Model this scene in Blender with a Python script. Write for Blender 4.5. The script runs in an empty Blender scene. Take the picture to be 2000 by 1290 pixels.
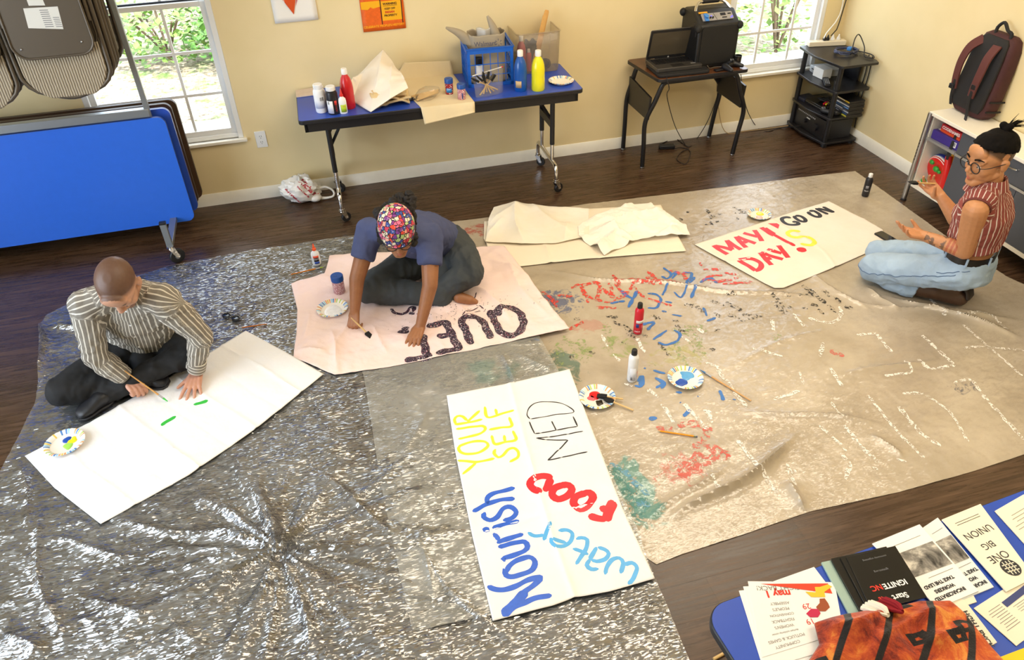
import bpy, math, random
import numpy as np
from mathutils import Vector as V, Matrix
from mathutils.bvhtree import BVHTree
PI = math.pi
S = bpy.context.scene
C = S.collection

# ------------------------------------------------------------ camera
cam = bpy.data.objects.new('camera', bpy.data.cameras.new('camera'))
C.objects.link(cam)
cam.data.sensor_width = 36
cam.data.lens = 26.826
cam.data.clip_start = .05
cam.matrix_world = Matrix.Translation((-4.0793,-5.2366,2.5211)) @ Matrix(((0.963124,0.179932,-0.200043),(-0.268114,0.579575,-0.769550),(-0.022527,0.794806,0.606445))).to_4x4()
S.camera = cam

# ------------------------------------------------------------ sky, lamps, exposure
S.view_settings.view_transform = 'Standard'
S.view_settings.look = 'None'
S.view_settings.gamma = 1
S.view_settings.exposure = 0.05
S.view_settings.use_curve_mapping = False
S.cycles.use_denoising = True
S.cycles.max_bounces = 8
S.cycles.transparent_max_bounces = 16
S.cycles.sample_clamp_indirect = 6
S.cycles.caustics_reflective = False
S.cycles.caustics_refractive = False
w = bpy.data.worlds.new('sky'); S.world = w; w.use_nodes = True
wb = w.node_tree.nodes['Background']
wb.inputs[0].default_value = (.80, .90, 1, 1)
wb.inputs[1].default_value = 5.5

def lamp(name, kind, loc, rot, energy, col, size=(1, 1), portal=False):
    d = bpy.data.lights.new(name, kind); o = bpy.data.objects.new(name, d); C.objects.link(o)
    o.location = loc; o.rotation_euler = rot; d.energy = energy; d.color = col
    if kind == 'AREA':
        d.shape = 'RECTANGLE'; d.size, d.size_y = size; d.cycles.is_portal = portal
    return o
CEIL = 3.0
sun = lamp('sun', 'SUN', (3, -8, 10), (math.radians(35), math.radians(10), 0), 8, (1, .95, .85))
sun.data.angle = .01
# daylight coming in through the window openings
lamp('daylight_window', 'AREA', (-5.0, .02, 1.32), (-PI/2, 0, 0), 1, (1, 1, 1), (.80, 1.7), True)
lamp('daylight_window', 'AREA', (-.60, .02, 1.32), (-PI/2, 0, 0), 1, (1, 1, 1), (.78, 1.7), True)
lamp('daylight_window', 'AREA', (-7.52, -3.4, 1.55), (0, -PI/2, 0), 1, (1, 1, 1), (2.3, 3.4), True)
lamp('side_window_boost_light', 'AREA', (-7.66, -3.4, 1.55), (0, -PI/2, 0), 70, (.72, .84, 1), (2.3, 3.4))  # added lamp outside the side window, boosts its cool daylight
# ceiling lamps (their fixtures are built with the ceiling)
LAMPS = [(-1.5, -1.8), (-3.2, -2.6), (-1.6, -4.6)]
for lx, ly in LAMPS:
    lamp('ceiling_lamp_light', 'AREA', (lx, ly, CEIL-.09), (0, 0, 0), 33, (1, .87, .68), (1.7, .9))

# ------------------------------------------------------------ helpers
def lin(c):
    if isinstance(c, str):
        c = [int(c[i:i+2], 16)/255 for i in (1, 3, 5)]
        c = [x/12.92 if x <= .04045 else ((x+.055)/1.055)**2.4 for x in c]
    return tuple(c[:3])+(1,)
MATS = {}
class NT:
    def __init__(s, name):
        s.m = bpy.data.materials.new(name); s.m.use_nodes = True; s.t = s.m.node_tree
        s.b = s.t.nodes['Principled BSDF']; s.out = s.t.nodes['Material Output']
    def n(s, typ, **kw):
        nd = s.t.nodes.new('ShaderNode'+typ)
        for k, v in kw.items():
            if k in nd.inputs.keys() or k.isdigit() or k[0] == '_':
                key = int(k[1:]) if k[0] == '_' else k.replace('__', ' ')
                nd.inputs[key].default_value = v
            else: setattr(nd, k, v)
        return nd
    def l(s, a, b): s.t.links.new(a, b)
    def ramp(s, fac, stops, interp='LINEAR'):
        r = s.t.nodes.new('ShaderNodeValToRGB'); r.color_ramp.interpolation = interp
        e = r.color_ramp.elements
        while len(e) < len(stops): e.new(.5)
        for q, (p, c) in zip(e, stops): q.position = p; q.color = lin(c)
        s.l(fac, r.inputs[0]); return r.outputs[0]
    def coords(s, scale=(1, 1, 1), rot=(0, 0, 0), kind='Object'):
        tc = s.n('TexCoord'); mp = s.n('Mapping'); mp.inputs['Scale'].default_value = scale; mp.inputs['Rotation'].default_value = rot
        s.l(tc.outputs[kind], mp.inputs[0]); return mp.outputs[0]
    def noise(s, scale, detail=4, rough=.55, vec=None, dist=0):
        nd = s.n('TexNoise'); nd.inputs['Scale'].default_value = scale; nd.inputs['Detail'].default_value = detail
        nd.inputs['Roughness'].default_value = rough; nd.inputs['Distortion'].default_value = dist
        if vec: s.l(vec, nd.inputs['Vector'])
        return nd.outputs[0]
    def math(s, op, a, b=None, c=None):
        nd = s.n('Math', operation=op)
        for i, x in enumerate((a, b, c)):
            if x is None: continue
            if isinstance(x, (int, float)): nd.inputs[i].default_value = x
            else: s.l(x, nd.inputs[i])
        return nd.outputs[0]
    def mix(s, fac, a, b, mode='MIX'):
        nd = s.n('MixRGB', blend_type=mode)
        for i, x in enumerate((fac, a, b)):
            if isinstance(x, (int, float)): nd.inputs[i].default_value = x
            elif isinstance(x, (str, tuple)): nd.inputs[i].default_value = lin(x)
            else: s.l(x, nd.inputs[i])
        return nd.outputs[0]
    def bump(s, h, strength=.2, dist=.01):
        b = s.n('Bump'); b.inputs['Strength'].default_value = strength; b.inputs['Distance'].default_value = dist
        s.l(h, b.inputs['Height']); return b.outputs[0]
def mat(name, col, rough=.5, metal=0, spec=.5, var=0, vscale=20, bump=0, bscale=200, coat=0, alpha=1, trans=0, emit=0, sheen=0):
    if name in MATS: return MATS[name]
    t = NT(name); b = t.b
    b.inputs['Base Color'].default_value = lin(col); b.inputs['Roughness'].default_value = rough
    b.inputs['Metallic'].default_value = metal; b.inputs['Specular IOR Level'].default_value = spec
    b.inputs['Coat Weight'].default_value = coat; b.inputs['Alpha'].default_value = alpha
    b.inputs['Transmission Weight'].default_value = trans
    b.inputs['Sheen Weight'].default_value = sheen
    if emit: b.inputs['Emission Color'].default_value = lin(col); b.inputs['Emission Strength'].default_value = emit
    if var:
        v = t.coords(); n = t.noise(vscale, 5, .6, v)
        f = t.n('MapRange', _1=.25, _2=.75, _3=1-var, _4=1+var); t.l(n, f.inputs[0])
        hs = t.n('HueSaturation'); hs.inputs['Color'].default_value = lin(col); t.l(f.outputs[0], hs.inputs['Value'])
        t.l(hs.outputs[0], b.inputs['Base Color'])
    if bump:
        v = t.coords(); t.l(t.bump(t.noise(bscale, 3, .6, v), bump, .004), b.inputs['Normal'])
    MATS[name] = t.m; return t.m

def W(o):
    m = Matrix.Identity(4)
    while o is not None:
        m = Matrix.Translation(o.location) @ o.rotation_euler.to_matrix().to_4x4() @ m; o = o.parent
    return m
def basis(d, ref=None):
    d = V(d).normalized()
    a = V(ref) if ref is not None else (V((0, 0, 1)) if abs(d.z) < .9 else V((1, 0, 0)))
    x = a.cross(d)
    if x.length < 1e-6: x = V((1, 0, 0)).cross(d)
    x.normalize(); return x, d.cross(x).normalized(), d
def catmull(pts, step):
    P = [V(p) for p in pts]
    if len(P) < 3: 
        n = max(2, int((P[-1]-P[0]).length/step)+1); return [P[0].lerp(P[-1], i/(n-1)) for i in range(n)]
    closed = (P[0]-P[-1]).length < 1e-5
    out = []; n = len(P)
    for i in range(n-1):
        a = P[i-1] if i else (P[-2] if closed else P[0]*2-P[1]); b = P[i]; c = P[i+1]
        d = P[i+2] if i+2 < n else (P[1] if closed else P[-1]*2-P[-2])
        k = max(1, int((c-b).length/step))
        for j in range(k):
            t = j/k
            out.append(.5*((2*b)+(c-a)*t+(2*a-5*b+4*c-d)*t*t+(3*b-a-3*c+d)*t**3))
    out.append(P[-1]); return out

class MB:
    def __init__(s): s.v = []; s.f = []; s.m = []; s.mi = 0
    def add(s, vs, fs):
        o = len(s.v); s.v += [tuple(v) for v in vs]
        for f in fs: s.f.append(tuple(i+o for i in f)); s.m.append(s.mi)
        return s
    def box(s, c, d, rot=None, top=None):
        hx, hy, hz = d[0]/2, d[1]/2, d[2]/2
        vs = [V((x*hx, y*hy, z*hz)) for z in (-1, 1) for y in (-1, 1) for x in (-1, 1)]
        if top:
            for v in vs[4:]: v.x *= top; v.y *= top
        if rot is not None: vs = [rot @ v for v in vs]
        return s.add([v+V(c) for v in vs], [(0, 2, 3, 1), (4, 5, 7, 6), (0, 1, 5, 4), (2, 6, 7, 3), (0, 4, 6, 2), (1, 3, 7, 5)])
    def span(s, a, b):
        return s.box([(p+q)/2 for p, q in zip(a, b)], [abs(q-p) for p, q in zip(a, b)])
    def rings(s, rings, cap=(True, True), closed=False):
        n = len(rings[0]); vs = [p for r in rings for p in r]; fs = []
        m = len(rings)
        for i in range(m if closed else m-1):
            for j in range(n):
                a, b = i*n+j, i*n+(j+1) % n; c, d = ((i+1) % m)*n+(j+1) % n, ((i+1) % m)*n+j
                fs.append((a, b, c, d))
        if cap[0] and not closed: fs.append(tuple(range(n))[::-1])
        if cap[1] and not closed: fs.append(tuple((m-1)*n+j for j in range(n)))
        return s.add(vs, fs)
    def cyl(s, p0, p1, r0, r1=None, n=16):
        r1 = r0 if r1 is None else r1; p0, p1 = V(p0), V(p1); x, y, _ = basis(p1-p0)
        return s.rings([[p+x*math.cos(2*PI*j/n)*r+y*math.sin(2*PI*j/n)*r for j in range(n)] for p, r in ((p0, r0), (p1, r1))])
    def tube(s, pts, r, n=10, step=None, closed=False, sq=False):
        P = catmull(pts, step) if step else [V(p) for p in pts]
        rr = (lambda i: r) if not callable(r) else (lambda i: r(i/(len(P)-1)))
        rings = []; x = None
        for i, p in enumerate(P):
            t = (P[min(i+1, len(P)-1)]-P[max(i-1, 0)])
            if t.length < 1e-9: t = V((0, 0, 1))
            t.normalize()
            if x is None: x, y, _ = basis(t)
            else:
                x = (x-t*x.dot(t)).normalized(); y = t.cross(x)
            q = n if not sq else 4
            o = 0 if not sq else PI/4
            rings.append([p+x*math.cos(2*PI*j/q+o)*rr(i)+y*math.sin(2*PI*j/q+o)*rr(i) for j in range(q)])
        return s.rings(rings, closed=closed)
    def lathe(s, prof, n=24, o=(0, 0, 0), rot=None):
        o = V(o); rings = []
        for r, z in prof:
            rings.append([(rot @ V((r*math.cos(2*PI*j/n), r*math.sin(2*PI*j/n), z)) if rot else V((r*math.cos(2*PI*j/n), r*math.sin(2*PI*j/n), z)))+o for j in range(n)])
        return s.rings(rings)
    def prism(s, poly, z0, z1, mtx=None):
        n = len(poly); vs = [V((x, y, z0)) for x, y in poly]+[V((x, y, z1)) for x, y in poly]
        if mtx is not None: vs = [mtx @ v for v in vs]
        return s.add(vs, [tuple(range(n))[::-1], tuple(range(n, 2*n))]+[(i, (i+1) % n, n+(i+1) % n, n+i) for i in range(n)])
    def sph(s, c, r, n=16, m=10, rot=None):
        r = (r, r, r) if isinstance(r, (int, float)) else r; c = V(c); rings = []
        for i in range(1, m):
            a = PI*i/m
            ring = [V((r[0]*math.sin(a)*math.cos(2*PI*j/n), r[1]*math.sin(a)*math.sin(2*PI*j/n), -r[2]*math.cos(a))) for j in range(n)]
            rings.append([(rot @ p if rot is not None else p)+c for p in ring])
        return s.rings(rings)
    def cap(s, p0, r0, p1, r1, n=14, wide=None, flat=(False, False)):
        # tapered limb segment with round ends; wide = (side vector, ratio) makes it oval
        p0, p1 = V(p0), V(p1); d = p1-p0; L = d.length
        if wide: x, y, z = basis(d, V(wide[0]).cross(d)); k = wide[1]; x = V(wide[0])-z*V(wide[0]).dot(z); x.normalize(); y = z.cross(x)
        else: x, y, z = basis(d); k = 1
        prof = []
        if not flat[0]: prof += [(r0*math.sin(a), -r0*math.cos(a)) for a in (.35, .75, 1.15)]
        prof += [(r0, 0), (r0*.67+r1*.33, L*.33), (r0*.33+r1*.67, L*.67), (r1, L)]
        if not flat[1]: prof += [(r1*math.cos(a), L+r1*math.sin(a)) for a in (.42, .82, 1.22)]
        return s.rings([[p0+z*h+x*math.cos(2*PI*j/n)*r*k+y*math.sin(2*PI*j/n)*r for j in range(n)] for r, h in prof])
    def loft(s, rings, n=28, sup=2.0):
        # rings: (centre, half width vector, half depth vector)
        out = []
        for c, a, b in rings:
            c, a, b = V(c), V(a), V(b)
            R = []
            for j in range(n):
                t = 2*PI*j/n; ct, st = math.cos(t), math.sin(t)
                R.append(c+a*math.copysign(abs(ct)**(2/sup), ct)+b*math.copysign(abs(st)**(2/sup), st))
            out.append(R)
        return s.rings(out)
    def grid(s, nu, nv, fn):
        vs = [fn(i/nu, j/nv) for j in range(nv+1) for i in range(nu+1)]
        return s.add(vs, [(j*(nu+1)+i, j*(nu+1)+i+1, (j+1)*(nu+1)+i+1, (j+1)*(nu+1)+i) for j in range(nv) for i in range(nu)])
    def xf(s, m, start=0):
        s.v[start:] = [tuple(m @ V(v)) for v in s.v[start:]]; return s
    def mesh(s, name='m'):
        me = bpy.data.meshes.new(name); me.from_pydata(s.v, [], s.f)
        me.polygons.foreach_set('material_index', s.m); me.update(); return me
def finish(me, smooth=True, ang=38):
    if smooth:
        me.polygons.foreach_set('use_smooth', [True]*len(me.polygons)); me.set_sharp_from_angle(angle=math.radians(ang))
    return me
def obj(name, mb, m, parent=None, bevel=0, solid=0, sub=0, smooth=True, world=True, ang=38, kind=None):
    me = mb.mesh(name) if isinstance(mb, MB) else mb
    if parent is not None and world: me.transform(W(parent).inverted())
    finish(me, smooth, ang)
    for q in (m if isinstance(m, (list, tuple)) else [m]): me.materials.append(q)
    o = bpy.data.objects.new(name, me); C.objects.link(o)
    if parent is not None: o.parent = parent
    if solid: q = o.modifiers.new('solid', 'SOLIDIFY'); q.thickness = solid; q.offset = 1
    if bevel:
        q = o.modifiers.new('bevel', 'BEVEL'); q.width = bevel; q.segments = 2; q.limit_method = 'ANGLE'; q.angle_limit = math.radians(40)
    if sub: q = o.modifiers.new('sub', 'SUBSURF'); q.levels = sub; q.render_levels = sub
    if kind: o['kind'] = kind
    return o
def tag(o, label, cat, group=None, kind=None):
    o['label'] = label; o['category'] = cat
    if group: o['group'] = group
    if kind: o['kind'] = kind
    return o
def thing(name, label, cat, loc=(0, 0, 0), rz=0, group=None):
    o = bpy.data.objects.new(name, None); C.objects.link(o); o.empty_display_size = .05
    o.location = loc; o.rotation_euler = (0, 0, rz); return tag(o, label, cat, group)
def copy_tree(o, parent=None):
    c = o.copy(); C.objects.link(c)
    if parent is not None: c.parent = parent
    for ch in list(o.children): copy_tree(ch, c)
    return c
def struct(name, mb, m, **kw): return obj(name, mb, m, kind='structure', **kw)

def remesh(mb, voxel, it=6, fac=.5):
    me = mb.mesh('tmp'); o = bpy.data.objects.new('tmp', me); C.objects.link(o)
    q = o.modifiers.new('r', 'REMESH'); q.mode = 'VOXEL'; q.voxel_size = voxel
    if it: q = o.modifiers.new('s', 'SMOOTH'); q.iterations = it; q.factor = fac
    dg = bpy.context.evaluated_depsgraph_get(); me2 = bpy.data.meshes.new_from_object(o.evaluated_get(dg))
    bpy.data.objects.remove(o); bpy.data.meshes.remove(me); return me2
def textmesh(body, size, align='CENTER', ext=.0, bold=0, spacing=1, shear=0):
    c = bpy.data.curves.new('t', 'FONT'); c.body = body; c.size = size; c.align_x = align; c.align_y = 'CENTER'
    c.extrude = ext; c.offset = bold; c.space_character = spacing; c.shear = shear; c.resolution_u = 3
    o = bpy.data.objects.new('t', c); C.objects.link(o)
    dg = bpy.context.evaluated_depsgraph_get(); me = bpy.data.meshes.new_from_object(o.evaluated_get(dg))
    bpy.data.objects.remove(o); bpy.data.curves.remove(c); return me
def addmesh(mb, me, mtx):
    return mb.add([mtx @ v.co for v in me.vertices], [tuple(p.vertices) for p in me.polygons])
def words(mb, body, size, mtx, **kw):
    me = textmesh(body, size, **kw); addmesh(mb, me, mtx); bpy.data.meshes.remove(me); return mb
def frame(o, x, y):
    x, y = V(x).normalized(), V(y); z = x.cross(y).normalized(); y = z.cross(x)
    m = Matrix((x, y, z)).transposed().to_4x4(); m.translation = V(o); return m

# vectorised value noise
_rng = np.random.RandomState(5); _T = _rng.rand(64, 64, 64)
def vn(P):
    P = np.asarray(P, float); i = np.floor(P).astype(int); f = P-i; f = f*f*(3-2*f); i %= 64; j = (i+1) % 64
    g = lambda a, b, c: _T[a, b, c]
    x0, y0, z0 = i.T; x1, y1, z1 = j.T; fx, fy, fz = f.T
    a = g(x0, y0, z0)*(1-fx)+g(x1, y0, z0)*fx; b = g(x0, y1, z0)*(1-fx)+g(x1, y1, z0)*fx
    c = g(x0, y0, z1)*(1-fx)+g(x1, y0, z1)*fx; d = g(x0, y1, z1)*(1-fx)+g(x1, y1, z1)*fx
    return ((a*(1-fy)+b*fy)*(1-fz)+(c*(1-fy)+d*fy)*fz)*2-1
def fbm(P, o=4):
    P = np.asarray(P, float); return sum(vn(P*2**k+17.3*k)*.5**k for k in range(o))
def ridge(P, o=4):
    P = np.asarray(P, float); return sum((1-2*np.abs(vn(P*2**k+9.1*k)))*.5**k for k in range(o))
def bvh_of(o):
    me = o.data; return BVHTree.FromPolygons([v.co.copy() for v in me.vertices], [tuple(p.vertices) for p in me.polygons])
def zof(bvh, x, y, d=0):
    h = bvh.ray_cast(V((x, y, 3)), V((0, 0, -1))); return h[0].z if h[0] is not None else d
def ribbon(mb, pts, w, zf, off=.0015, wob=.12, step=.009, rnd=random.Random(3), square=False):
    P = catmull([V((x, y, 0)) for x, y in pts], step)
    if len(P) < 2: return
    Ls = [0]
    for a, b in zip(P, P[1:]): Ls.append(Ls[-1]+(b-a).length)
    T = Ls[-1]; L_, R_ = [], []; closed = (P[0]-P[-1]).length < 1e-4
    ph = rnd.random()*50
    for i, p in enumerate(P):
        t = P[min(i+1, len(P)-1)]-P[max(i-1, 0)]
        if closed and i in (0, len(P)-1): t = P[1]-P[-2]
        if t.length < 1e-9: t = V((1, 0, 0))
        t.normalize(); n = V((-t.y, t.x, 0)); h = w/2; e = min(Ls[i], T-Ls[i])
        if not closed and not square and e < h: h *= math.sqrt(max(.12, 1-((h-e)/h)**2))
        a = 1+wob*math.sin(Ls[i]*60+ph); b = 1+wob*math.sin(Ls[i]*83+ph*2)
        l, r = p+n*h*a, p-n*h*b
        L_.append((l.x, l.y, max(zf(l.x, l.y), zf(p.x, p.y)-.004)+off)); R_.append((r.x, r.y, max(zf(r.x, r.y), zf(p.x, p.y)-.004)+off))
    n = len(P); M = [(p.x, p.y, zf(p.x, p.y)+off) for p in P]
    mb.add(L_+M+R_, [(i, n+i, n+i+1, i+1) for i in range(n-1)]+[(n+i, 2*n+i, 2*n+i+1, n+i+1) for i in range(n-1)])
def disc(mb, c, r, zf, off=.0015, n=14, ir=.15, rnd=random.Random(4)):
    rr = [(1+ir*(rnd.random()-.5)*2) for _ in range(n)]
    P = [(c[0]+math.cos(2*PI*j/n)*r*rr[j], c[1]+math.sin(2*PI*j/n)*r*rr[j]) for j in range(n)]
    mb.add([(c[0], c[1], zf(*c)+off)]+[(x, y, zf(x, y)+off) for x, y in P], [(0, j+1, (j+1) % n+1) for j in range(n)])
def coons(top, bot, nu, nv, left=None, right=None):
    # sheet between four border lines in plan; returns array (nv+1, nu+1, 2)
    def rs(pts, n):
        P = np.array(pts, float); d = np.r_[0, np.cumsum(np.hypot(*np.diff(P, axis=0).T))]; t = np.linspace(0, d[-1], n+1)
        return np.c_[np.interp(t, d, P[:, 0]), np.interp(t, d, P[:, 1])]
    T, B = rs(top, nu), rs(bot, nu)
    Lf = rs([T[0]]+list(left or [])+[B[0]], nv); Rt = rs([T[-1]]+list(right or [])+[B[-1]], nv)
    u = np.linspace(0, 1, nu+1)[None, :, None]; v = np.linspace(0, 1, nv+1)[:, None, None]
    return (1-v)*T[None]+v*B[None]+(1-u)*Lf[:, None]+u*Rt[:, None]-((1-u)*(1-v)*T[0]+u*(1-v)*T[-1]+(1-u)*v*B[0]+u*v*B[-1])
def sheetmesh(XY, Z):
    nv, nu = Z.shape; mb = MB(); vs = np.c_[XY.reshape(-1, 2), Z.reshape(-1)]
    mb.v = [tuple(map(float, r)) for r in vs]
    mb.f = [(j*nu+i, (j+1)*nu+i, (j+1)*nu+i+1, j*nu+i+1) for j in range(nv-1) for i in range(nu-1)]; mb.m = [0]*len(mb.f)
    return mb

# ------------------------------------------------------------ the room
XL, YF = -7.5, -7.0
def wall_material():
    t = NT('wall_paint'); v = t.coords(); n = t.noise(3, 3, .5, v)
    t.l(t.ramp(n, [(.3, '#e8d6a6'), (.7, '#eedcb0')]), t.b.inputs['Base Color'])
    t.b.inputs['Roughness'].default_value = .62; t.b.inputs['Specular IOR Level'].default_value = .3
    t.l(t.bump(t.noise(160, 3, .6, v), .12, .003), t.b.inputs['Normal']); return t.m
WALL = wall_material()
TRIM = mat('white_trim_paint', '#efece2', .38, var=.03)
VINYL = mat('white_vinyl', '#eef1f4', .35)
def floor_material():
    t = NT('dark_wood_planks')
    v = t.coords()
    br = t.n('TexBrick', offset=.37, squash=1); t.l(v, br.inputs['Vector'])
    br.inputs['Scale'].default_value = 1; br.inputs['Brick Width'].default_value = 1.25; br.inputs['Row Height'].default_value = .15
    br.inputs['Mortar Size'].default_value = .0012; br.inputs['Mortar Smooth'].default_value = .3; br.inputs['Bias'].default_value = 0
    br.inputs['Color1'].default_value = lin('#3a2a22'); br.inputs['Color2'].default_value = lin('#50392b'); br.inputs['Mortar'].default_value = lin('#1a120e')
    sv = t.coords((1.6, 26, 1)); g = t.noise(2.2, 7, .65, sv, .6)
    col = t.mix(.62, br.outputs[0], t.ramp(g, [(.3, '#21150f'), (.5, '#45311f'), (.72, '#745a45')]), 'MIX')
    sc = t.noise(55, 4, .7, t.coords((1, 3, 1))); scr = t.ramp(sc, [(.66, '#000000'), (.74, '#8a7a68')])
    col = t.mix(.22, col, scr, 'ADD')
    t.l(col, t.b.inputs['Base Color'])
    r = t.n('MapRange', _1=.3, _2=.7, _3=.20, _4=.38); t.l(g, r.inputs[0]); t.l(r.outputs[0], t.b.inputs['Roughness'])
    h = t.math('ADD', t.math('MULTIPLY', g, .35), t.math('MULTIPLY', br.outputs['Fac'], -1))
    t.l(t.bump(h, .25, .003), t.b.inputs['Normal']); t.b.inputs['Specular IOR Level'].default_value = .45
    return t.m
struct('floor', MB().span((XL, YF, -.06), (0, .12, 0)), floor_material())
WZ0, WZ1 = .46, 2.15
W1, W2 = (-5.46, -4.56), (-1.0, -.18)
wl = MB(); xs = [XL-.12, W1[0], W1[1], W2[0], W2[1], .12]
for i in range(5):
    a, b = xs[i], xs[i+1]
    if i in (1, 3): wl.span((a, 0, -.06), (b, .14, WZ0)); wl.span((a, 0, WZ1), (b, .14, CEIL))
    else: wl.span((a, 0, -.06), (b, .14, CEIL))
struct('wall_back', wl, WALL)
struct('wall_right', MB().span((0, YF, -.06), (.12, 0, CEIL)), WALL)
LW = (-5.1, -1.7, .4, 2.7)
ll = MB().span((XL-.12, YF, -.06), (XL, LW[0], CEIL)).span((XL-.12, LW[1], -.06), (XL, 0, CEIL)).span((XL-.12, LW[0], -.06), (XL, LW[1], LW[2])).span((XL-.12, LW[0], LW[3]), (XL, LW[1], CEIL))
struct('wall_left', ll, WALL)
struct('wall_front', MB().span((XL-.12, YF-.12, -.06), (.12, YF, CEIL)), WALL)
struct('ceiling', MB().span((XL-.12, YF-.12, CEIL), (.12, .14, CEIL+.08)), mat('ceiling_paint', '#f1ead9', .7))
def baseboard(name, a, b, inward):
    # profile swept along the foot of a wall
    a, b, n = V(a), V(b), V(inward)
    prof = [(0, 0), (.017, 0), (.017, .055), (.012, .066), (.009, .078), (.004, .085), (0, .085)]
    mb = MB().rings([[p+n*d+V((0, 0, z)) for d, z in prof] for p in (a, b)])
    struct(name, mb, TRIM)
baseboard('baseboard_back', (XL, 0, 0), (0, 0, 0), (0, -1, 0))
baseboard('baseboard_right', (0, 0, 0), (0, YF, 0), (-1, 0, 0))
baseboard('baseboard_left', (XL, YF, 0), (XL, 0, 0), (1, 0, 0))

def glass_material():
    t = NT('window_glass'); tr = t.n('BsdfTransparent'); gl = t.n('BsdfGlossy'); gl.inputs['Roughness'].default_value = .02
    mx = t.n('MixShader'); mx.inputs[0].default_value = .06
    t.l(tr.outputs[0], mx.inputs[1]); t.l(gl.outputs[0], mx.inputs[2]); t.l(mx.outputs[0], t.out.inputs[0]); return t.m
GLASS = glass_material()
def window(name, x0, x1, xm, zrows):
    o = bpy.data.objects.new(name, None); C.objects.link(o); o.location = ((x0+x1)/2, .05, WZ0); o['kind'] = 'structure'
    zr = 1.315
    f = MB()                                     # jambs, head and bottom of the vinyl frame
    f.span((x0, 0, WZ0), (x0+.035, .13, WZ1)); f.span((x1-.035, 0, WZ0), (x1, .13, WZ1))
    f.span((x0+.035, 0, WZ1-.035), (x1-.035, .13, WZ1)); f.span((x0+.035, .02, WZ0), (x1-.035, .13, WZ0+.03))
    obj('window_frame', f, VINYL, o, bevel=.003)
    def sash(y, a, b, rows, nm):
        m = MB(); l, r = x0+.035, x1-.035; s = .035
        m.span((l, y, a), (l+s, y+.03, b)); m.span((r-s, y, a), (r, y+.03, b)); m.span((l+s, y, a), (r-s, y+.03, a+.035)); m.span((l+s, y, b-.03), (r-s, y+.03, b))
        sh = obj(nm, m, VINYL, o, bevel=.002)
        g = MB()
        for x in xm: g.span((x-.009, y+.01, a+.03), (x+.009, y+.022, b-.02))
        for z in rows: g.span((l+s, y+.0085, z-.009), (r-s, y+.0205, z+.009))
        obj('muntin_grid', g, VINYL, sh, bevel=.001)
        obj('pane', MB().span((l+s, y+.014, a+.03), (r-s, y+.018, b-.02)), GLASS, sh)
    sash(.03, WZ0+.03, zr+.02, zrows, 'lower_sash')
    sash(.075, zr-.015, WZ1-.035, [1.58, 1.85], 'upper_sash')
    obj('sash_rail_seal', MB().span((x0+.04, .058, zr+.012), (x1-.04, .074, zr+.03)), mat('dark_rubber', '#1d2230', .6), o)
    obj('window_sill', MB().span((x0-.02, -.03, WZ0-.022), (x1+.02, .03, WZ0)), TRIM, o, bevel=.004)
window('window_1', W1[0], W1[1], (-5.122, -4.858), (.765, 1.035))
window('window_2', W2[0], W2[1], (-.70, -.42), (.755, 1.02))
# large side window out of the frame on the left, the source of the cool daylight
o = bpy.data.objects.new('window_3', None); C.objects.link(o); o.location = (XL, -3.4, LW[2]); o['kind'] = 'structure'
f = MB()
for y in (LW[0], -3.97, -2.83, LW[1]-.05): f.span((XL-.09, y, LW[2]), (XL-.02, y+.05, LW[3]))
for z in (LW[2], 1.5, LW[3]-.05): f.span((XL-.09, LW[0], z), (XL-.02, LW[1], z+.05))
obj('window_frame', f, VINYL, o, bevel=.003)
for lx, ly in LAMPS:
    t = thing('ceiling_lamp', 'rectangular white ceiling lamp above the room', 'ceiling lamp', (lx, ly, CEIL), group='ceiling lamps')
    obj('housing', MB().span((lx-.9, ly-.5, CEIL-.06), (lx+.9, ly+.5, CEIL)), TRIM, t, bevel=.01)
    obj('diffuser', MB().span((lx-.87, ly-.47, CEIL-.068), (lx+.87, ly+.47, CEIL-.058)), mat('lamp_diffuser', '#ffe7c2', .5, emit=.8), t)

# ------------------------------------------------------------ outdoors
def ground_material():
    t = NT('leaf_strewn_ground'); v = t.coords()
    n = t.noise(2.2, 6, .7, v); n2 = t.noise(22, 5, .7, v)
    a = t.ramp(n2, [(.35, '#5f5140'), (.5, '#a3957f'), (.7, '#d8cdbb')]); b = t.ramp(n2, [(.3, '#41602a'), (.6, '#7d9a4f')])
    t.l(t.mix(t.ramp(n, [(.5, '#000000'), (.62, '#ffffff')]), a, b), t.b.inputs['Base Color']); t.b.inputs['Roughness'].default_value = .9; return t.m
struct('ground', MB().span((-14, .14, -.35), (8, 16, -.25)), ground_material())
struct('path', MB().span((-14, .3, -.25), (8, 2.3, -.235)), mat('pale_concrete', '#cfcabf', .9, var=.1, vscale=6))
LEAF = mat('fresh_green_leaves', '#4c7a2e', .5, var=.5, vscale=9)
LEAF2 = mat('pale_green_leaves', '#6f9440', .5, var=.45, vscale=9)
BARK = mat('grey_brown_bark', '#5f4f40', .9, var=.2)
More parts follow.
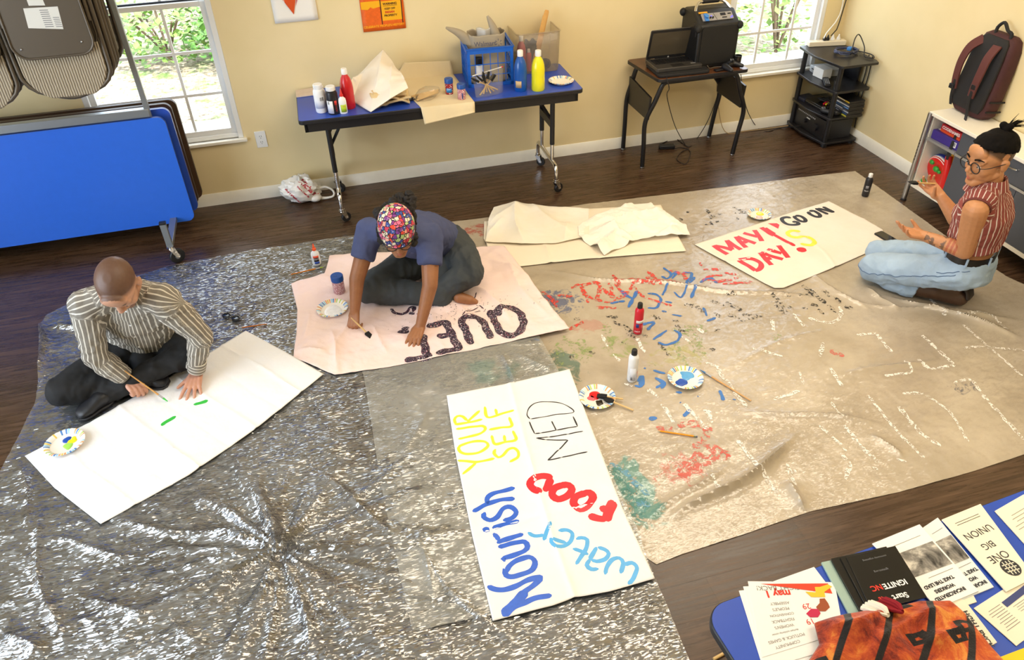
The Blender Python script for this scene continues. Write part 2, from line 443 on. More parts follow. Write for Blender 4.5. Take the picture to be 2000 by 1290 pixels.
def shrub(x, y, r, h, n, label, seed, m=None):
    rnd = random.Random(seed); o = thing('shrub', label, 'shrub', (x, y, -.25), group='shrubs outside the windows')
    mb = MB()
    for k in range(n):
        a = rnd.random()*2*PI; q = rnd.random()**.4; zz = rnd.random()
        rr = r*q*(.55+.75*math.sin(PI*min(1, zz*.9+.08)))
        p = V((x+math.cos(a)*rr, y+math.sin(a)*rr, -.2+zz*h))
        d = V((rnd.uniform(-1, 1), rnd.uniform(-1, 1), rnd.uniform(-.6, .8))).normalized(); sx, sy, _ = basis(d)
        L = rnd.uniform(.05, .11); B_ = L*.42
        mb.add([p, p+d*L*.5+sx*B_, p+d*L, p+d*L*.5-sx*B_], [(0, 1, 2, 3)])
    obj('foliage', mb, m or LEAF, o, smooth=False)
    st = MB()
    for k in range(7):
        a = rnd.random()*2*PI; st.tube([(x, y, -.25), (x+math.cos(a)*r*.3, y+math.sin(a)*r*.3, -.2+h*.45), (x+math.cos(a)*r*.6, y+math.sin(a)*r*.6, -.2+h*.85)], .013, 6, .15)
    obj('stem', st, BARK, o)
shrub(-4.35, 6.0, .95, 1.3, 2200, 'tall green shrub at the back right of the yard, seen through the left window', 1)
shrub(-6.75, 6.4, 1.1, 1.4, 1500, 'pale shrub at the far left of the yard, behind the folding chairs', 2, LEAF2)
shrub(-4.62, 4.1, .55, .55, 900, 'low bright shrub in the middle panes of the left window', 3)
shrub(-5.55, 4.4, .5, .5, 600, 'small low shrub at the left panes of the left window', 4, LEAF2)
shrub(-.45, 2.2, .7, 1.5, 1500, 'leafy shrub right outside the right window', 5, LEAF2)
shrub(.2, 4.4, 1.2, 2.0, 2200, 'big green shrub behind the leafy shrub at the right window', 6, LEAF)
shrub(1.0, 2.3, .5, 1.2, 500, 'narrow shrub at the right edge of the right window', 7, LEAF2)

# ------------------------------------------------------------ things on the back wall
t = thing('wall_outlet', 'white double power outlet on the wall right of the left window', 'power outlet', (-4.453,0,0.432))
c = (-4.453,0,0.432)
obj('cover_plate', MB().span((c[0]-.036, -.006, c[2]-.058), (c[0]+.036, -.0005, c[2]+.058)), VINYL, t, bevel=.003)
for s_ in (-1, 1):
    q = obj('socket', MB().cyl((c[0], -.006, c[2]+s_*.02), (c[0], -.009, c[2]+s_*.02), .016, n=20), VINYL, t)
    sl = MB()
    for dx in (-.006, .006): sl.span((c[0]+dx-.0012, -.0096, c[2]+s_*.02-.001), (c[0]+dx+.0012, -.0088, c[2]+s_*.02+.008))
    sl.cyl((c[0], -.0096, c[2]+s_*.02-.008), (c[0], -.0088, c[2]+s_*.02-.008), .0025, n=8)
    obj('slot', sl, mat('black_plastic', '#15151a', .45), q)
def flat(mb, pts, y): 
    mb.add([(x, y, z) for x, z in pts], [tuple(range(len(pts)))]); return mb
PAPER = mat('white_paper', '#f4f2ee', .75)
def wallprint(name, label, x0, x1, z0, z1, m):
    t = thing(name, label, 'poster', ((x0+x1)/2, 0, z0))
    # a sheet of card with a slightly curled lower edge
    mb = MB().grid(8, 12, lambda u, v: (x0+(x1-x0)*u, -.003-.006*(1-v)**3, z0+(z1-z0)*v))
    obj('sheet', mb, m, t, solid=.0012); return t
t = wallprint('poster', 'white paper with an orange and red arrow point taped to the wall', -4.207, -3.937, 1.172, 1.60, PAPER)
cx = (-4.083,0,1.215)[0]
p = MB(); flat(p, [[(-4.083,1.217),(-4.144,1.308),(-4.017,1.297)]][0][:1]+[(cx-.105, 1.40), (cx-.105, 1.46), (cx+.055, 1.46), (cx+.055, 1.40)], -.0125)
obj('printed_arrow', p, mat('orange_ink', '#d8500f', .7), t, smooth=False)
p = MB(); flat(p, [(cx+.020, 1.262), (cx+.062, 1.36), (cx+.105, 1.40), (cx+.105, 1.46), (cx+.056, 1.46), (cx+.056, 1.39)], -.0127)
obj('printed_stripe', p, mat('crimson_ink', '#c21d4b', .7), t, smooth=False)
p = MB(); flat(p, [(cx-.043, 1.268), (cx-.040, 1.265), (cx-.060, 1.46), (cx-.063, 1.46)], -.0129)
obj('printed_line', p, PAPER, t, smooth=False)
t = wallprint('poster', 'orange and yellow poster with a warning sign taped to the wall', -3.665, -3.385, 1.066, 1.50, mat('poster_orange', '#e8650f', .6, var=.12, vscale=60))
YEL = mat('poster_yellow', '#f6b40e', .6); DK = mat('poster_ink', '#3a1c0c', .7)
p = MB(); flat(p, [(-3.663, 1.27), (-3.56, 1.262), (-3.52, 1.28), (-3.52, 1.50), (-3.663, 1.50)], -.0075); flat(p, [(-3.66, 1.205), (-3.62, 1.20), (-3.60, 1.215), (-3.585, 1.205), (-3.53, 1.215), (-3.53, 1.25), (-3.66, 1.25)], -.0075)
flat(p, [(-3.41, 1.26), (-3.387, 1.265), (-3.387, 1.50), (-3.41, 1.50)], -.0075)
obj('printed_sky', p, YEL, t, smooth=False)
p = MB(); flat(p, [(-3.532, 1.125), (-3.402, 1.125), (-3.402, 1.245), (-3.532, 1.245)], -.0085); obj('printed_sign', p, YEL, t, smooth=False)
p = MB()
for a, b in (((-3.537, 1.072), (-3.535, 1.30)), ((-3.402, 1.072), (-3.400, 1.30))): flat(p, [(a[0]-.003, a[1]), (a[0]+.003, a[1]), (b[0]+.003, b[1]), (b[0]-.003, b[1])], -.0088)
flat(p, [(-3.575, 1.31), (-3.555, 1.27), (-3.54, 1.27), (-3.55, 1.31)], -.0082)
obj('printed_posts', p, DK, t, smooth=False)
p = MB()
def wtxt(mb, s, size, x, z, y=-.0095, **k): words(mb, s, size, frame((x, y, z), (1, 0, 0), (0, 0, 1)), **k)
wtxt(p, 'WARNING', .0185, (-3.475,-0.010,1.227)[0], (-3.475,-0.010,1.227)[2], bold=.0006); p.span(((-3.474,0,1.225)[0]-.045, -.0095, (-3.474,0,1.225)[2]-.0105), ((-3.474,0,1.225)[0]+.045, -.0094, (-3.474,0,1.225)[2]-.0085))
wtxt(p, 'KEEP OFF', .0165, (-3.477,0,1.197)[0], (-3.477,0,1.197)[2], bold=.0003); wtxt(p, 'PROPERTY', .0175, (-3.476,0,1.155)[0], (-3.476,0,1.155)[2], bold=.0005)
obj('printed_words', p, DK, t, smooth=False)
p = MB(); wtxt(p, 'INDIAN', .0175, (-3.480,0,1.176)[0], (-3.480,0,1.176)[2], bold=.0008); obj('printed_word', p, mat('poster_red', '#d4371c', .6), t, smooth=False)
p = MB(); wtxt(p, "CELEBRATE PEOPLE'S HISTORY", .0195, -3.526, 1.094, bold=.0004); obj('printed_title', p, YEL, t, smooth=False)
# cables running down the corner
t = thing('wall_cable', 'black power cord running down the corner beside the right window', 'cord', (-.03, -.03, .66))
obj('cable', MB().tube([(-.022, -.02, 2.1), (-.024, -.02, 1.2), (-.05, -.03, .9), (-.10, -.07, .75), (-.16, -.1, .72)], .004, 8, .05), mat('black_rubber', '#17171a', .5), t)
t = thing('wall_cable', 'white power cord running down the corner to the power strip', 'cord', (-.1, -.05, .66))
obj('cable', MB().tube([(-.06, -.012, 2.0), (-.062, -.014, 1.1), (-.08, -.04, .85), (-.2, -.09, .74), (-.22, -.1, .705)], .004, 8, .05), VINYL, t)

# ------------------------------------------------------------ plastic sheets on the floor
def film_material(name, body, cloud, haze, hazevar, gloss, rough, cs, bump_s, stains=()):
    # thin polyethylene: part clear, part hazy, with a crinkled glossy skin
    t = NT(name); v = t.coords()
    # crinkle: small flat facets, each with its own tilt
    dn = t.n('TexNoise'); dn.inputs['Scale'].default_value = cs*1.3; dn.inputs['Detail'].default_value = 3; t.l(v, dn.inputs['Vector'])
    def facets(scale, st, rz, k):
        mp = t.n('VectorMath', operation='MULTIPLY_ADD'); t.l(dn.outputs['Color'], mp.inputs[0]); mp.inputs[1].default_value = (1.1/scale*4,)*3
        t.l(t.coords(st, (0, 0, rz)), mp.inputs[2]); vo = t.n('TexVoronoi'); vo.inputs['Scale'].default_value = scale; t.l(mp.outputs[0], vo.inputs['Vector'])
        a_ = t.n('VectorMath', operation='SUBTRACT'); t.l(vo.outputs['Color'], a_.inputs[0]); a_.inputs[1].default_value = (.5, .5, .5)
        m_ = t.n('VectorMath', operation='MULTIPLY'); t.l(a_.outputs[0], m_.inputs[0]); m_.inputs[1].default_value = (k, k, 0); return m_.outputs[0]
    fa_ = t.n('VectorMath', operation='ADD'); t.l(facets(cs*1.5, (1, 3.0, 1), .5, bump_s*.55), fa_.inputs[0]); t.l(facets(cs*6.5, (1, 4.5, 1), -.35, bump_s), fa_.inputs[1])
    am = t.n('VectorMath', operation='SCALE'); t.l(fa_.outputs[0], am.inputs[0]); t.l(t.math('MULTIPLY_ADD', t.noise(1.7, 3, .5, v), 1.5, .2), am.inputs['Scale'])
    ge = t.n('NewGeometry'); ad = t.n('VectorMath', operation='ADD'); t.l(ge.outputs['Normal'], ad.inputs[0]); t.l(am.outputs[0], ad.inputs[1])
    nrm = t.n('VectorMath', operation='NORMALIZE'); t.l(ad.outputs[0], nrm.inputs[0])
    n1 = t.noise(2.3, 5, .6, v, .4)
    col = t.ramp(n1, [(.3, body), (.7, cloud)])
    fac = t.n('MapRange', _1=.3, _2=.7, _3=haze-hazevar, _4=haze+hazevar); t.l(n1, fac.inputs[0]); fac = fac.outputs[0]
    for (sx, sy, r0, r1, c, sc, thr, k) in stains:
        g = t.n('VectorMath', operation='DISTANCE'); g.inputs[1].default_value = (sx, sy, 0)
        sep = t.n('VectorMath', operation='MULTIPLY'); t.l(v, sep.inputs[0]); sep.inputs[1].default_value = (1/r0, 1/r1, 0)
        g.inputs[1].default_value = (sx/r0, sy/r1, 0); t.l(sep.outputs[0], g.inputs[0])
        rad = t.n('MapRange', _1=.25, _2=1.05, _3=1, _4=0); t.l(g.outputs['Value'], rad.inputs[0])
        nn = t.noise(sc, 6, .7, t.coords((1, 1, 1), (0, 0, sx)), .8)
        m = t.math('MULTIPLY', t.ramp(t.math('ADD', nn, t.math('MULTIPLY_ADD', rad.outputs[0], .5, -.5)), [(thr, '#000000'), (thr+.08, '#ffffff')]), k)
        col = t.mix(m, col, c); fac = t.math('MAXIMUM', fac, t.math('MULTIPLY', m, .9))
    df = t.n('BsdfDiffuse'); t.l(col, df.inputs[0]); tr = t.n('BsdfTransparent')
    m1 = t.n('MixShader'); t.l(fac, m1.inputs[0]); t.l(tr.outputs[0], m1.inputs[1]); t.l(df.outputs[0], m1.inputs[2])
    gl = t.n('BsdfGlossy'); gl.inputs['Roughness'].default_value = rough; t.l(nrm.outputs[0], gl.inputs['Normal']); pass
    fr = t.n('Fresnel'); fr.inputs[0].default_value = 1.5; t.l(nrm.outputs[0], fr.inputs['Normal'])
    gf = t.n('Math', operation='MULTIPLY_ADD', use_clamp=True); t.l(fr.outputs[0], gf.inputs[0]); gf.inputs[1].default_value = gloss; gf.inputs[2].default_value = gloss*.16
    m2 = t.n('MixShader'); t.l(gf.outputs[0], m2.inputs[0]); t.l(m1.outputs[0], m2.inputs[1]); t.l(gl.outputs[0], m2.inputs[2]); t.l(m2.outputs[0], t.out.inputs[0])
    return t.m
def fold(X, Y, a, b, wd, amp, wob=.02):
    # a pinched fold running from a to b
    ax, ay = a; bx, by = b; dx, dy = bx-ax, by-ay; L = math.hypot(dx, dy)
    s = ((X-ax)*dx+(Y-ay)*dy)/L; d = ((X-ax)*-dy+(Y-ay)*dx)/L+wob*np.sin(s*9+ax*5)
    return amp*np.exp(-np.abs(d)/wd)*np.clip(np.minimum(s/(L*.25), (L-s)/(L*.25)), 0, 1)
def h_tarp(X, Y):
    P = np.c_[X.ravel(), Y.ravel(), 0*X.ravel()]
    h = .0020+.0022*np.clip(fbm(P*[5, 7, 1], 4), -.4, 1)+.0012*np.clip(ridge(P*[14, 20, 1]+3, 3), 0, 2)
    h = h.reshape(X.shape)
    for a, b, wd, am in TARP_FOLDS: h = h+fold(X, Y, a, b, wd*.8, am*1.6)
    return h
TARP_FOLDS = [((-2.975,-1.519), (-1.414,-2.333), .018, .012), ((-1.414,-2.333), (-0.577,-2.771), .018, .010), ((-1.150,-2.336), (-0.697,-2.899), .02, .018),
 ((-2.392,-2.953), (-1.815,-3.236), .02, .013), ((-3.006,-3.489), (-2.305,-3.257), .022, .022), ((-2.853,-3.453), (-2.187,-3.193), .016, .014), ((-1.901,-3.279), (-1.871,-3.452), .02, .012),
 ((-2.403,-3.415), (-2.412,-3.585), .03, .022), ((-1.185,-2.244), (-1.154,-2.517), .018, .014), ((-1.426,-1.938), (-1.313,-2.467), .016, .01), ((-1.802,-2.902), (-1.266,-2.900), .016, .009),
 ((-3.145,-3.500), (-2.596,-3.234), .014, .012), ((-2.343,-2.654), (-1.607,-2.523), .012, .007), ((-0.188,-1.365), (-0.399,-2.015), .016, .010)]
DIRT = [((-2.925,-1.860,0)[0], (-2.925,-1.860,0)[1], .34, .3, '#3d5a8e', 17, .42, .8), ((-3.135,-2.410,0)[0], (-3.135,-2.410,0)[1], .35, .4, '#2f7368', 9, .42, .75),
 ((-3.052,-3.280,0)[0], (-3.052,-3.280,0)[1], .22, .5, '#4aa39b', 8, .40, .8), ((-2.775,-2.347,0)[0], (-2.775,-2.347,0)[1], .5, .25, '#8fae4e', 7, .47, .6),
 ((-2.815,-3.230,0)[0], (-2.815,-3.230,0)[1], .3, .22, '#e0705f', 13, .45, .7), ((-2.504,-2.519,0)[0], (-2.504,-2.519,0)[1], .5, .3, '#b9b83f', 6, .52, .5),
 ((-2.841,-2.139,0)[0], (-2.841,-2.139,0)[1], .3, .2, '#cf8478', 9, .47, .5), ((-3.150,-0.933,0)[0], (-3.150,-0.933,0)[1], .3, .25, '#c4473c', 10, .46, .7), ((-1.285,-3.140,0)[0], (-1.285,-3.140,0)[1], .22, .18, '#3c4a68', 14, .52, .8)]
XY = coons([(-3.383,-0.758), (-2.902,-0.795), (-2.243,-0.816), (-1.490,-0.867), (-0.778,-0.905), (-0.333,-0.937)], [(-3.116,-3.644), (-3.006,-3.630), (-2.731,-3.613), (-2.414,-3.587), (-1.986,-3.602), (-1.622,-3.595), (-1.132,-3.562)], 330, 270,
 left=[(-3.645,-1.890), (-3.582,-2.700), (-3.317,-3.315)], right=[(-0.341,-1.457), (-0.364,-1.929), (-0.348,-2.395), (-0.263,-2.694)])
tarp = obj('plastic_drop_cloth', sheetmesh(XY, h_tarp(XY[..., 0], XY[..., 1])), film_material('milky_film', '#c6b69e', '#d3c5b0', .76, .10, .75, .24, 19, .28, DIRT))
tag(tarp, 'milky plastic drop cloth stained with paint, covering the right half of the floor', 'drop cloth')
PINCH = (-4.523,-3.161)
def h_clear(X, Y):
    P = np.c_[X.ravel(), Y.ravel(), 0*X.ravel()]
    h = .008+.0035*fbm(P*[4, 6, 1]+40, 4)+.0028*np.clip(ridge(P*[9, 16, 1]+8, 4), -.3, 2)
    h = h.reshape(X.shape)
    dx, dy = X-PINCH[0], Y-PINCH[1]; r = np.hypot(dx, dy); th = np.arctan2(dy, dx)
    Q = np.c_[(np.cos(th)*2.6).ravel(), (np.sin(th)*2.6).ravel(), (r*1.2).ravel()]
    sp = np.clip(ridge(Q, 3), 0, 2).reshape(X.shape)
    h = h+.030*sp**2*np.exp(-r/.33)*np.clip(r/.05, 0, 1)+.02*np.exp(-(r/.03)**2)
    for a, b, wd, am in CLEAR_FOLDS: h = h+fold(X, Y, a, b, wd, am)
    return np.maximum(h, .004)
CLEAR_FOLDS = [((-5.208,-2.806), (-4.533,-3.140), .020, .024), ((-5.457,-2.840), (-5.065,-3.033), .02, .018), ((-4.523,-3.156), (-4.409,-3.670), .014, .020), ((-4.523,-3.156), (-4.582,-3.619), .012, .018),
 ((-4.523,-3.156), (-4.651,-3.599), .012, .016), ((-4.523,-3.156), (-4.336,-3.651), .014, .014), ((-4.492,-3.126), (-4.351,-2.861), .012, .018), ((-4.512,-3.120), (-4.586,-2.729), .013, .018), ((-4.522,-3.117), (-4.719,-2.595), .012, .012),
 ((-4.389,-2.758), (-4.016,-3.268), .014, .016), ((-4.016,-3.268), (-3.745,-3.824), .014, .016), ((-5.544,-2.593), (-5.281,-3.415), .02, .018), ((-5.512,-3.267), (-5.333,-3.400), .03, .03), ((-5.665,-2.310), (-5.488,-2.778), .015, .016),
 ((-5.248,-3.193), (-4.927,-3.332), .016, .015), ((-4.927,-3.332), (-4.739,-3.554), .014, .012), ((-4.955,-0.941), (-4.152,-0.948), .012, .008), ((-4.825,-1.265), (-4.291,-1.150), .01, .007), ((-5.721,-1.245), (-5.414,-1.438), .02, .035), ((-5.578,-1.827), (-5.414,-1.622), .02, .04),
 ((-5.641,-1.808), (-5.427,-2.030), .015, .03), ((-5.773,-1.178), (-5.650,-1.764), .02, .045), ((-4.783,-1.817), (-4.425,-1.444), .012, .008)]
XY = coons([(-5.769,-1.230), (-5.751,-1.124), (-5.538,-0.943), (-5.115,-0.781), (-4.589,-0.745), (-4.136,-0.755), (-3.738,-0.779)], [(-5.697,-3.534), (-5.088,-3.842), (-4.307,-4.036), (-3.182,-4.263)], 300, 330,
 left=[(-5.688,-1.626), (-5.655,-1.922), (-5.695,-2.268), (-5.744,-2.591)], right=[(-3.423,-1.540), (-3.161,-2.136), (-3.099,-2.624), (-3.135,-3.529), (-3.169,-4.032)])
clear = obj('plastic_sheet', sheetmesh(XY, h_clear(XY[..., 0], XY[..., 1])), film_material('clear_film', '#b4bcc0', '#cbd0d0', .15, .07, 1.35, .15, 9, .66))
tag(clear, 'crinkled clear plastic sheet spread over the left half of the floor', 'plastic sheet')
def h_over(X, Y):
    P = np.c_[X.ravel(), Y.ravel(), 0*X.ravel()]
    h = (.014+.003*fbm(P*[4, 5, 1]+70, 4)+.0015*np.clip(ridge(P*[10, 13, 1]+11, 3), 0, 2)).reshape(X.shape)
    for a, b, wd, am in [((-3.340,-2.217), (-3.387,-2.536), .012, .018), ((-3.301,-2.229), (-3.159,-2.486), .02, .016), ((-3.965,-2.822), (-3.817,-2.520), .02, .010), ((-3.952,-3.574), (-4.008,-3.218), .015, .01)]: h = h+fold(X, Y, a, b, wd, am)
    return h
XY = coons([(-4.081,-2.033), (-3.687,-2.110), (-3.128,-2.122)], [(-4.071,-3.664), (-3.782,-3.679), (-3.413,-3.699), (-3.163,-3.692)], 130, 150, left=[(-4.072,-2.227), (-4.085,-2.941), (-4.078,-3.399)], right=[(-3.116,-2.520), (-3.113,-3.078), (-3.125,-3.506)])
over = obj('plastic_sheet', sheetmesh(XY, h_over(XY[..., 0], XY[..., 1])), film_material('hazy_film', '#b8b9b2', '#c9c8c0', .42, .08, .8, .2, 9, .5, [((-3.445,-2.357,0)[0], (-3.445,-2.357,0)[1], .55, .22, '#5fa39a', 6, .43, .55)]))
tag(over, 'hazy folded plastic strip lying under the nourish banner', 'plastic sheet')

# paint left on the milky sheet: dry brush strokes
def drypaint(name, col, thr, sc=70, rough=.5, al=1):
    t = NT(name); v = t.coords((1, 1, 1)); n = t.noise(sc, 5, .7, v, .5)
    t.b.inputs['Base Color'].default_value = lin(col); t.b.inputs['Roughness'].default_value = rough
    a = t.ramp(n, [(thr, '#000000'), (thr+.05, '#ffffff')]); t.l(t.math('MULTIPLY', a, al), t.b.inputs['Alpha']); return t.m
tb = bvh_of(tarp); tz = lambda x, y: zof(tb, x, y, .004)
def paint(name, strokes, wd, m, host=tarp, zf=tz, off=.0015):
    mb = MB(); rnd = random.Random(len(strokes))
    for s_ in strokes: ribbon(mb, s_, wd*rnd.uniform(.75, 1.25), zf, off+rnd.random()*.0006, .25)
    return obj(name, mb, m, host, smooth=True)
WHT = [[(-1.859,-2.361),(-1.909,-2.467)],
 [(-1.727,-2.360),(-1.736,-2.481)],
 [(-1.671,-2.419),(-1.622,-2.466),(-1.561,-2.495),(-1.477,-2.438),(-1.446,-2.374)],
 [(-1.408,-2.642),(-1.432,-2.805)],
 [(-1.515,-2.628),(-1.408,-2.642)],
 [(-1.189,-2.719),(-1.198,-2.976)],
 [(-1.414,-2.882),(-1.439,-2.962),(-1.585,-2.952)],
 [(-1.342,-2.887),(-1.332,-2.969),(-1.198,-2.984)],
 [(-0.921,-2.462),(-0.955,-2.622)],
 [(-0.911,-2.636),(-0.733,-2.670),(-0.732,-2.822)],
 [(-0.922,-2.713),(-0.944,-3.148)],
 [(-1.066,-2.881),(-0.955,-2.906),(-0.781,-2.987)],
 [(-1.718,-2.632),(-1.800,-2.728)],
 [(-1.803,-2.816),(-1.828,-2.961)],
 [(-1.945,-3.038),(-1.961,-3.155)],
 [(-1.748,-3.050),(-1.772,-3.271),(-1.771,-3.472)],
 [(-1.486,-3.130),(-1.462,-3.262),(-1.520,-3.447)],
 [(-1.660,-3.155),(-1.679,-3.328),(-1.652,-3.434)],
 [(-1.300,-3.098),(-1.209,-3.100),(-1.239,-3.253),(-1.273,-3.507)],
 [(-2.089,-3.160),(-2.071,-3.266),(-2.064,-3.337)],
 [(-2.099,-3.340),(-2.101,-3.406),(-2.170,-3.482)],
 [(-1.977,-3.194),(-1.986,-3.320),(-1.974,-3.438)],
 [(-2.493,-3.139),(-2.490,-3.302),(-2.488,-3.466)],
 [(-2.721,-2.817),(-2.719,-2.955)],
 [(-2.614,-2.849),(-2.591,-3.038)],
 [(-2.527,-2.922),(-2.553,-3.005)],
 [(-2.337,-2.634),(-2.344,-2.803),(-2.351,-2.961)],
 [(-1.964,-2.801),(-1.997,-2.892)],
 [(-2.359,-3.329),(-2.396,-3.457)],
 [(-2.194,-2.946),(-2.043,-2.928)],
 [(-1.582,-3.085),(-1.485,-3.114)],
 [(-1.891,-3.443),(-1.855,-3.467)],
 [(-2.016,-3.451),(-2.001,-3.475)],
 [(-2.731,-2.701),(-2.717,-2.770)],
 [(-2.700,-3.291),(-2.714,-3.386)],
 [(-2.092,-2.564),(-1.982,-2.672)],
 [(-2.344,-3.372),(-2.388,-3.410)]]
paint('white_brush_marks', WHT, .018, drypaint('dry_white_paint', '#f4efe6', .475, 75))
WH2 = [[(-2.800,-2.222),(-2.807,-2.332)],
 [(-2.631,-2.303),(-2.642,-2.437)],
 [(-2.803,-2.396),(-2.790,-2.462)],
 [(-2.399,-2.356),(-2.379,-2.427)],
 [(-2.376,-2.598),(-2.330,-2.654)],
 [(-2.747,-2.706),(-2.716,-2.747)],
 [(-2.713,-2.847),(-2.721,-2.933)],
 [(-2.286,-2.324),(-2.275,-2.376)],
 [(-2.836,-2.631),(-2.801,-2.666)],
 [(-2.349,-2.657),(-2.351,-2.748)],
 [(-2.352,-2.843),(-2.341,-2.953)],
 [(-2.623,-2.837),(-2.603,-2.962)],
 [(-2.547,-2.913),(-2.532,-2.969)]]
paint('white_brush_marks', WH2, .018, drypaint('dry_white_paint_b', '#f2ece3', .465, 80))
RED = [[(-2.812,-1.758),(-2.751,-1.739),(-2.746,-1.871),(-2.685,-1.936)],
 [(-2.751,-1.739),(-2.641,-1.764),(-2.710,-1.919)],
 [(-2.638,-1.812),(-2.613,-1.913),(-2.579,-1.774)],
 [(-2.526,-1.693),(-2.548,-1.859),(-2.501,-1.902)],
 [(-2.514,-1.775),(-2.429,-1.782),(-2.491,-1.877)],
 [(-2.419,-1.785),(-2.358,-1.824),(-2.334,-1.870)],
 [(-2.313,-1.720),(-2.296,-1.882)],
 [(-2.273,-1.831),(-2.176,-1.910)],
 [(-2.194,-1.757),(-2.143,-1.794),(-2.125,-1.897)],
 [(-2.067,-1.916),(-1.983,-1.884),(-1.911,-1.897)],
 [(-2.020,-1.911),(-1.951,-1.952),(-1.837,-1.950)],
 [(-1.954,-1.980),(-1.782,-2.015)],
 [(-1.988,-1.803),(-1.889,-1.834)],
 [(-1.887,-1.874),(-1.832,-1.921)],
 [(-2.987,-1.740),(-2.955,-1.806),(-2.949,-1.915)],
 [(-2.989,-1.813),(-2.924,-1.870)],
 [(-2.912,-1.801),(-2.822,-1.847)],
 [(-2.744,-1.980),(-2.632,-2.015)],
 [(-2.625,-1.945),(-2.514,-1.907)],
 [(-2.457,-1.850),(-2.442,-1.967),(-2.327,-2.092)],
 [(-1.972,-1.726),(-1.980,-1.764)],
 [(-2.760,-1.793),(-2.766,-1.928)],
 [(-2.679,-1.947),(-2.622,-1.964)],
 [(-2.161,-1.808),(-2.080,-1.804)],
 [(-2.952,-2.135),(-2.854,-2.083)],
 [(-2.535,-1.826),(-2.520,-1.734)],
 [(-2.433,-1.819),(-2.280,-1.848)],
 [(-2.354,-1.864),(-2.336,-1.772)],
 [(-2.018,-1.950),(-1.904,-1.948)]]
paint('red_brush_marks', RED, .022, drypaint('dry_red_paint', '#d8463a', .47, 55))
RD2 = [[(-2.711,-2.972),(-2.622,-2.991),(-2.579,-3.056)],
 [(-2.838,-3.262),(-2.745,-3.239),(-2.644,-3.203),(-2.566,-3.213)],
 [(-2.653,-3.118),(-2.608,-3.173),(-2.566,-3.213)],
 [(-2.702,-3.131),(-2.588,-3.053)],
 [(-1.723,-2.697),(-1.681,-2.764)],
 [(-2.811,-2.956),(-2.739,-2.986)],
 [(-2.841,-3.248),(-2.687,-3.163)]]
paint('red_brush_marks', RD2, .045, drypaint('faint_red_paint', '#e2695c', .47, 40, al=.65))
BLU = [[(-2.567,-2.035),(-2.456,-1.898)],
 [(-2.542,-1.871),(-2.515,-1.962)],
 [(-2.649,-1.965),(-2.561,-1.969)],
 [(-2.468,-2.075),(-2.418,-2.082),(-2.363,-2.019),(-2.365,-1.963),(-2.409,-1.940)],
 [(-2.347,-2.042),(-2.314,-2.064)],
 [(-2.335,-1.982),(-2.258,-1.884)],
 [(-2.259,-1.969),(-2.239,-2.030),(-2.147,-1.919)],
 [(-2.191,-2.054),(-2.103,-1.943)],
 [(-2.207,-1.713),(-2.195,-1.797),(-2.240,-1.832),(-2.257,-1.797)],
 [(-2.195,-1.797),(-2.149,-1.782),(-2.210,-1.841)],
 [(-2.123,-1.800),(-2.073,-1.826),(-2.157,-1.916)],
 [(-2.075,-1.864),(-2.133,-1.914)],
 [(-2.071,-1.924),(-1.992,-1.901),(-1.979,-1.963)],
 [(-2.557,-2.209),(-2.481,-2.199)],
 [(-2.549,-2.260),(-2.484,-2.206)],
 [(-2.556,-2.346),(-2.450,-2.291)],
 [(-2.539,-2.374),(-2.504,-2.408),(-2.436,-2.391),(-2.397,-2.340),(-2.415,-2.302)],
 [(-3.164,-2.150),(-3.133,-2.175)],
 [(-2.404,-2.121),(-2.380,-2.137)],
 [(-2.168,-2.160),(-2.187,-2.240)],
 [(-2.209,-2.283),(-2.149,-2.269)],
 [(-2.363,-2.168),(-2.315,-2.200)],
 [(-2.548,-1.859),(-2.537,-1.937)]]
paint('blue_brush_marks', BLU, .016, drypaint('dry_blue_paint', '#3a6fb5', .36, 60))
BL2 = [[(-2.793,-2.660),(-2.764,-2.669),(-2.729,-2.607),(-2.767,-2.636)],
 [(-2.671,-2.633),(-2.648,-2.681),(-2.675,-2.717)],
 [(-2.635,-2.677),(-2.698,-2.706)],
 [(-2.658,-2.579),(-2.609,-2.619)],
 [(-2.820,-2.896),(-2.780,-2.901)],
 [(-2.657,-2.931),(-2.612,-2.893)],
 [(-2.407,-2.811),(-2.428,-2.882)],
 [(-2.696,-2.550),(-2.688,-2.557)],
 [(-2.619,-2.761),(-2.592,-2.773)],
 [(-2.382,-2.888),(-2.369,-2.896)],
 [(-2.532,-2.819),(-2.527,-2.820)],
 [(-2.632,-2.834),(-2.629,-2.839)],
 [(-2.724,-2.600),(-2.762,-2.670)]]
paint('blue_brush_marks', BL2, .020, drypaint('dry_blue_paint_b', '#3f78c0', .30, 60))
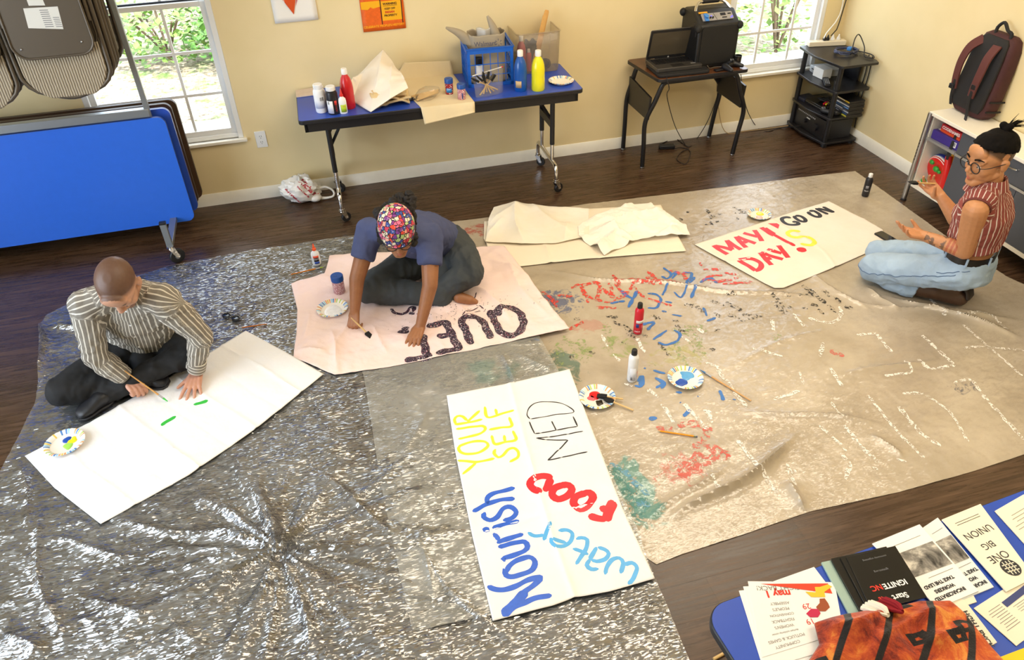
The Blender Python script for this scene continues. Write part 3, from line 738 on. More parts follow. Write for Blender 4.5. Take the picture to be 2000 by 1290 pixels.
BLK = [[(-1.737,-2.151),(-1.736,-2.224),(-1.753,-2.341)],
 [(-1.672,-2.153),(-1.653,-2.214)],
 [(-1.519,-2.126),(-1.523,-2.255)],
 [(-1.511,-2.167),(-1.506,-2.331)],
 [(-1.445,-2.206),(-1.418,-2.350)],
 [(-1.606,-2.210),(-1.541,-2.231)],
 [(-1.589,-2.306),(-1.552,-2.335)],
 [(-1.496,-2.317),(-1.499,-2.420)],
 [(-1.764,-2.215),(-1.780,-2.350)],
 [(-1.717,-2.283),(-1.699,-2.324)],
 [(-1.653,-2.320),(-1.626,-2.346)],
 [(-1.571,-2.363),(-1.572,-2.415)],
 [(-2.255,-2.097),(-2.223,-2.142)],
 [(-2.197,-2.133),(-2.191,-2.205)],
 [(-2.100,-2.110),(-2.049,-2.179)],
 [(-2.136,-2.222),(-2.122,-2.277)],
 [(-2.024,-2.152),(-1.981,-2.253)],
 [(-1.998,-2.282),(-1.897,-2.330)],
 [(-2.070,-2.259),(-2.011,-2.345)],
 [(-2.386,-2.262),(-2.370,-2.316)],
 [(-2.381,-2.296),(-2.366,-2.349)],
 [(-2.539,-2.374),(-2.527,-2.500)],
 [(-2.316,-2.512),(-2.275,-2.510)],
 [(-2.718,-2.075),(-2.659,-2.110)],
 [(-2.699,-2.131),(-2.662,-2.192)],
 [(-2.665,-2.175),(-2.632,-2.267)],
 [(-2.662,-2.241),(-2.641,-2.311)],
 [(-2.588,-2.280),(-2.573,-2.317)],
 [(-2.723,-2.317),(-2.702,-2.339)],
 [(-2.918,-2.342),(-2.888,-2.366)],
 [(-2.183,-2.508),(-2.170,-2.519)],
 [(-2.000,-2.087),(-1.930,-2.100)],
 [(-2.229,-2.088),(-2.207,-2.130)],
 [(-2.383,-2.213),(-2.354,-2.238)],
 [(-2.473,-2.134),(-2.447,-2.193)],
 [(-1.986,-2.336),(-1.907,-2.310)],
 [(-2.214,-2.372),(-2.175,-2.376)],
 [(-3.025,-2.346),(-3.004,-2.368)],
 [(-1.415,-2.377),(-1.389,-2.420)],
 [(-1.578,-2.521),(-1.561,-2.526)],
 [(-2.898,-2.035),(-2.866,-2.062)]]
paint('black_brush_marks', BLK, .026, drypaint('dry_black_paint', '#24201c', .52, 75))
BK2 = [[(-1.624,-1.131),(-1.645,-1.249)],
 [(-1.659,-1.260),(-1.605,-1.216)],
 [(-1.652,-1.308),(-1.612,-1.306)],
 [(-1.584,-1.207),(-1.557,-1.231)],
 [(-1.732,-1.312),(-1.702,-1.329)],
 [(-1.679,-1.284),(-1.686,-1.342)],
 [(-1.445,-1.157),(-1.419,-1.213),(-1.407,-1.249),(-1.475,-1.242)],
 [(-1.497,-1.297),(-1.491,-1.329)],
 [(-1.775,-1.130),(-1.751,-1.130)],
 [(-1.848,-1.184),(-1.847,-1.215),(-1.887,-1.232)]]
paint('black_brush_marks', BK2, .02, drypaint('smudged_black_paint', '#2a2724', .50, 60))
GRN = [[(-2.750,-2.132),(-2.777,-2.254),(-2.816,-2.380)],
 [(-2.323,-2.281),(-2.342,-2.404),(-2.373,-2.547)],
 [(-2.994,-2.170),(-2.975,-2.286),(-2.958,-2.426)],
 [(-2.472,-2.487),(-2.471,-2.546),(-2.478,-2.602)],
 [(-2.447,-2.371),(-2.480,-2.484)],
 [(-2.655,-2.504),(-2.638,-2.553)],
 [(-3.040,-2.219),(-3.095,-2.413)],
 [(-2.278,-2.295),(-2.253,-2.368)],
 [(-1.933,-2.499),(-1.913,-2.552)],
 [(-2.924,-2.224),(-2.938,-2.343)],
 [(-2.424,-2.299),(-2.306,-2.352)]]
paint('green_brush_marks', GRN, .055, drypaint('faint_green_paint', '#9aae68', .52, 45, al=.6))
GR2 = [[(-3.093,-3.135),(-3.065,-3.265),(-3.034,-3.304)],
 [(-3.096,-3.178),(-3.086,-3.271),(-3.030,-3.358)],
 [(-3.101,-3.249),(-3.049,-3.317)],
 [(-3.101,-3.296),(-3.030,-3.380)],
 [(-3.116,-3.366),(-3.051,-3.396)],
 [(-3.132,-3.405),(-3.060,-3.416)],
 [(-3.100,-3.348),(-3.013,-3.351)],
 [(-3.110,-3.117),(-3.094,-3.160)]]
paint('teal_brush_marks', GR2, .05, drypaint('faint_teal_paint', '#5d9c94', .48, 40, al=.6))
GR3 = [[(-3.059,-3.133),(-3.033,-3.245),(-3.003,-3.319)],
 [(-3.095,-3.103),(-3.065,-3.150)],
 [(-3.047,-3.223),(-3.027,-3.265)],
 [(-3.075,-3.344),(-3.022,-3.371)]]
paint('blue_brush_marks', GR3, .03, drypaint('faint_sky_paint', '#6fb0d0', .46, 50, al=.6))

# ------------------------------------------------------------ cloth banners
def cotton(name, col, var=.03, bump=.25, warm=None):
    t = NT(name); v = t.coords(); n = t.noise(2.5, 4, .6, v)
    c2 = warm or col
    t.l(t.ramp(n, [(.35, col), (.7, c2)]), t.b.inputs['Base Color']); t.b.inputs['Roughness'].default_value = .85; t.b.inputs['Specular IOR Level'].default_value = .2
    t.b.inputs['Sheen Weight'].default_value = .1
    n2 = t.noise(14, 4, .6, v); t.l(t.bump(n2, bump, .012), t.b.inputs['Normal']); return t.m
def banner(name, label, top, bot, nu, nv, m, z0, wr, us=(), vs=(), ca=.006, cw=.012, left=None, right=None, folds=(), group=None, cat='banner', freq=(3, 4), part=None):
    XY = coons(top, bot, nu, nv, left, right); X, Y = XY[..., 0], XY[..., 1]
    P = np.c_[X.ravel(), Y.ravel(), 0*X.ravel()]
    h = z0+wr*np.clip(fbm(P*[freq[0], freq[1], 1]+z0*900, 4), -.7, 1).reshape(X.shape)
    U = np.linspace(0, 1, nu+1)[None, :]*math.hypot(X[0, -1]-X[0, 0], Y[0, -1]-Y[0, 0]); Vv = np.linspace(0, 1, nv+1)[:, None]*math.hypot(X[-1, 0]-X[0, 0], Y[-1, 0]-Y[0, 0])
    UL, VL = U.max(), Vv.max(); wob = .006*fbm(P*[6, 6, 1]+5, 2).reshape(X.shape)
    for k, c in enumerate(us): h = h+(ca if k % 2 == 0 else -ca*.4)*np.exp(-np.abs(U-c*UL+wob)/cw)
    for k, c in enumerate(vs): h = h+(ca if k % 2 else ca*.7)*np.exp(-np.abs(Vv-c*VL+wob)/cw)
    for a, b, wd, am in folds: h = h+fold(X, Y, a, b, wd, am)
    h = np.maximum(h, z0*.7)
    o = obj(name, sheetmesh(XY, h), m, solid=.0015); tag(o, label, cat, group); return o
CLOTH = cotton('white_cotton', '#f1f1f3', warm='#f3efe9')
b1 = banner('cloth_banner', 'long white cloth with two green strokes under the hands of the man in stripes', [(-5.617,-2.314), (-5.361,-2.161), (-5.030,-1.933), (-4.647,-1.642)], [(-5.225,-2.829), (-4.891,-2.653), (-4.605,-2.443), (-4.266,-2.134)], 150, 60, CLOTH, .020, .003, us=(.12, .25, .37, .5, .62, .75, .87), vs=(.5,), ca=.0055, cw=.010,
 left=[(-5.448,-2.562)], right=[(-4.443,-1.899)])
z1 = bvh_of(b1); f1 = lambda x, y: zof(z1, x, y, .01)
mb = MB()
for s_ in [[(-5.030,-2.293),(-5.012,-2.270),(-4.970,-2.243)],
 [(-4.892,-2.181),(-4.861,-2.181),(-4.825,-2.175)]]: ribbon(mb, s_, .022, f1, .0022, .15)
obj('green_brush_strokes', mb, mat('green_paint', '#3cc24a', .4), b1)
PINK = cotton('pink_cotton', '#f3dad8', warm='#f5dcd0', bump=.35)
b2 = banner('cloth_banner', 'pale pink cloth with black glitter lettering under the person in the cap', [(-4.387,-1.236), (-4.187,-1.184), (-4.140,-0.991), (-3.904,-1.027), (-3.493,-1.107), (-3.089,-1.203), (-3.068,-1.210)], [(-4.408,-1.950), (-4.212,-2.155), (-3.940,-2.172), (-3.699,-2.168), (-3.338,-2.159), (-2.957,-2.151)], 190, 120, PINK, .022, .010, us=(.56,), vs=(.86,), ca=.004,
 left=[(-4.365,-1.515), (-4.383,-1.757)], right=[(-3.039,-1.516), (-2.995,-1.838)], freq=(7, 8),
 folds=[((-4.372,-1.241), (-4.025,-1.264), .03, .012), ((-4.218,-1.760), (-4.173,-2.155), .02, .016), ((-4.181,-1.958), (-4.029,-1.568), .016, .012), ((-4.390,-1.893), (-4.236,-1.985), .02, .018), ((-3.336,-1.567), (-3.242,-2.015), .025, .016), ((-3.240,-1.301), (-2.991,-1.676), .03, .02), ((-3.150,-1.203), (-3.028,-2.082), .03, .014), ((-3.997,-1.781), (-3.901,-2.088), .014, .010), ((-3.664,-1.682), (-3.373,-1.720), .02, .014), ((-4.017,-1.464), (-3.678,-1.597), .02, .014), ((-3.454,-1.747), (-3.432,-1.907), .014, .010), ((-4.314,-1.531), (-4.361,-1.857), .02, .010)])
z2 = bvh_of(b2); f2 = lambda x, y: zof(z2, x, y, .01)
def glitter():
    t = NT('dark_glitter'); v = t.coords(); vo = t.n('TexVoronoi'); vo.inputs['Scale'].default_value = 260; t.l(v, vo.inputs['Vector'])
    sp = t.n('SeparateColor'); t.l(vo.outputs['Color'], sp.inputs[0])
    c = t.ramp(sp.outputs[0], [(0, '#241c28'), (.42, '#3a2d3a'), (.55, '#6b4f63'), (.7, '#2a2f52'), (.80, '#8c7680'), (.90, '#f0e4e8'), (.97, '#c85f78')], 'CONSTANT')
    t.l(c, t.b.inputs['Base Color']); t.b.inputs['Roughness'].default_value = .35; t.b.inputs['Metallic'].default_value = .25
    t.l(t.bump(vo.outputs['Distance'], .6, .004), t.b.inputs['Normal']); return t.m
GLIT = glitter(); mb = MB()
for s_ in [[(-3.329,-1.853),(-3.324,-1.922),(-3.325,-2.010),(-3.307,-2.088),(-3.263,-2.115),(-3.213,-2.088),(-3.176,-2.013),(-3.172,-1.932),(-3.197,-1.879),(-3.247,-1.863),(-3.301,-1.884),(-3.332,-1.920)],
 [(-3.346,-1.870),(-3.308,-1.894),(-3.267,-1.906)],
 [(-3.493,-2.120),(-3.495,-2.057),(-3.498,-1.978),(-3.499,-1.905),(-3.459,-1.881),(-3.415,-1.902),(-3.391,-1.961),(-3.386,-2.028),(-3.379,-2.100)],
 [(-3.692,-1.904),(-3.648,-1.899),(-3.588,-1.900),(-3.580,-1.960),(-3.574,-2.033),(-3.568,-2.104),(-3.567,-2.138),(-3.620,-2.135),(-3.687,-2.141)],
 [(-3.655,-2.001),(-3.614,-2.006),(-3.582,-2.013)],
 [(-3.853,-1.911),(-3.820,-1.911),(-3.791,-1.913)],
 [(-3.724,-1.965),(-3.731,-2.040),(-3.735,-2.113),(-3.732,-2.154),(-3.790,-2.149),(-3.853,-2.146)],
 [(-3.827,-1.876),(-3.785,-1.879)]]: ribbon(mb, s_, .043, f2, .003, .14, .007)
for s_ in [[(-3.856,-1.673),(-3.840,-1.709),(-3.805,-1.739),(-3.773,-1.726),(-3.751,-1.698),(-3.729,-1.713),(-3.739,-1.748)],
 [(-3.762,-1.741),(-3.737,-1.771)],
 [(-3.538,-1.698),(-3.525,-1.722),(-3.516,-1.721)]]: ribbon(mb, s_, .02, f2, .0028, .3)
for s_ in [[(-3.627,-1.698),(-3.584,-1.703)],
 [(-3.633,-1.727),(-3.583,-1.743)],
 [(-3.621,-1.711),(-3.562,-1.727)],
 [(-3.413,-1.741),(-3.381,-1.719),(-3.356,-1.670)],
 [(-3.459,-1.824),(-3.418,-1.818),(-3.379,-1.806)],
 [(-3.410,-1.843),(-3.375,-1.842)],
 [(-3.470,-1.695),(-3.431,-1.663)],
 [(-3.372,-1.793),(-3.354,-1.830)],
 [(-3.484,-1.858),(-3.460,-1.827)]]: ribbon(mb, s_, .007, f2, .0028, .4)
rnd = random.Random(8)
for k in range(170):
    u = rnd.gauss(0, 1); q = (rnd.uniform(100, 1300), 330+rnd.gauss(0, 1)*90)
    disc(mb, ((-3.216,-1.924)[0]+rnd.gauss(-.22, .2), (-3.216,-1.924)[1]+rnd.gauss(.10, .07)), rnd.uniform(.0015, .0035), f2, .003, 5)
obj('glitter_lettering', mb, GLIT, b2)
CREAM = cotton('cream_cotton', '#f3e6cf', warm='#f5ead6'); CREAM2 = cotton('pale_cream_cotton', '#f4ead6', warm='#f7f2e8')
b3 = banner('folded_cloth', 'flat cream cloth folded in a long strip at the top of the drop cloth', [(-3.108,-0.846), (-2.626,-0.846), (-1.902,-0.997)], [(-3.203,-1.435), (-2.638,-1.492), (-2.000,-1.595)], 120, 50, CREAM, .012, .004, us=(.3, .55), ca=.008, cw=.014, left=[(-3.166,-1.066), (-3.165,-1.133)], cat='cloth')
b4 = banner('folded_cloth', 'upper cream cloth puffed up in broad folds, on the left of the crumpled cloth', [(-3.085,-0.882), (-3.007,-0.715), (-2.833,-0.679), (-2.753,-0.782), (-2.397,-0.928)], [(-3.172,-1.131), (-2.954,-1.226), (-2.750,-1.278), (-2.523,-1.271)], 110, 60, CREAM2, .028, .010, cat='cloth', freq=(4, 6),
 folds=[((-2.859,-0.639), (-2.952,-1.240), .05, .045), ((-2.792,-0.692), (-2.617,-1.241), .06, .04), ((-3.102,-0.948), (-2.782,-0.758), .06, .03), ((-2.584,-1.044), (-2.669,-1.291), .03, .014), ((-3.150,-1.071), (-2.972,-0.919), .03, .02)])
b5 = banner('crumpled_cloth', 'crumpled white cloth bunched on the right end of the folded cream cloth', [(-2.553,-1.139), (-2.399,-1.031), (-2.104,-0.939), (-1.962,-0.962), (-1.941,-1.164)], [(-2.542,-1.397), (-2.507,-1.503), (-2.263,-1.407), (-2.063,-1.432), (-1.899,-1.437)], 110, 80, cotton('soft_white_cotton', '#f5efe2', warm='#fbf7ef'), .028, .022, cat='cloth', freq=(9, 12),
 right=[(-1.872,-1.329)], left=[(-2.586,-1.251)],
 folds=[((-2.455,-1.085), (-1.917,-1.113), .03, .035), ((-2.501,-1.211), (-2.007,-1.229), .025, .04), ((-2.557,-1.456), (-2.344,-1.261), .025, .05), ((-2.368,-1.321), (-2.231,-1.496), .022, .035), ((-2.237,-1.429), (-1.862,-1.346), .022, .03), ((-2.359,-1.116), (-2.268,-1.419), .018, .03), ((-1.986,-1.015), (-1.972,-1.311), .03, .02)])
MAYC = cotton('ecru_cotton', '#efe2d2', warm='#f4ebe1')
b6 = banner('cloth_banner', 'cream cloth banner painted May Day in red with Go On in black', [(-1.916,-1.538), (-1.533,-1.452), (-1.142,-1.363), (-0.793,-1.295)], [(-1.726,-2.057), (-1.697,-2.116), (-1.647,-2.131), (-1.194,-2.011), (-0.805,-1.899)], 130, 70, MAYC, .010, .0022, us=(.55,), vs=(.45,), ca=.006, cw=.012, right=[(-0.715,-1.588), (-0.695,-1.735)], left=[(-1.851,-1.711)])
z6 = bvh_of(b6); f6 = lambda x, y: zof(z6, x, y, .01)
REDP = mat('red_paint', '#d81f2e', .45); BLKP = mat('black_paint', '#2b2b33', .5); YELP = mat('yellow_paint', '#f4e84a', .5, var=.06)
mb = MB()
for s_ in [[(-1.810,-1.585),(-1.797,-1.649),(-1.776,-1.705)],
 [(-1.800,-1.593),(-1.758,-1.627),(-1.726,-1.671)],
 [(-1.701,-1.555),(-1.710,-1.608),(-1.724,-1.664)],
 [(-1.701,-1.555),(-1.691,-1.615),(-1.671,-1.681)],
 [(-1.626,-1.531),(-1.631,-1.600),(-1.629,-1.669)],
 [(-1.618,-1.533),(-1.586,-1.588),(-1.549,-1.643)],
 [(-1.617,-1.613),(-1.591,-1.605)],
 [(-1.556,-1.504),(-1.526,-1.541),(-1.495,-1.573)],
 [(-1.472,-1.491),(-1.480,-1.551),(-1.496,-1.629)]]: ribbon(mb, s_, .032, f6, .002, .05, square=True)
for s_ in [[(-1.411,-1.474),(-1.400,-1.554),(-1.387,-1.590)],
 [(-1.395,-1.488),(-1.378,-1.575)]]: ribbon(mb, s_, .034, f6, .002, .03, square=True)
for s_ in [[(-1.386,-1.572),(-1.366,-1.636),(-1.351,-1.689),(-1.332,-1.742)]]: ribbon(mb, s_, .028, f6, .0022, .03)
for s_ in [[(-1.750,-1.791),(-1.726,-1.854),(-1.708,-1.922)],
 [(-1.742,-1.785),(-1.694,-1.789),(-1.655,-1.809),(-1.638,-1.851),(-1.652,-1.890),(-1.686,-1.918),(-1.712,-1.921)],
 [(-1.580,-1.751),(-1.585,-1.823),(-1.586,-1.895)],
 [(-1.575,-1.749),(-1.542,-1.796),(-1.487,-1.858)],
 [(-1.578,-1.826),(-1.548,-1.823)],
 [(-1.515,-1.726),(-1.492,-1.758),(-1.457,-1.794)],
 [(-1.428,-1.707),(-1.435,-1.772),(-1.446,-1.851)]]: ribbon(mb, s_, .033, f6, .002, .05, square=True)
for c_ in [[(-1.318,-1.793)]]: disc(mb, c_[0], .03, f6, .002, 18, .06)
for a_ in [[(-1.344,-1.439),(-1.272,-1.467),(-1.317,-1.522)]]:
    q = [(x, y, f6(x, y)+.002) for x, y in a_]; mb.add(q, [(0, 1, 2)])
obj('red_lettering', mb, REDP, b6)
mb = MB()
for s_ in [[(-1.165,-1.426),(-1.183,-1.406),(-1.222,-1.413),(-1.239,-1.450),(-1.229,-1.490),(-1.197,-1.510),(-1.161,-1.508),(-1.159,-1.480),(-1.186,-1.476)],
 [(-1.123,-1.407),(-1.092,-1.421),(-1.085,-1.466),(-1.106,-1.493),(-1.131,-1.475),(-1.137,-1.430),(-1.127,-1.405)],
 [(-1.001,-1.383),(-0.969,-1.388),(-0.961,-1.439),(-0.980,-1.467),(-1.006,-1.454),(-1.017,-1.407),(-1.008,-1.385)],
 [(-0.939,-1.358),(-0.925,-1.407),(-0.907,-1.457)],
 [(-0.926,-1.362),(-0.893,-1.398),(-0.857,-1.444)],
 [(-0.879,-1.353),(-0.867,-1.397),(-0.853,-1.445)]]: ribbon(mb, s_, .027, f6, .002, .06)
obj('black_lettering', mb, BLKP, b6)
mb = MB()
for s_ in [[(-1.204,-1.599),(-1.240,-1.579),(-1.283,-1.583),(-1.298,-1.623),(-1.267,-1.655),(-1.217,-1.666),(-1.188,-1.697),(-1.192,-1.740),(-1.226,-1.763),(-1.262,-1.752),(-1.284,-1.727)]]: ribbon(mb, s_, .028, f6, .0024, .06)
obj('yellow_letter', mb, YELP, b6)
NOUR = cotton('bright_white_cotton', '#f3f2f1', warm='#f4efe8')
b7 = banner('cloth_banner', 'upright white cloth banner lettered Nourish Yourself, Food, Water and Med', [(-3.700,-2.479), (-3.384,-2.478), (-3.208,-2.471), (-3.065,-2.465)], [(-3.785,-3.710), (-3.557,-3.712), (-3.475,-3.703), (-3.338,-3.715), (-3.154,-3.711)], 90, 130, NOUR, .021, .003, us=(.5,), vs=(.42, .68), ca=.006, cw=.012, left=[(-3.739,-2.857), (-3.770,-3.315)], right=[(-3.100,-2.846), (-3.145,-3.366)])
z7 = bvh_of(b7); f7 = lambda x, y: zof(z7, x, y, .015)
mb = MB()
for s_ in [[(-3.769,-3.567),(-3.742,-3.588),(-3.708,-3.601),(-3.661,-3.596),(-3.611,-3.584),(-3.557,-3.586)],
 [(-3.560,-3.588),(-3.605,-3.613),(-3.659,-3.639),(-3.698,-3.663),(-3.745,-3.703)],
 [(-3.743,-3.703),(-3.703,-3.682),(-3.646,-3.671),(-3.594,-3.666),(-3.549,-3.671)],
 [(-3.683,-3.524),(-3.669,-3.506),(-3.631,-3.490),(-3.582,-3.487),(-3.566,-3.514),(-3.584,-3.543),(-3.621,-3.554),(-3.663,-3.555),(-3.688,-3.542),(-3.688,-3.517),(-3.683,-3.524)],
 [(-3.678,-3.481),(-3.681,-3.466),(-3.642,-3.463),(-3.592,-3.455),(-3.574,-3.437),(-3.579,-3.412),(-3.617,-3.407),(-3.685,-3.407)],
 [(-3.685,-3.387),(-3.654,-3.381),(-3.573,-3.375)],
 [(-3.677,-3.377),(-3.677,-3.359),(-3.687,-3.338)],
 [(-3.685,-3.314),(-3.629,-3.309),(-3.571,-3.308)],
 [(-3.693,-3.224),(-3.703,-3.246),(-3.684,-3.271),(-3.653,-3.264),(-3.617,-3.227),(-3.586,-3.226),(-3.570,-3.260),(-3.593,-3.285),(-3.633,-3.286)],
 [(-3.741,-3.206),(-3.678,-3.186),(-3.615,-3.179),(-3.556,-3.190)],
 [(-3.673,-3.184),(-3.665,-3.154),(-3.640,-3.138),(-3.593,-3.135),(-3.540,-3.134)]]: ribbon(mb, s_, .022, f7, .002, .12)
for c_ in [[(-3.710,-3.314)]]: disc(mb, c_[0], .015, f7, .002)
for s_ in [[(-3.744,-3.700),(-3.679,-3.659),(-3.634,-3.631)]]: ribbon(mb, s_, .038, f7, .0022, .12)
obj('blue_lettering', mb, mat('blue_paint', '#2a62cf', .45, var=.12, vscale=40), b7)
mb = MB()
for s_ in [[(-3.740,-2.910),(-3.702,-2.926),(-3.663,-2.942),(-3.619,-2.945),(-3.580,-2.945)],
 [(-3.737,-2.998),(-3.703,-2.974),(-3.664,-2.946)],
 [(-3.712,-2.828),(-3.678,-2.820),(-3.628,-2.821),(-3.595,-2.836),(-3.588,-2.861),(-3.613,-2.881),(-3.651,-2.892),(-3.692,-2.884),(-3.717,-2.863),(-3.721,-2.839),(-3.712,-2.828)],
 [(-3.709,-2.782),(-3.652,-2.783),(-3.600,-2.777),(-3.575,-2.756),(-3.583,-2.734),(-3.622,-2.727),(-3.705,-2.717)],
 [(-3.705,-2.687),(-3.648,-2.692),(-3.573,-2.692)],
 [(-3.699,-2.689),(-3.700,-2.654),(-3.681,-2.637),(-3.659,-2.646),(-3.642,-2.681)],
 [(-3.644,-2.686),(-3.610,-2.661),(-3.571,-2.630)],
 [(-3.562,-2.892),(-3.575,-2.915),(-3.563,-2.944),(-3.542,-2.939),(-3.508,-2.913),(-3.481,-2.912),(-3.469,-2.938),(-3.481,-2.970),(-3.523,-2.989)],
 [(-3.557,-2.805),(-3.558,-2.861),(-3.511,-2.863),(-3.458,-2.863),(-3.458,-2.806)],
 [(-3.503,-2.821),(-3.508,-2.862)],
 [(-3.561,-2.767),(-3.503,-2.770),(-3.453,-2.773),(-3.450,-2.715)],
 [(-3.542,-2.610),(-3.547,-2.685),(-3.487,-2.683),(-3.415,-2.675)],
 [(-3.497,-2.640),(-3.501,-2.682)]]: ribbon(mb, s_, .014, f7, .002, .15)
obj('yellow_lettering', mb, mat('bright_yellow_paint', '#f6ef3a', .5), b7)
mb = MB()
for s_ in [[(-3.356,-2.756),(-3.293,-2.759),(-3.237,-2.760),(-3.149,-2.769),(-3.161,-2.722),(-3.194,-2.687),(-3.239,-2.666),(-3.299,-2.655),(-3.337,-2.676),(-3.362,-2.714),(-3.365,-2.735),(-3.359,-2.755)]]: ribbon(mb, s_, .0055, f7, .002, .3)
for s_ in [[(-3.368,-2.770),(-3.367,-2.852),(-3.339,-2.856),(-3.264,-2.860),(-3.163,-2.864),(-3.161,-2.795)],
 [(-3.266,-2.796),(-3.266,-2.861)],
 [(-3.149,-2.901),(-3.222,-2.900),(-3.311,-2.892),(-3.368,-2.881),(-3.330,-2.905),(-3.234,-2.936),(-3.292,-2.982),(-3.360,-3.028),(-3.296,-3.029),(-3.174,-3.028)]]:
    for a_, b_ in zip(s_, s_[1:]): ribbon(mb, [a_, b_], .007, f7, .002, .2)
obj('black_lettering', mb, BLKP, b7)
mb = MB()
for s_ in [[(-3.376,-3.129),(-3.424,-3.192)],
 [(-3.369,-3.128),(-3.411,-3.106),(-3.449,-3.110),(-3.472,-3.133),(-3.466,-3.165),(-3.437,-3.191)],
 [(-3.342,-3.181),(-3.381,-3.187),(-3.400,-3.217),(-3.383,-3.248),(-3.345,-3.244),(-3.312,-3.214),(-3.317,-3.188),(-3.342,-3.181)],
 [(-3.270,-3.250),(-3.308,-3.256),(-3.329,-3.289),(-3.315,-3.325),(-3.274,-3.312),(-3.242,-3.281),(-3.247,-3.251),(-3.270,-3.250)],
 [(-3.172,-3.319),(-3.208,-3.365),(-3.237,-3.405)],
 [(-3.166,-3.327),(-3.202,-3.372),(-3.231,-3.413)],
 [(-3.228,-3.405),(-3.261,-3.387),(-3.293,-3.364)],
 [(-3.200,-3.367),(-3.234,-3.338)]]: ribbon(mb, s_, .034, f7, .002, .08)
obj('red_lettering', mb, REDP, b7)
mb = MB()
for s_ in [[(-3.553,-3.373),(-3.532,-3.397),(-3.492,-3.407)],
 [(-3.450,-3.350),(-3.479,-3.392),(-3.505,-3.429)],
 [(-3.434,-3.401),(-3.401,-3.408),(-3.385,-3.431),(-3.402,-3.462),(-3.438,-3.477),(-3.469,-3.470),(-3.478,-3.445),(-3.474,-3.433),(-3.449,-3.448),(-3.421,-3.467)],
 [(-3.380,-3.461),(-3.358,-3.460),(-3.338,-3.476),(-3.363,-3.519),(-3.419,-3.570)],
 [(-3.407,-3.499),(-3.380,-3.519),(-3.358,-3.541)],
 [(-3.315,-3.518),(-3.335,-3.538),(-3.362,-3.564)],
 [(-3.311,-3.520),(-3.288,-3.537),(-3.281,-3.559),(-3.304,-3.579),(-3.338,-3.579),(-3.357,-3.563)],
 [(-3.357,-3.561),(-3.380,-3.584),(-3.369,-3.606),(-3.342,-3.612)],
 [(-3.328,-3.642),(-3.309,-3.614),(-3.278,-3.589),(-3.249,-3.590),(-3.242,-3.615),(-3.270,-3.654)],
 [(-3.245,-3.623),(-3.211,-3.624),(-3.201,-3.651),(-3.229,-3.685),(-3.260,-3.706)]]: ribbon(mb, s_, .017, f7, .002, .12)
obj('light_blue_lettering', mb, mat('light_blue_paint', '#56aee8', .45, var=.1, vscale=40), b7)

# the film lies flat under the cloths spread on it
def press(host, bv):
    for v in host.data.vertices:
        h = bv.ray_cast(V((v.co.x, v.co.y, 1)), V((0, 0, -1)))
        if h[0] is not None and v.co.z > h[0].z-.004: v.co.z = max(.001, h[0].z-.004)
for host, bvs in ((clear, (z1, z2, z7)), (over, (z2, z7)), (tarp, (z2, z6, z7, bvh_of(b3)))):
    for bv in bvs: press(host, bv)

# ------------------------------------------------------------ furniture
BLUE = mat('blue_laminate', '#2a4fb8', .33, var=.03)
BLACK = mat('black_plastic', '#15151a', .45)
BLACKM = mat('black_powder_coat', '#141417', .4)
CHROME = mat('chrome', '#dcdcde', .12, 1)
STEEL = mat('brushed_steel', '#b4b6b9', .32, 1)
RUBBER = mat('black_rubber', '#17171a', .5)
def caster(parent, x, y, r=.03, rz=0, z=0):
    rot = Matrix.Rotation(rz, 3, 'Z')
    k = MB(); c = V((x, y, z+r)); ax = rot @ V((0, 1, 0)); tr = rot @ V((.022, 0, 0)); c = c+tr
    k.cyl((x, y, z+2*r+.012), (x, y, z+2*r+.03), .018)
    for s_ in (-1, 1):
        o_ = ax*s_*.017
        k.rings([[V((x, y, z+2*r+.016))+o_+rot @ V((a, 0, 0)) for a in (-.018, .018)]+[V((x, y, z+2*r+.016))+o_*1.15+rot @ V((a, 0, 0)) for a in (.018, -.018)],
                 [c+o_+rot @ V((a, 0, -.004)) for a in (-.010, .010)]+[c+o_*1.15+rot @ V((a, 0, -.004)) for a in (.010, -.010)]])
    k.cyl(c-ax*.022, c+ax*.022, .005, n=10); k.box((x, y, z+2*r+.014), (.036, .042, .004), rot)
    q = obj('caster', k, CHROME, parent)
    prof = [(r*.35, -.011), (r*.9, -.012), (r, -.006), (r, .006), (r*.9, .012), (r*.35, .011)]
    m_ = Matrix.Rotation(rz, 3, 'Z') @ Matrix.Rotation(PI/2, 3, 'X')
    obj('wheel', MB().lathe(prof, 24, c, m_), RUBBER, q)
    obj('hub', MB().lathe([(r*.35, -.012), (r*.35, .012)], 16, c, m_), mat('grey_plastic', '#8a8c90', .5), q)

# folding table along the back wall
TZ = .74
T0 = V((-4.176, -.572, TZ)); ta = -.0226; tu = V((math.cos(ta), math.sin(ta), 0)); tv = V((-math.sin(ta), math.cos(ta), 0)); TLEN, TDEP = 1.83, .55
TP = lambda a, b, z=0: tuple(T0+tu*a+tv*b+V((0, 0, z)))
def rrect(w_, d_, r, n=5):
    out = []
    for cx, cy, a0 in ((w_-r, r, -PI/2), (w_-r, d_-r, 0), (r, d_-r, PI/2), (r, r, PI)):
        out += [(cx+r*math.cos(a0+PI/2*i/n), cy+r*math.sin(a0+PI/2*i/n)) for i in range(n+1)]
    return out
t = thing('folding_table', 'long blue topped folding table with chrome caster legs against the back wall', 'table', tuple(T0-V((0, 0, TZ))))
mm = Matrix.Translation(T0) @ Matrix.Rotation(ta, 4, 'Z')
obj('tabletop', MB().prism(rrect(TLEN-.008, TDEP-.008, .026), -.012, 0, mm @ Matrix.Translation((.004, .004, 0))), BLUE, t)
obj('edge_band', MB().prism(rrect(TLEN, TDEP, .03), -.028, -.0015, mm), BLACK, t, bevel=.004)
ap = MB()
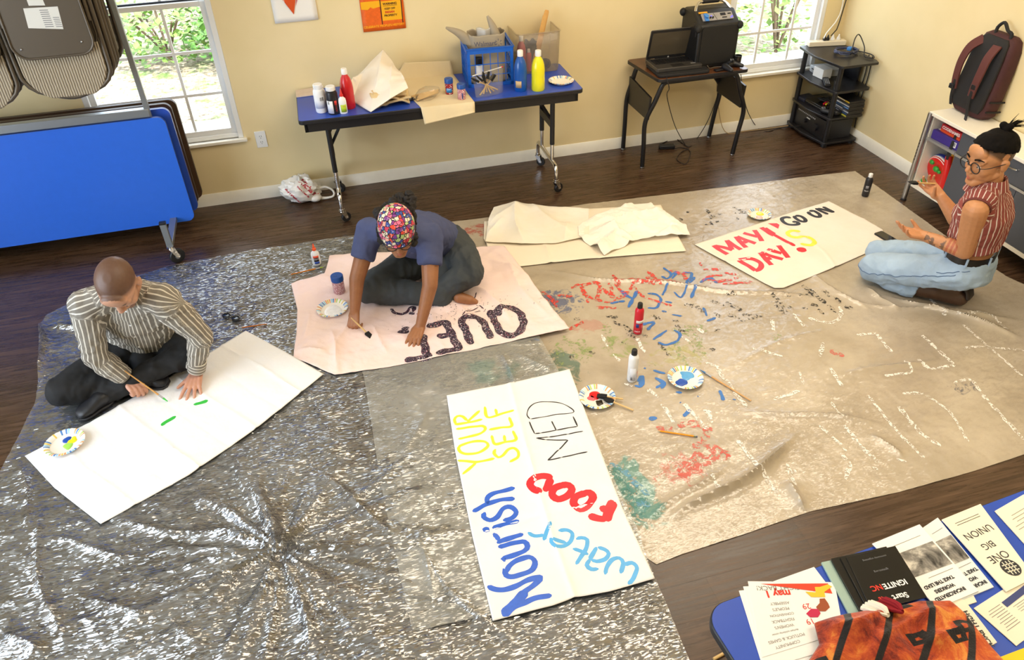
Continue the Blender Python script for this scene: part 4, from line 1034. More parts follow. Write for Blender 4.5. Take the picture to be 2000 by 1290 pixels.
for a in ((.03, .025, TLEN-.03, .045), (.03, TDEP-.045, TLEN-.03, TDEP-.025), (.03, .025, .05, TDEP-.025), (TLEN-.05, .025, TLEN-.03, TDEP-.025)):
    ap.prism([(a[0], a[1]), (a[2], a[1]), (a[2], a[3]), (a[0], a[3])], -.085, -.028, mm)
obj('apron', ap, BLACKM, t)
for a, sg in ((.166, 1), (TLEN-.17, -1)):
    for b in (.14, .40):
        lg = obj('leg', MB().tube([TP(a, b, -.03), TP(a, b, -.42)], .0165, 14), BLACKM, t)
        obj('extension', MB().tube([TP(a, b, -.40), TP(a, b, -.545)], .0125, 14), CHROME, lg)
    cb = MB(); cb.span(tuple(V(TP(a-.012, .14, -.30))), tuple(V(TP(a+.012, .40, -.25)))); obj('cross_bar', cb, BLACKM, t)
    obj('brace', MB().tube([TP(a, .16, -.25), TP(a+sg*.13, .17, -.035)], .010, 4), BLACKM, t)
    obj('brace', MB().tube([TP(a, .38, -.25), TP(a+sg*.13, .37, -.035)], .010, 4), BLACKM, t)
    obj('base_bar', MB().tube([TP(a, .035, -.66), TP(a, .035, -.60), TP(a, .05, -.555), TP(a, .10, -.545), TP(a, .27, -.545), TP(a, .44, -.545), TP(a, .49, -.555), TP(a, .505, -.60), TP(a, .505, -.66)], .0145, 12, .015), CHROME, t)
    for b in (.035, .505):
        p = TP(a, b); caster(t, p[0], p[1], .034, .4 if b < .3 else -.6)

# school desk under the laptop and loudspeaker
DZ = .70
D0 = V((-1.765, -.515, DZ)); da = -.005; du = V((math.cos(da), math.sin(da), 0)); dv = V((-math.sin(da)-.11, math.cos(da), 0)); DL, DD = .685, .47
DP = lambda a, b, z=0: tuple(D0+du*a+dv*b+V((0, 0, z)))
t = thing('school_desk', 'brown topped desk with black bent tube legs under the laptop', 'desk', (-1.4, -.27, 0))
mm = Matrix.Translation(D0) @ Matrix.Rotation(da, 4, 'Z'); mm[0][1] -= .11
t_ = NT('walnut_laminate'); v_ = t_.coords((1, 9, 1)); n_ = t_.noise(5, 6, .6, v_, .4); t_.l(t_.ramp(n_, [(.3, '#4a2c1a'), (.7, '#6b4227')]), t_.b.inputs['Base Color']); t_.b.inputs['Roughness'].default_value = .3
obj('desktop', MB().prism(rrect(DL-.006, DD-.006, .03), -.018, 0, mm @ Matrix.Translation((.003, .003, 0))), t_.m, t)
obj('edge_band', MB().prism(rrect(DL, DD, .033), -.024, -.0012, mm), BLACK, t, bevel=.003)
def leg_path(foot, knee, side, b):
    a = .05 if side < 0 else DL-.05
    return [foot, tuple(V(foot).lerp(V(knee), .5)), knee, tuple(V(knee).lerp(V(DP(a, b, -.08)), .6)), DP(a+(.01 if side < 0 else -.01), b, -.055), DP(a+(.05 if side < 0 else -.05), b, -.04)]
FL, FR, BL, BR = (-1.780,-0.396,0), (-1.039,-0.405,0), (-1.79, -.045, 0), (-1.055, -.05, 0)
for nm, ft, kn, sd, b in (('fl', FL, (-1.79, -.405, .36), -1, .05), ('fr', FR, (-1.015, -.42, .36), 1, .05), ('bl', BL, (-1.79, -.05, .40), -1, .42), ('br', BR, (-1.02, -.06, .40), 1, .42)):
    lg = obj('leg', MB().tube([(ft[0], ft[1], .012)]+leg_path(ft, kn, sd, b)[1:], .0165, 12, .02), BLACKM, t)
    obj('foot_glide', MB().lathe([(.012, 0), (.016, .004), (.016, .012), (.010, .022)], 16, (ft[0], ft[1], .0)), STEEL, lg)
obj('front_rail', MB().tube([DP(.09, .05, -.04), DP(DL-.09, .05, -.04)], .0165, 12), BLACKM, t)
obj('back_rail', MB().tube([DP(.09, .42, -.04), DP(DL-.09, .42, -.04)], .0165, 12), BLACKM, t)
for x0, x1, nm in ((-1.79, -1.765, -1), (-1.03, -1.055, 1)):
    pn = MB(); xm_ = (x0+x1)/2
    pn.rings([[(xm_+dx, -.42, .38), (xm_+dx, -.06, .38), (xm_+dx, -.06, .58), (xm_+dx, -.44, .55)] for dx in (-.009, .009)])
    obj('side_panel', pn, BLACKM, t, bevel=.003)

# black media stand in the corner
t = thing('media_stand', 'black media stand with four shelves in the corner under the power strip', 'media stand', (-.19, -.27, 0))
STB = mat('black_ash_laminate', '#1b1a1d', .34, var=.1, vscale=30)
for z, f_ in ((.045, 1.0), (.235, .98), (.445, 1.0), (.645, 1.06)):
    sh = [(-.345*f_, -.03), (-.355*f_, -.05), (-.375*f_, -.27), (-.335*f_, -.51*f_), (-.32*f_, -.525*f_), (-.05, -.525*f_), (-.03, -.505), (-.03, -.04), (-.04, -.03)]
    obj('shelf', MB().prism(sh, z-.018, z), STB, t, bevel=.003)
for x, y in ((-.325, -.065), (-.305, -.49)):
    obj('post', MB().cyl((x, y, .0), (x, y, .63), .019, n=18), BLACKM, t)
    obj('foot', MB().lathe([(.022, 0), (.024, .01), (.02, .027)], 16, (x, y, 0)), BLACK, t)
bp = MB(); bp.span((-.052, -.37, 0), (-.036, -.20, .235)); bp.span((-.052, -.37, .235), (-.036, -.20, .63))
obj('back_panel', bp, STB, t); 
for x, y in ((-.06, -.07), (-.06, -.48)): obj('foot', MB().lathe([(.02, 0), (.02, .027)], 12, (x, y, 0)), BLACK, t)

# low storage cabinet along the right wall
t = thing('storage_cabinet', 'low white topped cabinet with grey doors and an open cubby along the right wall', 'cabinet', (-.16, -2.4, 0))
WHT_L = mat('white_laminate', '#ece7db', .45, var=.02); GREYD = mat('slate_grey_door', '#4a4f59', .42)
CX, CY0, CY1 = -.28, -1.40, -3.7
obj('top', MB().span((CX-.012, CY1, .60), (-.015, CY0, .622)), WHT_L, t, bevel=.003)
bd = MB(); bd.span((CX+.005, CY1, .115), (-.02, CY0-.01, .135)); bd.span((-.03, CY1, .115), (-.02, CY0-.01, .6)); bd.span((CX+.012, CY0-.03, .12), (-.02, CY0-.012, .6)); bd.span((CX+.012, CY1, .12), (-.02, CY1+.018, .6)); bd.span((CX+.012, -1.70, .12), (-.02, -1.684, .6)); bd.span((CX+.012, -2.70, .12), (-.02, -2.684, .6))
obj('carcass', bd, WHT_L, t)
obj('shelf', MB().span((CX-.002, -1.684, .443), (-.03, CY0-.03, .458)), mat('aluminium_trim', '#aeb0b2', .35, .6), t)
obj('rail', MB().span((CX-.004, CY1, .443), (CX+.014, -1.69, .458)), mat('aluminium_trim', '#aeb0b2', .35, .6), t)
obj('rail', MB().span((CX-.004, CY1, .112), (CX+.014, CY0-.03, .136)), WHT_L, t)
for y in (CY0-.012, -2.69, CY1+.012):
    ps = obj('post', MB().cyl((CX-.008, y, .012), (CX-.008, y, .615), .017, n=20), STEEL, t)
    obj('foot', MB().lathe([(.02, 0), (.02, .008), (.012, .013)], 16, (CX-.008, y, 0)), BLACK, ps)
    hl = MB()
    for k in range(7): hl.cyl((CX-.0262, y, .30+k*.022), (CX-.0245, y, .30+k*.022), .0035, n=8)
    obj('peg_hole', hl, BLACK, ps)
for y in (-.05+CY1+.1, CY0-.05): obj('foot', MB().cyl((-.05, y, 0), (-.05, y, .116), .012), STEEL, t)
def pull(parent, y, z):
    obj('handle', MB().tube([(CX, y-.05, z), (CX-.018, y-.045, z), (CX-.022, y, z-.004), (CX-.018, y+.045, z), (CX, y+.05, z)], .004, 8, .01), CHROME, parent)
for a, b in ((-1.69, -2.68), (-2.70, -3.68)):
    q = obj('drawer', MB().span((CX-.002, b, .461), (CX+.014, a-.002, .598)), GREYD, t, bevel=.002); pull(q, (a+b)/2+.08 if a > -2 else (a+b)/2, .555)
    m_ = (a+b)/2
    for c, d in ((a, m_), (m_, b)):
        q = obj('door', MB().span((CX-.002, d+.001, .138), (CX+.014, c-.002, .441)), GREYD, t, bevel=.002); pull(q, (c+d)/2, .40)

# cart loaded with folded tables, chairs hanging above
t = thing('table_cart', 'grey steel cart carrying the folded tables and hanging chairs in front of the left window', 'cart', (-5.9, -.4, 0))
GREY = mat('grey_painted_steel', '#9aa0a6', .35, .7)
for x in (-5.075, -6.75):
    br_ = MB(); br_.span((x-.02, -.76, .122), (x+.02, -.06, .150)); obj('base_bar', br_, GREY, t, bevel=.003)
    st = obj('retaining_post', MB().span((x-.018, -.765, .145), (x+.018, -.735, .285)), GREY, t, bevel=.002)
    obj('end_cap', MB().span((x-.019, -.766, .28), (x+.019, -.734, .294)), BLACK, st, bevel=.002)
    for y in (-.75, -.08): caster(t, x, y, .048, .5 if y < -.4 else 2.5)
obj('base_rail', MB().span((-6.75, -.30, .11), (-5.075, -.26, .145)), GREY, t, bevel=.003)
for x in (-5.03, -6.75):
    obj('upright', MB().span((x-.015, -.395, .12), (x+.015, -.365, 1.95)), GREY, t, bevel=.003)
obj('top_rail', MB().span((-6.77, -.40, .812), (-5.02, -.352, .862)), GREY, t, bevel=.004)
obj('hanging_rail', MB().span((-6.77, -.395, 1.92), (-5.01, -.365, 1.95)), GREY, t, bevel=.003)
for x in (-5.12, -5.50, -5.62, -6.0):
    obj('hanging_arm', MB().span((x-.01, -.70, 1.935), (x+.01, -.12, 1.955)), GREY, t, bevel=.002)
BRN = mat('brown_laminate', '#4a3524', .4, var=.08); DBLUE = mat('deep_blue_edge', '#1b3a86', .4)
def leaf(y, x1, z0, z1, m, em, label, lean=0):
    k = thing('folded_table', label, 'table', (-5.9, y, z0), group='tables stacked on the cart')
    w_, d_ = x1+6.79, z1-z0
    M_ = frame((-6.79, y, z0), (1, 0, 0), (0, lean, 1))
    obj('tabletop', MB().prism(rrect(w_, d_, .045, 6), .001, .004, M_), m, k)
    obj('edge_band', MB().prism(rrect(w_, d_, .045, 6), -.022, .001, M_), em, k)
    q = MB()
    for a in (.25, w_-.25):
        q.tube([M_ @ V((a, .10, -.034)), M_ @ V((a, d_-.10, -.034))], .012, 8); q.tube([M_ @ V((a, .2, -.034)), M_ @ V((a+(.25 if a < 1 else -.25), .2, -.034))], .009, 8)
    obj('folded_leg', q, BLACKM, k)
leaf(-.415, -4.945, .112, .812, mat('bright_blue_laminate', '#2f6be0', .30, var=.03), DBLUE, 'bright blue folded table standing on edge at the front of the cart')
leaf(-.350, -4.915, .146, .840, BLUE, DBLUE, 'blue folded table standing right behind the front one on the cart')
leaf(-.255, -4.915, .147, .835, BRN, mat('dark_brown_edge', '#33251b', .5), 'brown folded table standing third in the cart behind the blue ones')
leaf(-.175, -4.895, .147, .83, BRN, mat('dark_brown_edge', '#33251b', .5), 'brown folded table at the back of the cart next to the wall')

# folding chairs hung upside down from the cart
BROWNM = mat('taupe_steel', '#5a5043', .38, .35); 
def ribbed():
    q = NT('ribbed_tan_fabric'); v = q.coords(); wv = q.n('TexWave', bands_direction='X', wave_type='BANDS'); wv.inputs['Scale'].default_value = 24; wv.inputs['Distortion'].default_value = 1.2; wv.inputs['Detail'].default_value = 2; wv.inputs['Detail Scale'].default_value = 2
    q.l(v, wv.inputs['Vector']); q.l(q.ramp(wv.outputs[0], [(.1, '#6f6352'), (.6, '#b9ac96')]), q.b.inputs['Base Color']); q.b.inputs['Roughness'].default_value = .9
    q.l(q.bump(wv.outputs[0], .6, .006), q.b.inputs['Normal']); return q.m
TWEED = ribbed(); STICK = mat('label_paper', '#d9d7d0', .6)
def dshape(w_, h, r, n=8, curve=.05):
    # panel outline with a bowed lower edge
    out = [(-w_/2, h), (w_/2, h)]
    for i in range(n+1):
        a = i/n*PI/2; out.append((w_/2-r+r*math.cos(a), r-r*math.sin(a)))
    for i in range(n+1):
        a = PI/2-i/n*PI/2; out.append((-w_/2+r-r*math.cos(a), r-r*math.sin(a)))
    return [(x, z-curve*(1-(2*x/w_)**2)*max(0, 1-z/h)) for x, z in out]
def chair_parts(k, c, first):
    M_ = frame(c, (1, 0, 0), (0, .05, 1))          # local: x across, y up, z toward the room
    q = MB().prism(dshape(.415, .23, .11), -.012, .010, M_); obj('backrest', q, TWEED, k, bevel=.006)
    U = [(-.228, 1.0), (-.228, .5), (-.225, .16)]+[(-.115-.11*math.cos(a), .10-.115*math.sin(a)) for a in (.3, .7, 1.1)]+[(-.06, -.040), (0, -.050), (.06, -.040)]+[(.115+.11*math.cos(a), .10-.115*math.sin(a)) for a in (1.1, .7, .3)]+[(.225, .16), (.228, .5), (.228, 1.0)]
    obj('back_frame', MB().tube([M_ @ V((x, z+.005, -.002)) for x, z in U], .0115, 10, .03), BROWNM, k)
    pan = MB(); R_ = [(-.19, .75), (.19, .75)]
    for i in range(9):
        a = i/8*PI/2; R_.append((.125+.075*math.cos(a), .255-.075*math.sin(a)))
    for i in range(9):
        a = PI/2-i/8*PI/2; R_.append((-.125-.075*math.cos(a), .255-.075*math.sin(a)))
    pan.prism(R_, .022, .046, M_)
    s = obj('seat_pan', pan, BROWNM, k, bevel=.008)
    rim = [M_ @ V((x*.985, z+.003, .048)) for x, z in R_]; obj('rim', MB().tube(rim+[rim[0]], .006, 8), BROWNM, s)
    for sx in (-1, 1):
        obj('leg', MB().tube([M_ @ V((sx*.205, .34, .015)), M_ @ V((sx*.215, .95, .02))], .011, 10), BROWNM, k)
    if first:
        l = MB(); l.rings([[M_ @ V((x, z, d)) for x, z in ((-.085, .335), (.075, .315), (.085, .425), (-.075, .43))] for d in (.0465, .0472)]); obj('label_sticker', l, STICK, s)
        l = MB(); l.rings([[M_ @ V((x, z, d)) for x, z in ((-.045, .44), (.03, .435), (.02, .565), (-.045, .565))] for d in (.0465, .0472)]); obj('label_sticker', l, STICK, s)
        l = MB()
        for i in range(9): l.rings([[M_ @ V((x, z, d)) for x, z in ((-.005, .333+i*.010), (.035, .331+i*.010), (.035, .3345+i*.010), (-.005, .3365+i*.010))] for d in (.0474, .0476)])
        for i in range(6): l.rings([[M_ @ V((x, z, d)) for x, z in ((.045, .329+i*.009), (.075, .327+i*.009), (.075, .330+i*.009), (.045, .332+i*.009))] for d in (.0474, .0476)])
        obj('label_print', l, mat('grey_ink', '#77777a', .7), s)
        for x, z in ((-.155, .235), (.14, .245)): obj('rivet', MB().sph(M_ @ V((x, z, .047)), .006, 10, 6), STEEL, s)
CH = [('folding chair with white label stickers on its seat, frontmost at the left window', -5.325, -.62, 1.095),
 ('folding chair hanging directly behind the one with the stickers', -5.31, -.57, 1.11), ('third folding chair counted from the stickered one, hanging on the cart', -5.305, -.52, 1.12),
 ('fourth folding chair back in the stack in front of the left window', -5.30, -.47, 1.12), ('fifth folding chair back in the stack in front of the left window', -5.295, -.31, 1.13),
 ('rearmost folding chair of the stack in front of the left window', -5.29, -.26, 1.135)]
for i, (lb, x, y, z) in enumerate(CH):
    k = thing('folding_chair', lb, 'folding chair', (x, y, z), group='folding chairs hanging in front of the window'); chair_parts(k, (x, y, z), i == 0)
CH2 = [('front folding chair of the left stack, cut by the left edge of the photo', -5.80, -.62, 1.07), ('second folding chair of the left stack at the photo edge', -5.79, -.57, 1.08), ('third folding chair of the left stack at the photo edge', -5.785, -.52, 1.09), ('rearmost folding chair of the left stack at the photo edge', -5.78, -.47, 1.10)]
for lb, x, y, z in CH2:
    k = thing('folding_chair', lb, 'folding chair', (x, y, z), group='folding chairs hanging at the left edge'); chair_parts(k, (x, y, z), False)

# leaflet table in the right foreground
fa = math.radians(4.8); FU = V((math.cos(fa), math.sin(fa), 0)); FV = V((math.sin(fa), -math.cos(fa), 0)); F0 = V((-3.345, -4.268, TZ))
FP = lambda a, b, z=0: tuple(F0+FU*a+FV*b+V((0, 0, z)))
t = thing('folding_table', 'blue topped table covered in leaflets in the right foreground', 'table', (-2.5, -4.6, 0))
mm = Matrix.Translation(F0) @ Matrix.Rotation(fa, 4, 'Z') @ Matrix.Translation((0, -.76, 0))
obj('tabletop', MB().prism(rrect(1.822, .752, .062, 8), -.014, 0, mm @ Matrix.Translation((.004, .004, 0))), BLUE, t)
obj('edge_band', MB().prism(rrect(1.83, .76, .066, 8), -.032, -.0015, mm), BLACK, t, bevel=.005)
ap = MB()
for a in ((.04, .03, 1.79, .05), (.04, .71, 1.79, .73), (.04, .03, .06, .73), (1.77, .03, 1.79, .73)): ap.prism([(a[0], a[1]), (a[2], a[1]), (a[2], a[3]), (a[0], a[3])], -.085, -.03, mm)
obj('apron', ap, BLACKM, t)
for a in (.22, 1.6):
    for b in (.12, .64): obj('leg', MB().tube([FP(a, b, -.03), FP(a, b, -.74)], .016, 12), BLACKM, t)

# ------------------------------------------------------------ small things
WHITEP = mat('white_plastic', '#f1f2f2', .35)
def lathe_part(name, prof, loc, m, parent, n=28): return obj(name, MB().lathe(prof, n, loc), m, parent)
def wrap(name, parent, loc, r, z0, z1, a0, a1, m, n=14):
    a0, a1 = math.radians(a0), math.radians(a1)
    return obj(name, MB().grid(n, 1, lambda u, v: (loc[0]+r*math.cos(a0+(a1-a0)*u), loc[1]+r*math.sin(a0+(a1-a0)*u), loc[2]+z0+(z1-z0)*v)), m, parent, solid=.0004)
def wraptext(parent, loc, r, zc, a_mid, body, size, m, name='label_print', up=False, **kw):
    me = textmesh(body, size, **kw); am = math.radians(a_mid); mb = MB(); vs = []
    for v in me.vertices:
        x, y = (v.co.x, v.co.y) if not up else (-v.co.y, v.co.x)
        a = am+x/r; vs.append((loc[0]+r*math.cos(a), loc[1]+r*math.sin(a), loc[2]+zc+y))
    mb.add(vs, [tuple(p.vertices) for p in me.polygons]); bpy.data.meshes.remove(me); return obj(name, mb, m, parent, smooth=False)
def bottle(label, loc, h, r, body, cap, kind='round', cat='bottle', name='paint_bottle', group=None):
    t = thing(name, label, cat, loc, group=group)
    if kind == 'jar':       # straight sided bottle with a wide screw cap
        lathe_part('bottle_body', [(.0, 0), (r*.93, 0), (r, .006), (r, h*.74), (r*.93, h*.80), (r*.72, h*.83), (r*.72, h*.86)], loc, body, t)
        c = [(r*.80, h*.85), (r*.82, h*.86), (r*.82, h*.985), (r*.76, h), (0, h)]
    elif kind == 'tempera':  # tall shouldered bottle with a small flip cap
        lathe_part('bottle_body', [(0, 0), (r*.92, 0), (r, .008), (r, h*.30), (r*.975, h*.33), (r, h*.36), (r, h*.52), (r*.93, h*.64), (r*.72, h*.76), (r*.42, h*.84), (r*.36, h*.87)], loc, body, t)
        c = [(r*.44, h*.86), (r*.45, h*.87), (r*.45, h*.98), (r*.40, h), (0, h)]
    elif kind == 'acrylic':  # slim bottle with a short neck
        lathe_part('bottle_body', [(0, 0), (r*.92, 0), (r, .006), (r, h*.74), (r*.9, h*.80), (r*.6, h*.84), (r*.5, h*.86)], loc, body, t)
        c = [(r*.58, h*.85), (r*.60, h*.86), (r*.56, h*.98), (r*.5, h), (0, h)]
    elif kind == 'glue':     # flat oval glue bottle with an orange tip
        m_ = MB().lathe([(0, 0), (r*.9, 0), (r, .006), (r, h*.50), (r*.9, h*.60), (r*.42, h*.68), (r*.42, h*.72)], 28)
        for i, v in enumerate(m_.v): m_.v[i] = (v[0]+loc[0], v[1]*.62+loc[1], v[2]+loc[2])
        obj('bottle_body', m_, body, t)
        c = [(r*.46, h*.70), (r*.46, h*.78), (r*.30, h*.80), (r*.20, h*.92), (r*.10, h), (0, h)]
    lathe_part('cap', c, loc, cap, t); return t
def D2(c): return (c[0], c[1])
REDT = mat('red_tempera', '#c8141f', .28, coat=.3); BLUET = mat('blue_tempera', '#0f52a5', .28, coat=.3); YELT = mat('yellow_tempera', '#ece41a', .28, coat=.3)
DKB = mat('black_bottle', '#1f1f24', .35); LBL = mat('white_label', '#e6e8ee', .6); INK = mat('dark_ink', '#2c2c30', .7); CLEARP = None
def clear_mat(name, tint, fac, rough=.08, haze=.1, col='#d9d4c8'):
    t = NT(name); tr = t.n('BsdfTransparent'); tr.inputs[0].default_value = lin(tint); gl = t.n('BsdfGlossy'); gl.inputs['Roughness'].default_value = rough
    df = t.n('BsdfDiffuse'); df.inputs[0].default_value = lin(col); v = t.coords(); n = t.noise(35, 4, .6, v); b = t.bump(n, .5, .006)
    t.l(b, gl.inputs['Normal']); lw = t.n('LayerWeight'); lw.inputs[0].default_value = .35
    m1 = t.n('MixShader'); m1.inputs[0].default_value = haze; t.l(tr.outputs[0], m1.inputs[1]); t.l(df.outputs[0], m1.inputs[2])
    m2 = t.n('MixShader'); t.l(t.math('MULTIPLY', lw.outputs[1], fac), m2.inputs[0]); t.l(m1.outputs[0], m2.inputs[1]); t.l(gl.outputs[0], m2.inputs[2]); t.l(m2.outputs[0], t.out.inputs[0]); return t.m
BAGC = clear_mat('clear_bag_film', '#f8f8f8', .6, .10, .09); BINC = clear_mat('clear_bin_plastic', '#f6f3ee', .40, .15, .10, '#e8dfcc'); CUPC = clear_mat('clear_cup_plastic', '#f6f6f6', .5, .05, .06)

# ---- on the back table
ZT = .7405
l = (-4.023,-0.453,0.741); b = bottle('white paint bottle with a barcode, front left on the back table', l, 0.174, .035, WHITEP, WHITEP, 'jar', group='acrylic bottles on the back table')
wrap('label', b, l, .0354, .03, .108, 205, 330, LBL)
mb = MB()
for k, w_ in enumerate((2, 4, 1.5, 3, 2, 5, 2, 3)): mb.grid(2, 1, lambda u, v: (l[0]+.0362*math.cos(math.radians(268+k*5+w_*u)), l[1]+.0362*math.sin(math.radians(268+k*5+w_*u)), l[2]+.078+.022*v))
obj('barcode', mb, INK, b, smooth=False)
l = (l[0]+.008, l[1]+.085, ZT); bottle('white capped white bottle behind the one with the barcode', l, .130, .034, WHITEP, WHITEP, 'jar', group='acrylic bottles on the back table')
l = (-3.951,-0.504,0.740); b = bottle('black paint bottle with a white cap beside the white one', l, 0.171, .035, DKB, WHITEP, 'jar', group='acrylic bottles on the back table')
wrap('label', b, l, .0354, .010, .088, 195, 268, LBL); wrap('label', b, l, .0354, .060, .088, 285, 312, mat('red_label', '#d5352c', .5)); wraptext(b, l, .0360, .045, 298, 'ACRYLIC', .013, mat('red_label', '#d5352c', .5), up=True)
mb = MB()
for k, w_ in enumerate((2, 4, 1.5, 3)): mb.grid(2, 1, lambda u, v: (l[0]+.0362*math.cos(math.radians(215+k*5+w_*u)), l[1]+.0362*math.sin(math.radians(215+k*5+w_*u)), l[2]+.066+.018*v))
obj('barcode', mb, INK, b, smooth=False)
l = (l[0]+.006, l[1]+.082, ZT); bottle('dark grey paint bottle with a white cap behind the black one', l, .130, .034, mat('grey_bottle', '#54555c', .35), WHITEP, 'jar', group='acrylic bottles on the back table')
l = (-3.850,-0.440,0.740); bottle('tall red paint bottle with a white cap on the back table', l, 0.247, .040, REDT, WHITEP, 'tempera')
l = (-3.893,-0.524,0.740); b = bottle('small white glue bottle with a lime label and red tip', l, 0.154, .024, WHITEP, mat('red_tip', '#e0352f', .4), 'glue', name='glue_bottle')
wrap('label', b, (l[0], l[1]+.008, l[2]), .0252, .012, .058, 235, 325, mat('lime_label', '#b5cf2b', .5)); wraptext(b, (l[0], l[1]+.008, l[2]), .0258, .048, 280, 'Glue', .011, mat('red_label', '#d5352c', .5))
l = (-3.810,-0.285,0.740); t = thing('plastic_cup', 'clear plastic cup behind the red bottle', 'cup', l); lathe_part('cup_wall', [(.026, 0), (.027, .002), (.038, .105), (.040, .108), (.0385, .1085), (.0365, .105), (.0255, .004)], l, CUPC, t)
q = thing('paper_strip', 'pale pink strip of folded paper at the left end of the back table', 'paper', (-4.110,-0.104,0.740))
obj('sheet', MB().rings([[(-4.165,-0.027,0.741), (-4.033,-0.011,0.741), (-4.036,-0.151,0.741), (-4.165,-0.155,0.741)], [tuple(V(p)+V((0, 0, .006))) for p in ((-4.165,-0.027,0.741), (-4.033,-0.011,0.741), (-4.036,-0.151,0.741), (-4.165,-0.155,0.741))]]), mat('pink_grey_paper', '#d8c6b8', .8, var=.08), q, bevel=.001)
# heap of cloth
t = thing('folded_cloth', 'beige folded cloth at the bottom of the heap on the back table', 'cloth', (-3.646,-0.418,0.740))
rnd = random.Random(12); BEI = cotton('beige_cotton', '#d8bd8a', warm='#e2c99b')
for k in range(4):
    c0 = V((-3.591,-0.427,0.740))+V((rnd.uniform(-.012, .016), rnd.uniform(-.012, .012), .014+k*.021)); w_, d_ = .115-.004*k, .10-.006*k
    def fn(u, v, k=k, c0=c0, w_=w_, d_=d_):
        x, y = (u-.5)*2, (v-.5)*2; n_ = float(fbm([[x*2+k*5, y*2, k]], 3)[0])
        return c0+V((x*w_*(1+.06*n_), y*d_*(1+.12*n_), .016*n_+.010*(1-x*x)))
    obj('fold', MB().grid(28, 18, fn), BEI, t, solid=.014)
t = thing('draped_cloth', 'white cloth draped to a peak over the heap on the back table', 'cloth', (-3.698,-0.446,0.740))
C0 = V((-3.726,-0.500,0.780)); PK = V((-3.575,-0.120,0.974))
XYl = [V((-3.830,-0.372,0.760)), V((-3.837,-0.430,0.752)), V((-3.706,-0.582,0.745)), V((-3.492,-0.422,0.790)), V((-3.442,-0.321,0.800))]
bot = [V((-3.819,-0.340,0.854)), V((-3.824,-0.370,0.752)), V((-3.734,-0.586,0.750)), V((-3.614,-0.611,0.825)), V((-3.483,-0.553,0.860))]
top = [V((-3.753,-0.200,0.846)), V((-3.657,-0.160,0.922)), PK+V((.012, 0, .004)), V((-3.517,-0.150,0.911)), V((-3.499,-0.220,0.864))]
def fn(u, v):
    def ev(P, s): k = min(int(s*4), 3); f = s*4-k; f = f*f*(3-2*f); return P[k].lerp(P[k+1], f)
    p = ev(top, u).lerp(ev(bot, u), v); n_ = float(fbm([[u*3, v*3, 1.5]], 3)[0]); bl = math.sin(PI*v)
    return p+V((0, -.03*bl-.03*n_*bl, .035*bl+.02*n_*bl))
obj('cloth', MB().grid(48, 36, fn), cotton('white_muslin', '#efe6d6', warm='#f4eee2'), t, solid=.002)
# paper running from the wall over the table edge
t = thing('canvas_strip', 'cream strip of canvas hanging over the front edge of the back table', 'canvas', (-3.283,-0.351,0.740))
A0, A1, B0, B1, C0_, C1_ = V((-3.425,-0.020,0.844)), V((-3.105,-0.020,0.823)), V((-3.51, -.045, .7425)), V((-3.10, -.06, .7425)), V((-3.423,-0.545,0.742)), V((-3.081,-0.531,0.742))
E0, E1 = V((-3.411,-0.605,0.639)), V((-3.085,-0.605,0.681)); C0_.y = -.592; C1_.y = -.610; C0_.z = C1_.z = .7425; E0.y = -.615; E1.y = -.630
def fn(u, v):
    s = v*3; k = min(int(s), 2); f = s-k; L_ = (A0, B0, C0_, E0); R_ = (A1, B1, C1_, E1)
    p = L_[k].lerp(L_[k+1], f).lerp(R_[k].lerp(R_[k+1], f), u); n_ = float(fbm([[u*2, v*4, 3]], 2)[0])
    return p+V((0, -.008*abs(n_)*(k == 2), .003*abs(n_)))
obj('sheet', MB().grid(20, 42, fn), cotton('cream_canvas', '#e3cfa4', warm='#e7d6b2'), t, solid=.0012)
# bundle of wooden brush handles in a bag, and the foil packet
t = thing('plastic_bag', 'clear bag wrapped round a bundle of wooden sticks on the canvas strip', 'bag', (-3.349,-0.431,0.743))
b0, b1 = V((-3.424,-0.478,0.748)), V((-3.271,-0.440,0.770)); rnd = random.Random(5)
obj('film', MB().tube([b0.lerp(b1, s)+V((0, 0, .018)) for s in (0, .2, .5, .8, 1)], lambda s: .018+.030*math.sin(PI*min(1, s*1.05+.05)), 16), BAGC, t)
WOODL = mat('pale_wood', '#dcb779', .5, var=.1, vscale=30)
for k in range(7):
    st = thing('wooden_stick', 'pale wooden stick in the bag on the canvas strip, one of a bundle', 'stick', tuple(b0), group='wooden sticks in the bag')
    o_ = V((rnd.uniform(-.022, .022), -.012+.006*k, .008+.007*(k % 4)))
    obj('stick', MB().tube([b0+o_+V((-.01, -.005, 0)), b0.lerp(b1, .9)+o_*.5+V((0, 0, .002))], .0062, 8), WOODL, st)
t = thing('foil_packet', 'small silvery patterned packet in front of the cloth heap', 'packet', (-3.474,-0.439,0.741))
c0 = V((-3.474,-0.439,0.741)); t_ = NT('silver_pattern'); vo = t_.n('TexVoronoi'); vo.inputs['Scale'].default_value = 70; t_.l(t_.coords(), vo.inputs['Vector']); t_.l(t_.ramp(vo.outputs['Distance'], [(.3, '#c9cbd0'), (.42, '#2c2c34')]), t_.b.inputs['Base Color']); t_.b.inputs['Roughness'].default_value = .3; t_.b.inputs['Metallic'].default_value = .4
pm = MB().grid(14, 10, lambda u, v: c0+V((math.cos(.5)*(u-.5)*.075-math.sin(.5)*(v-.5)*.055, math.sin(.5)*(u-.5)*.075+math.cos(.5)*(v-.5)*.055, .002+.020*(math.sin(PI*u)*math.sin(PI*v))**.5)))
obj('packet_body', pm, t_.m, t, solid=.002)
